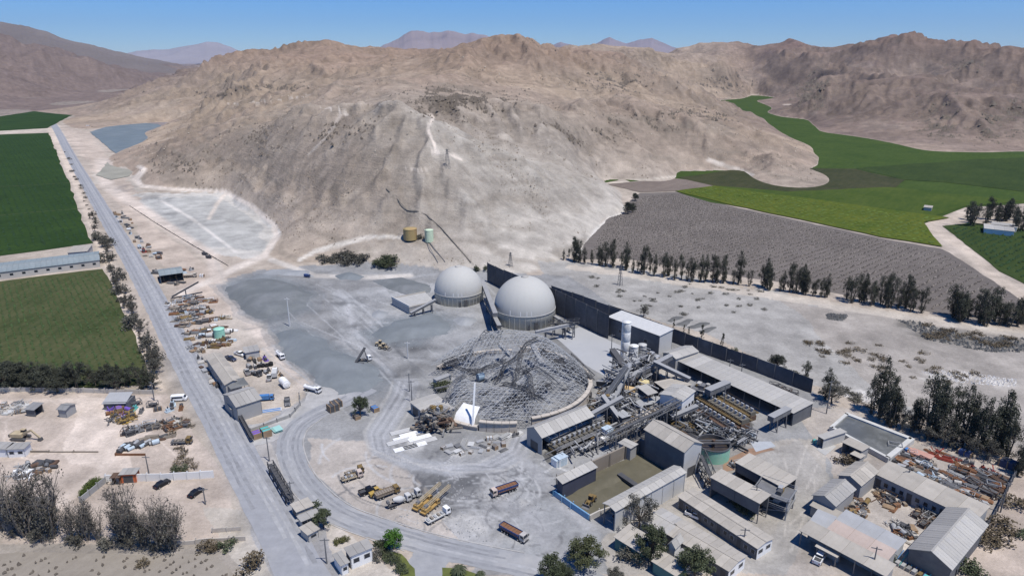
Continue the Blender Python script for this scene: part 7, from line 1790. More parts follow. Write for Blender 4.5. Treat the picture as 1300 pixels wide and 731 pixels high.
# service yard piles
yard('in the scrap pile by the square gabled workshop', 'pile by the square workshop', [(1066, 640), (1085, 631), (1100, 640), (1098, 655), (1080, 656)], 26, ['machine', 'tangle', 'plate', 'drum', 'crate'], SCR + [OCHRE], .8, None, 1.5)
yard('in the pile under the very long store', 'pile under the long store', [(1110, 610), (1128, 612), (1155, 625), (1150, 642), (1130, 648), (1116, 634)], 48, ['machine', 'tangle', 'beam', 'frame', 'crate', 'plate'], SCR + [RUST2, RUST], .8, None, 1.5)
yard('in the near scrap pile of the service yard', 'near pile of the service yard', [(1128, 668), (1142, 662), (1160, 672), (1160, 688), (1142, 688)], 28, ['machine', 'tangle', 'drum', 'plate'], SCR + [YELLOW, CELLB], .8, None, 1.5)
yard('in the packed rows beside the big hall', 'rows beside the big hall', [(1160, 652), (1178, 643), (1198, 645), (1180, 668), (1172, 668)], 42, ['machine', 'crate', 'frame', 'tangle'], SCR + [STEEL_L, STEEL_D], .75, RZA, 1.4)
yard('in the scrap line behind the long store', 'scrap behind the long store', [(1132, 566), (1150, 568), (1190, 596), (1235, 618), (1256, 636), (1236, 640), (1180, 612), (1140, 590), (1128, 580)], 110, MIX, SCR + [RUST, RUST2, CELLB, W_LIGHT, STEEL_D], .8, RZB, 1.6)
yard('in the red scrap line along the tree shade', 'red scrap along the trees', [(1180, 572), (1200, 576), (1262, 600), (1258, 606), (1210, 588), (1182, 578)], 26, ['tangle', 'machine', 'beam'], [RED, RUST, RED, STEEL], .8, RZB, 2.0)
yard('in the far corner rows of the scrap yard', 'rows in the scrap yard corner', [(1208, 592), (1230, 596), (1275, 606), (1268, 632), (1246, 630), (1222, 612)], 60, ['beam', 'machine', 'plate', 'frame', 'pipe'], [RUST, RUST2, STEEL_L, STEEL, STEEL_D, W_GREY], .95, RZB, 1.9)
yard('on the strip between the two mill houses', 'machines between the mill houses', [(922, 592), (936, 590), (990, 622), (978, 625)], 16, ['machine', 'frame', 'tangle', 'tyre'], SCR, .9, RZB, 2.2)
yard('in the strip below the near mill house', 'machines below the near mill house', [(898, 612), (905, 610), (962, 642), (958, 652)], 26, ['machine', 'frame', 'tangle', 'drum'], SCR, .9, RZB, 2.0)
yard('behind the long roof', 'black machines by the fence end', [(978, 492), (985, 490), (1010, 502), (1008, 510), (986, 502)], 14, ['machine', 'frame'], [STEEL_D, RUST2], .9, RZB, 2.4)
yard('by the white roofed hall', 'debris by the white hall', [(808, 432), (830, 440), (842, 446), (822, 452), (806, 446)], 26, ['plate', 'tangle', 'crate'], [RUST, W_BROWN, W_CONC, W_GREY], .8, None, 1.8)
yard('among the flotation pumps', 'machines among the flotation banks', [(885, 525), (930, 548), (955, 550), (940, 565), (890, 545)], 40, ['machine', 'drum', 'frame', 'tangle'], [STEEL, STEEL_D, STEEL_L, CELLB], .8, RZB, 1.8)
yard('under the conveyors of the plant', 'machines under the conveyors', [(760, 498), (785, 478), (830, 478), (850, 505), (830, 530), (770, 545), (752, 520)], 80, MIX, [STEEL, STEEL_D, STEEL_D, STEEL_L, RUST2, OCHRE, W_GREY], 1.0, RZA, 2.0)
yard('between the mint tank and the dark hall', 'machines by the mint tank', [(846, 535), (880, 540), (886, 555), (870, 560)], 20, ['machine', 'frame', 'tangle', 'beam'], [STEEL, STEEL_D, OCHRE, RUST2], .9, RZB, 2.0)
yard('along the foot of the ring wall', 'stores along the ring wall', [(0, 0)], 24, ['crate', 'machine', 'plate', 'pipe'], [W_LIGHT, STEEL, STEEL_D, W_GREY], .8, RZA, 2.0, [((676, 543), (750, 512)), ((622, 558), (660, 552))])
yard('in the pale yard under the ring', 'stores under the ring front', [(560, 566), (600, 560), (640, 562), (640, 572), (590, 578), (560, 574)], 22, ['crate', 'plate', 'beam', 'pipe'], [W_LIGHT, W_GREY, STEEL_L, STEEL], .8, None, 2.6)
# singles
for lab, px, mat, kind, sc in (('mint green upright tank in the road scrap rows', (279, 428), GREEN, 'tank', 0), ('violet crate by the dark canopy hut in the beige lot', (152, 522), PURPLE, 'crate', 1.3), ('blue crate on the tree line by the scrap yard', (1225, 577), BLUE, 'crate', 1.6), ('violet machine in the roadside camp', (337, 457), PURPLE, 'machine', 1.2),
                               ('orange steel frame in the road scrap rows', (267, 397), OCHRE, 'machine', 1.4), ('blue tarp covered crate beside the green tree', (476, 521), BLUE2, 'crate', 1.3), ('dark crate under the green tree', (453, 531), STEEL_D, 'crate', 1.3), ('teal skip near the plant gate', (338, 552), TEALP, 'crate', 1.8), ('violet skip near the plant gate', (326, 555), PURPLE, 'crate', 1.6),
                               ('pale teal skip beside the inner road', (352, 546), M('pale_teal', (.30, .52, .48), var=.1), 'plate', 1.2), ('teal crate by the pink wall of the shed row', (1035, 562), TEALP, 'crate', 1.0), ('red crate roof in the camp hut corner', (325, 446), RED, 'crate', 1.6), ('white crate beside the red and white stores', (272, 418), WHITE, 'crate', 1.8),
                               ('red and white machine in the roadside strip', (183, 320), RED, 'machine', 1.8), ('pink slab stack in the scrap yard', (1166, 578), M('pink_slab', (.45, .26, .21), var=.15), 'plate', 2.0), ('blue crate in the scrap yard by the basin', (1148, 573), BLUE2, 'crate', 1.3), ('dark container at the end of the tree line', (1280, 592), M('navy_box', (.06, .075, .13), var=.15), 'crate', 2.4)):
    if kind == 'tank': tank(lab, px, 2.2, 3.8, mat, n=20)
    else: scrap(kind, px, RZB, mat, '', None, sc)['label'] = lab
o = thing('dark_canopy', 'dark grey cloth canopy stretched over the camp entrance', 'canopy', G(300, 487)); c0 = G(300, 487)
q = [G(285, 485, 4.5) - c0, G(309, 478.6, 6.5) - c0, G(316, 488, 4.0) - c0, G(293, 494, 4.5) - c0]; cen = sum(q, Vector()) / 4 + Vector((0, 0, -.3)); k = MB()
for i in range(4): k._add([q[i], q[(i + 1) % 4], cen], [(0, 1, 2)])
part('cloth', k.mesh('cloth', M('cloth_grey', (.16, .165, .165), rough=.9, var=.15)), o)
for v in q: k = MB(); k.bar(v, Vector((v.x, v.y, 0)), .15); part('post', k.mesh('post', STEEL), o)
o = thing('small_hut', 'dark mesh covered hut at the top of the beige lot', 'hut', G(153, 515), .05)
part('body', MB().box(-4, 4, -2.5, 2.5, 0, 2.6).mesh('body', W_DARK), o); k = MB(); k._add([(-4.3, -2.9, 2.3), (3.4, -2.9, 2.3), (3.4, 2.8, 3.6), (-4.3, 2.8, 3.6), (-4.3, -2.9, 2.42), (3.4, -2.9, 2.42), (3.4, 2.8, 3.72), (-4.3, 2.8, 3.72)], [(3, 2, 1, 0), (4, 5, 6, 7), (0, 1, 5, 4), (1, 2, 6, 5), (2, 3, 7, 6), (3, 0, 4, 7)]); part('hut_roof', k.mesh('hut_roof', R_BLUE), o)
for i, (px, py) in enumerate(((329, 466), (334, 465.5), (339, 465), (344, 464))): scrap('tyre', (px, py), 0, BLACK, 'standing in a row in the roadside camp', 'tyre piles in the camp', 1.3)
for lab, px in (('dark container beside the green tree at the yard gate', (427, 516)), ('pale flat trailer beside the dark container', (423, 521))):
    scrap('crate', px, RZA, STEEL_D if 'dark' in lab else W_CONC, '', None, 1.9)['label'] = lab
o = thing('blue_trough', 'blue and white striped slab in front of the camp porch', 'slab', G(334, 523), math.radians(18)); k = MB(); k.box(-6, 6, -1.2, 1.2, .05, .35); part('slab', k.mesh('slab', W_LIGHT), o)
for s in (-.6, .5): part('stripe', MB().box(-5.5, 5.5, s - .3, s + .3, .353, .40).mesh('stripe', BLUE2), o)
o = thing('machine_yard', 'blue framed machine rack at the bottom beside the big hall', 'machine rack', G(1152, 716), RZB)
for i in range(9):
    part('rack_bar', MB().bar((-3 + i * 1.0, -2, .1), (-3 + i * 1.0, 2.2, 1.6), .18).mesh('rack_bar', M('faded_blue', (.10, .20, .36), var=.2) if i % 2 else TEALP), o)
for i in range(7): part('machine', MB().box(-3 + i * 1.2, -2.2 + i * 1.2, -2.6, -1.2, .0, .9).mesh('machine', rng.choice((OCHRE, TEALP, STEEL, W_GREY))), o)
# small stones and litter on the plain: uncountable
def rubble(name, label, polys, n, smin, smax, mat, seed):
    r = np.random.default_rng(seed); k = MB()
    for poly in polys:
        P_ = np.array(poly, float); m = 0
        while m < n:
            x, y = r.uniform(P_[:, 0].min(), P_[:, 0].max()), r.uniform(P_[:, 1].min(), P_[:, 1].max())
            if not in_poly(P_, np.array([x]), np.array([y]))[0]: m += .2; continue
            g = G(x, y); s = r.uniform(smin, smax); a = r.uniform(0, 3); m += 1
            vs = [(g.x + math.cos(a + i * 2.1) * s * r.uniform(.6, 1.2), g.y + math.sin(a + i * 2.1) * s * r.uniform(.6, 1.2), -.02) for i in range(3)] + [(g.x, g.y, s * r.uniform(.5, 1.0))]
            k._add(vs, [(0, 1, 3), (1, 2, 3), (2, 0, 3)])
    tag(part(name, k.mesh(name, mat)), label, None, None, 'stuff')
rubble('rubble', 'pale rubble scattered over the right plain', [[(1170, 472), (1215, 470), (1290, 482), (1290, 492), (1200, 484)], [(1075, 495), (1120, 505), (1110, 515), (1060, 500)]], 420, .25, .8, M('pale_rubble', (.58, .56, .53), var=.2), 3)
rubble('spoil', 'dark lumpy spoil strewn on the right plain', [[(1135, 405), (1165, 408), (1230, 428), (1310, 430), (1310, 448), (1250, 446), (1180, 432)], [(1050, 399), (1075, 401), (1068, 407), (1052, 405)]], 900, .4, 1.3, M('dark_spoil', (.12, .12, .115)), 4)
rubble('gravel', 'loose grey stones around the yard', [[(400, 360), (620, 400), (560, 440), (420, 450)], [(560, 600), (700, 640), (620, 690), (500, 660)]], 300, .15, .45, M('grey_stone', (.30, .30, .30), var=.3), 5)

def rocks(name, label, mask_w, n, smin, smax, mat, seed):
    r = np.random.default_rng(seed); w = mask_w / mask_w.sum(); idx = r.choice(len(TX), n, p=w)
    x = TX[idx] + r.uniform(-2, 2, n); y = TY[idx] + r.uniform(-2, 2, n); z = TZ[idx]; s = r.uniform(smin, smax, n) * r.uniform(.5, 1.3, n) * np.clip(dist_f[idx] / 600, .7, 4); a0 = r.uniform(0, 3, n)
    v = np.empty((n, 4, 3))
    for i in range(3): v[:, i, 0] = x + np.cos(a0 + i * 2.1) * s * r.uniform(.6, 1.3, n); v[:, i, 1] = y + np.sin(a0 + i * 2.1) * s * r.uniform(.6, 1.3, n); v[:, i, 2] = z - s * .5
    v[:, 3, 0] = x + r.uniform(-.3, .3, n) * s; v[:, 3, 1] = y + r.uniform(-.3, .3, n) * s; v[:, 3, 2] = z + s * r.uniform(.35, .9, n)
    q = (np.arange(n)[:, None, None] * 4 + np.array([[0, 1, 3], [1, 2, 3], [2, 0, 3]])[None]).reshape(-1, 3)
    me = bpy.data.meshes.new(name); me.vertices.add(n * 4); me.vertices.foreach_set('co', v.astype(np.float32).ravel()); me.loops.add(q.size); me.loops.foreach_set('vertex_index', q.astype(np.int32).ravel())
    me.polygons.add(len(q)); me.polygons.foreach_set('loop_start', np.arange(0, q.size, 3, dtype=np.int32)); me.update(calc_edges=True); me.materials.append(mat)
    tag(part(name, me), label, None, None, 'stuff')
onhill = (TZ > 2.5) & (TPX > -40) & (TPX < 1340) & (TPY > 30)
area = dist_f ** 2
patch = sstep(.47, .62, fbm(TX / 55, TY / 55, 4, 131)) * sstep(.4, .6, fbm(TX / 16, TY / 16, 3, 133))
rocks('rocks', 'loose dark stones strewn over the bare hillsides', onhill * patch * (dist_f < 1300), 9000, .3, 1.0, M('hill_stone', (.17, .14, .11), var=.3, scale=.2), 51)
rocks('rocks', 'pale stones strewn over the bare hillsides', onhill * sstep(.45, .6, fbm(TX / 40, TY / 40, 4, 135)) * (dist_f < 1000), 3500, .25, .8, M('hill_stone_pale', (.34, .30, .25), var=.3, scale=.2), 52)
ob = np.zeros(len(TX))
for (px, py, rx, ry, a) in ((580, 130, 46, 12, 1.0), (560, 120, 22, 6, .8), (745, 172, 32, 7, .8), (700, 165, 20, 6, .6), (820, 158, 34, 9, .8), (880, 150, 30, 8, .6), (790, 105, 36, 10, .5), (920, 105, 22, 10, .6), (1035, 108, 16, 14, 1), (1030, 125, 12, 12, 1), (1200, 150, 20, 18, .9), (1260, 158, 14, 20, 1), (1190, 162, 18, 8, .8), (330, 112, 36, 5, .7), (270, 120, 36, 2.5, .6), (1230, 82, 18, 6, .6), (1290, 150, 12, 18, .9), (230, 205, 30, 14, .25), (330, 175, 50, 12, .3), (430, 165, 40, 12, .3)):
    ob = np.maximum(ob, blob(px, py, rx, ry) * a)
rocks('outcrop', 'dark broken rock breaking out of the hillsides', onhill * ob * sstep(.45, .56, fbm(TX / 14, TY / 14, 4, 77)), 7000, .8, 2.2, M('outcrop_rock', (.115, .097, .08), var=.35, scale=.15), 53)
# ------------------------------------------------------------------ trees and scrub
LEAF_D = M('leaf_dark', (.056, .060, .042), rough=.8, var=.45, scale=.35, rand=.2)
LEAF_G = M('leaf_grey', (.095, .091, .074), rough=.85, var=.4, scale=.35, rand=.2)
LEAF_M = M('leaf_mid', (.065, .078, .040), rough=.8, var=.45, scale=.35, rand=.15)
LEAF_B = M('leaf_bright', (.055, .13, .018), rough=.8, var=.4, scale=.5)
LEAF_DRY = M('leaf_dry', (.12, .095, .06), rough=.9, var=.4, scale=.4, rand=.2)
BARK = M('bark', (.12, .10, .08), rough=.95, var=.3, scale=1.5)
BARK_G = M('bark_grey', (.17, .15, .13), rough=.95, var=.3, scale=1.5)
def leaf_quad(k, c, s, r):
    n = Vector((r.gauss(0, 1), r.gauss(0, 1), r.gauss(0, 1) + .5)).normalized(); a = n.cross(Vector((r.gauss(0, 1), r.gauss(0, 1), .3))).normalized(); b = n.cross(a)
    k._add([c - a * s, c - b * s * .6, c + a * s, c + b * s * .6], [(0, 1, 2, 3)])
TPROTO = {}
def tree_mesh(key):
    if key in TPROTO: return TPROTO[key]
    kind, v = key; r = random.Random(hash(kind) % 1000 if False else sum(map(ord, kind)) * 7 + v * 131)
    tr = MB(); fo = MB(); lm, bm_ = LEAF_D, BARK
    def limb(a, b, r0, r1, n=6):
        m = a.lerp(b, .5) + Vector((r.uniform(-1, 1), r.uniform(-1, 1), 0)) * (b - a).length * .07; tr.tube(a, m, r0, (r0 + r1) / 2, n, False); tr.tube(m, b, (r0 + r1) / 2, r1, n, False)
    def clump(c, rad, n, s, flat=.8):
        for _ in range(n):
            d = Vector((r.gauss(0, 1), r.gauss(0, 1), r.gauss(0, 1))); d = d.normalized() * rad * r.random() ** .4; d.z *= flat; leaf_quad(fo, c + d, s * r.uniform(.6, 1.3), r)
    if kind == 'gum':          # tall, ragged, several leaders, leafy almost to the ground
        H = 13.0; lm = LEAF_D
        for j in range(r.choice((2, 3, 3))):
            a = r.uniform(0, 6.28); base = Vector((math.cos(a) * .4, math.sin(a) * .4, -.3)); top = Vector((math.cos(a) * r.uniform(.6, 2.0), math.sin(a) * r.uniform(.6, 2.0), H * r.uniform(.62, .98))); limb(base, top, .26, .05)
            for i in range(r.randint(15, 20)):
                t = r.uniform(.10, 1.0); p = base.lerp(top, t); b = r.uniform(0, 6.28); rr = (.45 + 1.45 * math.sin(min(1, t * 1.15) * 2.75)) * r.uniform(.35, 1.15); q = p + Vector((math.cos(b) * rr, math.sin(b) * rr, r.uniform(.1, 1.1)))
                limb(p, q, .07, .02, 4); clump(q, r.uniform(.5, 1.0), r.randint(60, 90), .155, 1.4)
    elif kind == 'broad':      # wide round crown on a short trunk
        H = 9.0; lm = LEAF_M; limb(Vector((0, 0, -.3)), Vector((.2, .1, 2.6)), .4, .25)
        for i in range(58):
            b = r.uniform(0, 6.28); e = r.uniform(-.25, 1.5); R = r.uniform(2.2, 4.2); q = Vector((math.cos(b) * math.cos(e) * R, math.sin(b) * math.cos(e) * R, 3.2 + math.sin(e) * R * 1.15)); limb(Vector((.2, .1, 2.5)), q, .12, .03, 4); clump(q, r.uniform(.7, 1.2), r.randint(85, 115), .185)
    elif kind == 'pepper':     # loose dark tree with gaps
        H = 9.0; lm = LEAF_G; limb(Vector((0, 0, -.3)), Vector((.3, -.2, 2.8)), .38, .22)
        for i in range(34):
            b = r.uniform(0, 6.28); e = r.uniform(-.1, 1.4); R = r.uniform(2.0, 5.0); q = Vector((math.cos(b) * math.cos(e) * R, math.sin(b) * math.cos(e) * R, 3.2 + math.sin(e) * R * 1.2)); limb(Vector((.3, -.2, 2.6)), q, .13, .03, 4); clump(q, r.uniform(.7, 1.3), r.randint(70, 100), .175)
    elif kind == 'bare':       # leafless winter tree: many fine branches, few dead leaves
        H = 9.0; lm = LEAF_G; bm_ = BARK_G
        for j in range(r.choice((3, 4, 5))):
            a = r.uniform(0, 6.28); p0 = Vector((math.cos(a) * .3, math.sin(a) * .3, -.3)); p1 = Vector((math.cos(a) * 1.6, math.sin(a) * 1.6, H * r.uniform(.5, .7))); limb(p0, p1, .2, .08, 5)
            for i in range(14):
                t = r.uniform(.25, 1); p = p0.lerp(p1, t); b = r.uniform(0, 6.28); q = p + Vector((math.cos(b) * r.uniform(.8, 1.9), math.sin(b) * r.uniform(.8, 1.9), r.uniform(.8, 2.6))); tr.tube(p, q, .06, .03, 3, False)
                for _ in range(5):
                    w = p.lerp(q, r.uniform(.4, 1)); z = w + Vector((r.gauss(0, .55), r.gauss(0, .55), r.uniform(.2, 1.1))); tr.tube(w, z, .035, .012, 3, False)
                if r.random() < .55: clump(q * .95, .8, 12, .15)
        for i in range(16):
            b = r.uniform(0, 6.28); clump(Vector((math.cos(b) * r.uniform(.3, 2), math.sin(b) * r.uniform(.3, 1.6), r.uniform(.5, 4.5))), .9, 22, .17)
    elif kind == 'cone':       # dark upright
        H = 10.0; limb(Vector((0, 0, -.3)), Vector((0, 0, H * .95)), .25, .05)
        for i in range(34):
            t = r.uniform(.1, 1); b = r.uniform(0, 6.28); R = (1 - t) * 2.0 + .35; clump(Vector((math.cos(b) * R * r.uniform(.3, 1), math.sin(b) * R * r.uniform(.3, 1), H * t)), .75, 60, .17)
    elif kind == 'bush':
        H = 2.4; lm = LEAF_M
        for i in range(5): limb(Vector((0, 0, -.2)), Vector((r.uniform(-.9, .9), r.uniform(-.9, .9), 1.4)), .06, .02, 4)
        for i in range(16):
            b = r.uniform(0, 6.28); R = r.uniform(.2, 1.5); clump(Vector((math.cos(b) * R, math.sin(b) * R, r.uniform(.5, 1.9) * (1.1 - R * .3))), .65, 30, .17)
    elif kind == 'dry':
        H = 1.6; lm = LEAF_DRY; bm_ = BARK_G
        for i in range(6): limb(Vector((0, 0, -.2)), Vector((r.uniform(-1, 1), r.uniform(-1, 1), 1.0)), .05, .02, 3)
        for i in range(10):
            b = r.uniform(0, 6.28); R = r.uniform(.2, 1.3); clump(Vector((math.cos(b) * R, math.sin(b) * R, r.uniform(.2, 1.0))), .55, 16, .17)
    elif kind == 'round':
        H = 4.5; lm = LEAF_B; limb(Vector((0, 0, -.2)), Vector((0, 0, 1.8)), .16, .1)
        for i in range(48):
            b = r.uniform(0, 6.28); e = r.uniform(-.5, 1.5); R = r.uniform(.7, 1.9); clump(Vector((math.cos(b) * math.cos(e) * R, math.sin(b) * math.cos(e) * R, 2.5 + math.sin(e) * R)), .65, 70, .14)
    elif kind == 'palm':
        H = 3.5; lm = LEAF_M; limb(Vector((0, 0, -.2)), Vector((0, 0, 2.2)), .3, .22)
        for i in range(22):
            b = i * 2.4; pts = [Vector((math.cos(b) * x, math.sin(b) * x, 2.2 + 1.4 * math.sin(x * 1.0) * (1.2 - i * .03) - .12 * x * x)) for x in (0, .8, 1.6, 2.4, 3.0)]
            w = Vector((-math.sin(b), math.cos(b), 0))
            for a, c, wa, wc in zip(pts[:-1], pts[1:], (.1, .3, .3, .2), (.3, .3, .2, .02)): fo._add([a - w * wa, a + w * wa, c + w * wc, c - w * wc], [(0, 1, 2, 3)])
    TPROTO[key] = (tr.mesh('trunk', bm_), fo.mesh('crown', lm), H); return TPROTO[key]

TNAME = {'gum': ('gum_tree', 'tree'), 'broad': ('broad_tree', 'tree'), 'pepper': ('dusty_tree', 'tree'), 'bare': ('bare_tree', 'tree'), 'cone': ('dark_tree', 'tree'), 'bush': ('bush', 'bush'), 'dry': ('dry_shrub', 'shrub'), 'round': ('round_tree', 'tree'), 'palm': ('palm', 'palm')}
def tree(kind, px, h, label, group=None, spread=1.0, leaf=None, pt=None):
    p = pt if pt is not None else P(*px); v = rng.randrange(4 if kind not in ('palm', 'round') else 1); tm, fm, H = tree_mesh((kind, v))
    o = thing(TNAME[kind][0], label, TNAME[kind][1], p, rng.uniform(0, 6.28), group); s = h / H; o.scale = (s * spread * rng.uniform(.9, 1.1), s * spread * rng.uniform(.9, 1.1), s)
    part('trunk', tm, o); c = part('crown', fm, o)
    if leaf: c.material_slots[0].link = 'OBJECT'; c.material_slots[0].material = leaf
    return o
def row(kind, pts, n, h, label, group, jit=(4, 1.5), spread=1.0, hj=.38, leaf=None):
    L = [0]
    for a, b in zip(pts[:-1], pts[1:]): L.append(L[-1] + math.hypot(b[0] - a[0], b[1] - a[1]))
    for i in range(n):
        s = L[-1] * (i + rng.uniform(.1, .9)) / n; x = np.interp(s, L, [p[0] for p in pts]) + rng.gauss(0, jit[0]); y = np.interp(s, L, [p[1] for p in pts]) + rng.gauss(0, jit[1])
        tree(kind if isinstance(kind, str) else rng.choice(kind), (x, y), h * rng.uniform(1 - hj, 1 + hj), label, group, spread, leaf)
T1 = 'dusty gum tree in the row edging the ploughed vineyard'
row('gum', [(724, 331), (760, 337), (812, 346)], 18, 13, T1, 'trees edging the ploughed vineyard', (3, 1), .8)
row('gum', [(812, 346), (880, 357), (948, 362)], 22, 13.5, T1, 'trees edging the ploughed vineyard', (3, 1), .8)
row('gum', [(962, 364), (1008, 372), (1056, 378)], 18, 14, T1, 'trees edging the ploughed vineyard', (3, 1), .8)
row('gum', [(1072, 381), (1120, 389), (1172, 397)], 17, 13, T1, 'trees edging the ploughed vineyard', (3, 1), .8)
row('gum', [(1200, 403), (1250, 409), (1330, 418)], 24, 13, 'gum tree in the dense clump right of the plain', 'dense trees at the right end of the plain', (3, 3), 1.1)
row('gum', [(1225, 283), (1262, 279), (1310, 277)], 20, 14, 'dark tree in the grove round the white farm roofs', 'grove at the far right farm', (4, 2.5), 1.1)
row('gum', [(1285, 292), (1315, 302)], 8, 12, 'dark tree in the grove round the white farm roofs', 'grove at the far right farm', (3, 3), 1.1)
row('gum', [(1100, 523), (1150, 545), (1200, 563), (1275, 580)], 24, 16.5, 'tall gum tree in the line behind the scrap yard', 'tall trees behind the scrap yard', (4, 1.5), .75)
row('pepper', [(1112, 534), (1180, 558), (1262, 584)], 8, 8, 'low grey tree under the tall line behind the scrap yard', 'low trees behind the scrap yard', (5, 2), 1.0)
tree('gum', (1296, 596), 14, 'dark tree cut by the right edge of the picture'); tree('gum', (1290, 604), 11, 'lower dark tree just left of the one cut by the right edge')
tree('gum', (1046, 507), 12, 'tall tree standing at the right end of the dark mesh fence', None, 1.1); tree('pepper', (1056, 512), 8, 'grey tree beside the tall one at the fence end', None)
tree('broad', (985, 470), 7, 'dark rounded tree behind the dark mesh fence', None, .9, LEAF_D); tree('gum', (1024, 481), 9, 'dark tree behind the right part of the dark mesh fence', None, 1.1); tree('bush', (1004, 478), 3, 'bush between the two dark trees behind the mesh fence', None, 1.3, LEAF_D); tree('bush', (1012, 482), 3, 'second bush between the two dark trees behind the mesh fence', None, 1.3, LEAF_D)
tree('pepper', (817, 403), 6.5, 'grey lone tree on the plain behind the white roofed hall', None, .9); tree('cone', (917, 440), 6, 'small dark conifer on the left behind the mesh fence', None, .9); tree('cone', (891, 430), 6.5, 'dark conifer near the four dark heaps', None, .9, LEAF_D)
tree('cone', (855, 417), 4.5, 'thin small tree in front of the four dark heaps', None, .7); tree('cone', (868, 423), 4, 'second thin small tree in front of the four dark heaps', None, .7); tree('cone', (874, 426), 4, 'third thin small tree in front of the four dark heaps', None, .7); tree('bush', (932, 447), 2.5, 'small bush on the plain side of the mesh fence', None)
tree('broad', (797, 272), 10, 'round dark tree at the hill foot beside the ploughed vineyard', None, .8, LEAF_D); tree('broad', (803, 270), 8, 'second round dark tree close to the first at the hill foot', None, .8, LEAF_D); tree('broad', (806, 255), 7, 'round dark tree higher up the track at the hill foot', None, .9, LEAF_D)
for i, (px, py) in enumerate(((722, 326), (728, 333), (716, 330))): tree('gum', (px, py), 7, ('thin tree at the left end of the vineyard row', 'second thin tree at the left end of the vineyard row', 'small tree nearest the pale hill slope')[i], None, .8)
# left of the main road
T2 = 'dusty bush along the left side of the main road'
row(['pepper', 'gum', 'bush', 'pepper'], [(127, 300), (138, 330), (152, 362), (164, 392), (176, 420), (190, 450), (200, 476)], 46, 5.0, T2, 'roadside bushes left of the main road', (4, 3), 1.0, .35, LEAF_G)
row(['gum', 'pepper'], [(115, 272), (125, 296)], 5, 5, 'small dark tree beside the road above the farm shed', 'roadside trees above the farm shed', (2, 2))
row(['dry', 'bush'], [(82, 190), (100, 235), (115, 270)], 16, 2.0, 'low dark scrub along the far road verge', 'scrub on the far road verge', (1.5, 2), 1.2, .3, LEAF_G)
row(['broad', 'pepper', 'pepper'], [(0, 487), (40, 490), (78, 492), (100, 491)], 18, 8, 'large dark tree in the clump above the beige lot', 'dark trees above the beige lot', (5, 3), 1.1, .3, LEAF_D)
row(['pepper', 'gum'], [(118, 488), (150, 492), (180, 491), (196, 493)], 14, 7, 'dark tree nearer the road above the beige lot', 'dark trees nearer the road above the beige lot', (4, 3), 1.0, .3, LEAF_D)
for px, py in ((5, 345), (15, 344), (44, 341), (67, 338)): tree('broad', (px, py), 4, 'round dark bush in front of the farm shed wall', 'bushes in front of the farm shed', .8, LEAF_D)
row('bare', [(0, 672), (50, 678), (100, 684), (150, 688)], 11, 16, 'leafless grey tree in the lower left thicket', 'bare thicket at the lower left', (6, 4), .7)
row('bare', [(150, 690), (185, 694), (226, 694)], 9, 14, 'leafless tree ending the lower left thicket', 'bare trees at the end of the thicket', (5, 3), .8)
row(['pepper', 'bush'], [(0, 682), (60, 688), (120, 692), (210, 698)], 9, 3.2, 'low dark bush under the bare thicket', 'bushes under the bare thicket', (6, 2), 1.2, .3, LEAF_G)
row('bush', [(104, 630), (124, 612)], 7, 2.2, 'green hedge bush beside the grey wall in the lot', 'green hedge in the lot', (1, .6), 1.0, .1, M('leaf_hedge', (.07, .10, .02), var=.4))
for lab, px, h in (('brown bush by the low broken wall', (262, 698), 2.6), ('smaller brown bush beside the first by the low wall', (272, 698), 2.2), ('olive bush at the right end of the low broken wall', (287, 694), 2.8), ('dry bush beside the main road at the bottom', (322, 722), 4.2), ('dark bush in the dry vineyard', (181, 717), 2.0), ('green bush behind the white panel wall', (222, 599), 2.4), ('small shrub behind the white panel wall near the road', (232, 597), 2.0)):
    tree('bush', px, h, lab, None, 1.3, LEAF_DRY if 'brown' in lab or 'dry' in lab else LEAF_M)
# around the plant
tree('broad', (411, 669), 5.5, 'round green tree by the third gate hut', None, .9); tree('bush', (396, 644), 2.8, 'green bush between the two concrete gate huts', None, 1.2); tree('round', (500, 697), 5.0, 'bright green round tree at the branch of the curving road', None, 1.2); tree('bush', (475, 708), 2.4, 'grey bush at the corner of the white guard house', None, 1.2, LEAF_G)
row('bush', [(482, 690), (492, 708), (512, 728)], 9, 2.0, 'hedge bush bordering the lawn by the branch road', 'hedge along the lawn strip', (1.2, 1), 1.2, .2, LEAF_M); row('bush', [(425, 692), (440, 686)], 4, 1.4, 'yellow green flower bush behind the guard house', 'flower bushes behind the guard house', (1, 1), 1.1, .2, M('leaf_olive', (.10, .10, .035), var=.4))
sheet('lawn', 'strip of yellow green lawn beside the branch road', [(497, 700), (510, 703), (526, 722), (528, 745), (512, 745), (505, 720)], .06, M('lawn_green', (.10, .115, .03), var=.3, scale=.5), 2, .15)
sheet('lawn', 'small lawn round the palm at the bottom edge', [(562, 720), (588, 722), (610, 730), (620, 745), (560, 745)], .06, M('lawn_green', (.10, .115, .03)), 2, .15)
tree('palm', (583, 728), 1.9, 'short spreading palm on the lawn at the bottom edge', None, 1.3); tree('palm', (610, 732), 1.3, 'small palm cut by the bottom edge', None, 1.2)
tree('broad', (458, 528), 7.8, 'lone green tree at the corner of the inner yard road', None, .72); tree('broad', (745, 716), 7, 'wide rounded olive green tree at the bottom middle', None, 1.35, M('leaf_olive_tree', (.07, .078, .036), var=.4, scale=.4)); tree('broad', (700, 745), 9, 'tall green tree cut by the bottom edge left of the rounded one', None, .8); tree('broad', (715, 748), 7, 'lower tree beside the tall green one at the bottom edge', None, .9)
tree('round', (781, 741), 4, 'pale shrub at the bottom edge right of the rounded tree', None, 1.2, LEAF_G)
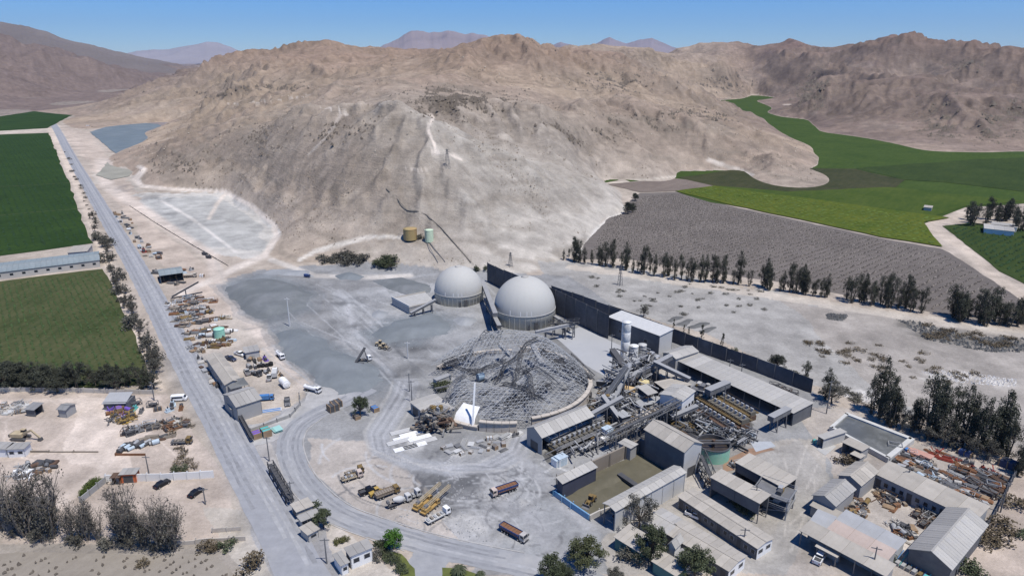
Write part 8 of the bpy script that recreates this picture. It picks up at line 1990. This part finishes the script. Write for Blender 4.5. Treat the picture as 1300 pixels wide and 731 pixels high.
tree('pepper', (810, 671), 9.5, 'grey brown tree in front of the bayed wall of the pit shelter', None, 1.0); tree('broad', (826, 712), 10.5, 'tall dark tree between the teal walled sheds', None, .85, LEAF_M); tree('broad', (881, 738), 10, 'dark tree at the bottom edge in front of the office row', None, .9, LEAF_M); tree('bush', (800, 712), 3.5, 'dark leafless bush beside the teal walled shed', None, 1.3, LEAF_G)
tree('bush', (871, 695), 2.6, 'small green bush by the white gabled annex', None, 1.1); tree('bush', (1072, 588), 3.2, 'round olive bush below the slurry basin', None, 1.4, LEAF_DRY); tree('bush', (1131, 711), 2.8, 'green bush at the end of the pink roof', None, 1.1); tree('bush', (934, 640), 2.6, 'green bush under the near mill house', None, 1.2); tree('bush', (947, 652), 2.8, 'dark bush under the near mill house', None, 1.2)
for lab, px, h in (('olive bush beside the track outside the dark boundary fence', (1288, 642), 3.2), ('brown bush pair outside the boundary fence', (1272, 672), 3.6), ('brown bush below the pair outside the boundary fence', (1265, 685), 3.4), ('brown bush nearest the big gabled hall outside the fence', (1256, 692), 3.2), ('green shrub at the bottom right corner of the hall', (1226, 722), 3.2), ('small shrub at the bottom edge by the hall', (1238, 730), 2.6), ('dark bush at the right picture edge', (1301, 682), 2.5)):
    tree('bush', px, h, lab, None, 1.4, LEAF_DRY if 'brown' in lab or 'olive' in lab else LEAF_M)
tree('bush', (556, 494), 3.0, 'green shrub between the discharge shed and the ring', None, 1.6, LEAF_M); tree('bush', (562, 492), 3.0, 'second green shrub between the discharge shed and the ring', None, 1.4, LEAF_M)
row(['bush', 'pepper', 'bush'], [(415, 331), (440, 328), (460, 330)], 16, 4.0, 'grey green shrub in the bank at the hill foot', 'shrub bank at the hill foot', (5, 3), 1.5, .3, LEAF_G)
row(['bush', 'pepper'], [(478, 338), (495, 340), (500, 330)], 10, 4.2, 'dark green shrub below the hillside tanks', 'shrubs below the hillside tanks', (5, 3), 1.4, .3, LEAF_M)
tree('bush', (534, 303), 3.4, 'dark bush between the two hillside tanks', None, 1.0, LEAF_D)
row('bush', [(604, 342), (625, 346)], 5, 3.0, 'green bush behind the smaller dome beside the screen', 'bushes behind the smaller dome', (3, 1.5), 1.2, .2, LEAF_M)
# scattered scrub
def scatter(poly, n, kind, h, label, group, leaf=None, spread=1.3):
    P_ = np.array(poly, float); m = 0
    while m < n:
        x, y = rng.uniform(P_[:, 0].min(), P_[:, 0].max()), rng.uniform(P_[:, 1].min(), P_[:, 1].max())
        if in_poly(P_, np.array([x]), np.array([y]))[0]: tree(kind, (x, y), h * rng.uniform(.6, 1.3), label, group, spread, leaf); m += 1
scatter([(740, 350), (960, 365), (1000, 400), (860, 400), (760, 370)], 46, 'dry', 1.0, 'tiny dark shrub on the pale plain behind the screen', 'tiny shrubs on the pale plain', LEAF_G, 1.8)
scatter([(1010, 430), (1140, 440), (1260, 470), (1200, 490), (1040, 458)], 44, 'dry', 1.3, 'small brown shrub on the right part of the plain', 'brown shrubs on the right plain', None, 1.9)
scatter([(1140, 408), (1300, 432), (1300, 446), (1180, 430)], 30, 'dry', 1.6, 'brown scrub growing on the dark spoil', 'scrub on the dark spoil', LEAF_DRY, 1.8)
scatter([(1050, 486), (1090, 500), (1110, 520), (1064, 505)], 14, 'dry', 1.5, 'dry scrub between the fence end and the tall trees', 'scrub at the fence end', LEAF_G, 1.5)
scatter([(205, 530), (240, 530), (262, 600), (220, 600)], 14, 'dry', 1.2, 'dry weed at the right end of the beige lot', 'weeds in the beige lot', LEAF_DRY, 1.5)
# ------------------------------------------------------------------ air
def haze():
    k = MB(); k.box(-26000, 26000, -300, 26000, -60, 1500)
    m = bpy.data.materials.new('haze'); m.use_nodes = True; N = m.node_tree.nodes
    N.remove(N['Principled BSDF']); v = N.new('ShaderNodeVolumePrincipled')
    v.inputs['Color'].default_value = (.50, .70, 1.0, 1); v.inputs['Density'].default_value = HAZE_D; v.inputs['Anisotropy'].default_value = .2
    m.node_tree.links.new(v.outputs[0], N['Material Output'].inputs['Volume'])
    tag(part('haze', k.mesh('haze', m)), 'thin blue air over the valley', None, None, 'stuff')
HAZE_D = 2.0e-5
haze()
# ------------------------------------------------------------------ look-alikes: say which one, by its place along the row
ORD = 'first second third fourth fifth sixth seventh eighth ninth tenth eleventh twelfth thirteenth fourteenth fifteenth sixteenth seventeenth eighteenth nineteenth twentieth'.split()
def ordw(i):
    if i < 20: return ORD[i]
    t, u = divmod(i + 1, 10); T = {2: 'twenty', 3: 'thirty', 4: 'forty', 5: 'fifty', 6: 'sixty', 7: 'seventy', 8: 'eighty', 9: 'ninety'}[t]
    return T + '-' + ORD[u - 1] if u else {2: 'twentieth', 3: 'thirtieth', 4: 'fortieth', 5: 'fiftieth', 6: 'sixtieth', 7: 'seventieth', 8: 'eightieth', 9: 'ninetieth'}[t]
def single_out():
    sets = {}
    for o in SC.objects:
        if o.parent is None and o.get('label') and o.get('category'): sets.setdefault(o['label'], []).append(o)
    for lab, os_ in sets.items():
        if not 2 <= len(os_) <= 90: continue
        key = {o: float(to_px(np.array(o.location.x), np.array(o.location.y), np.array(o.location.z))[0]) for o in os_}
        for i, o in enumerate(sorted(os_, key=lambda o: key[o])):
            w = ordw(i); n = len(lab.split())
            o['label'] = f'{w} leftmost {lab}' if n > 13 else f'{w} from left: {lab}' if n > 12 else f'{lab}, {w} from the left'
single_out()
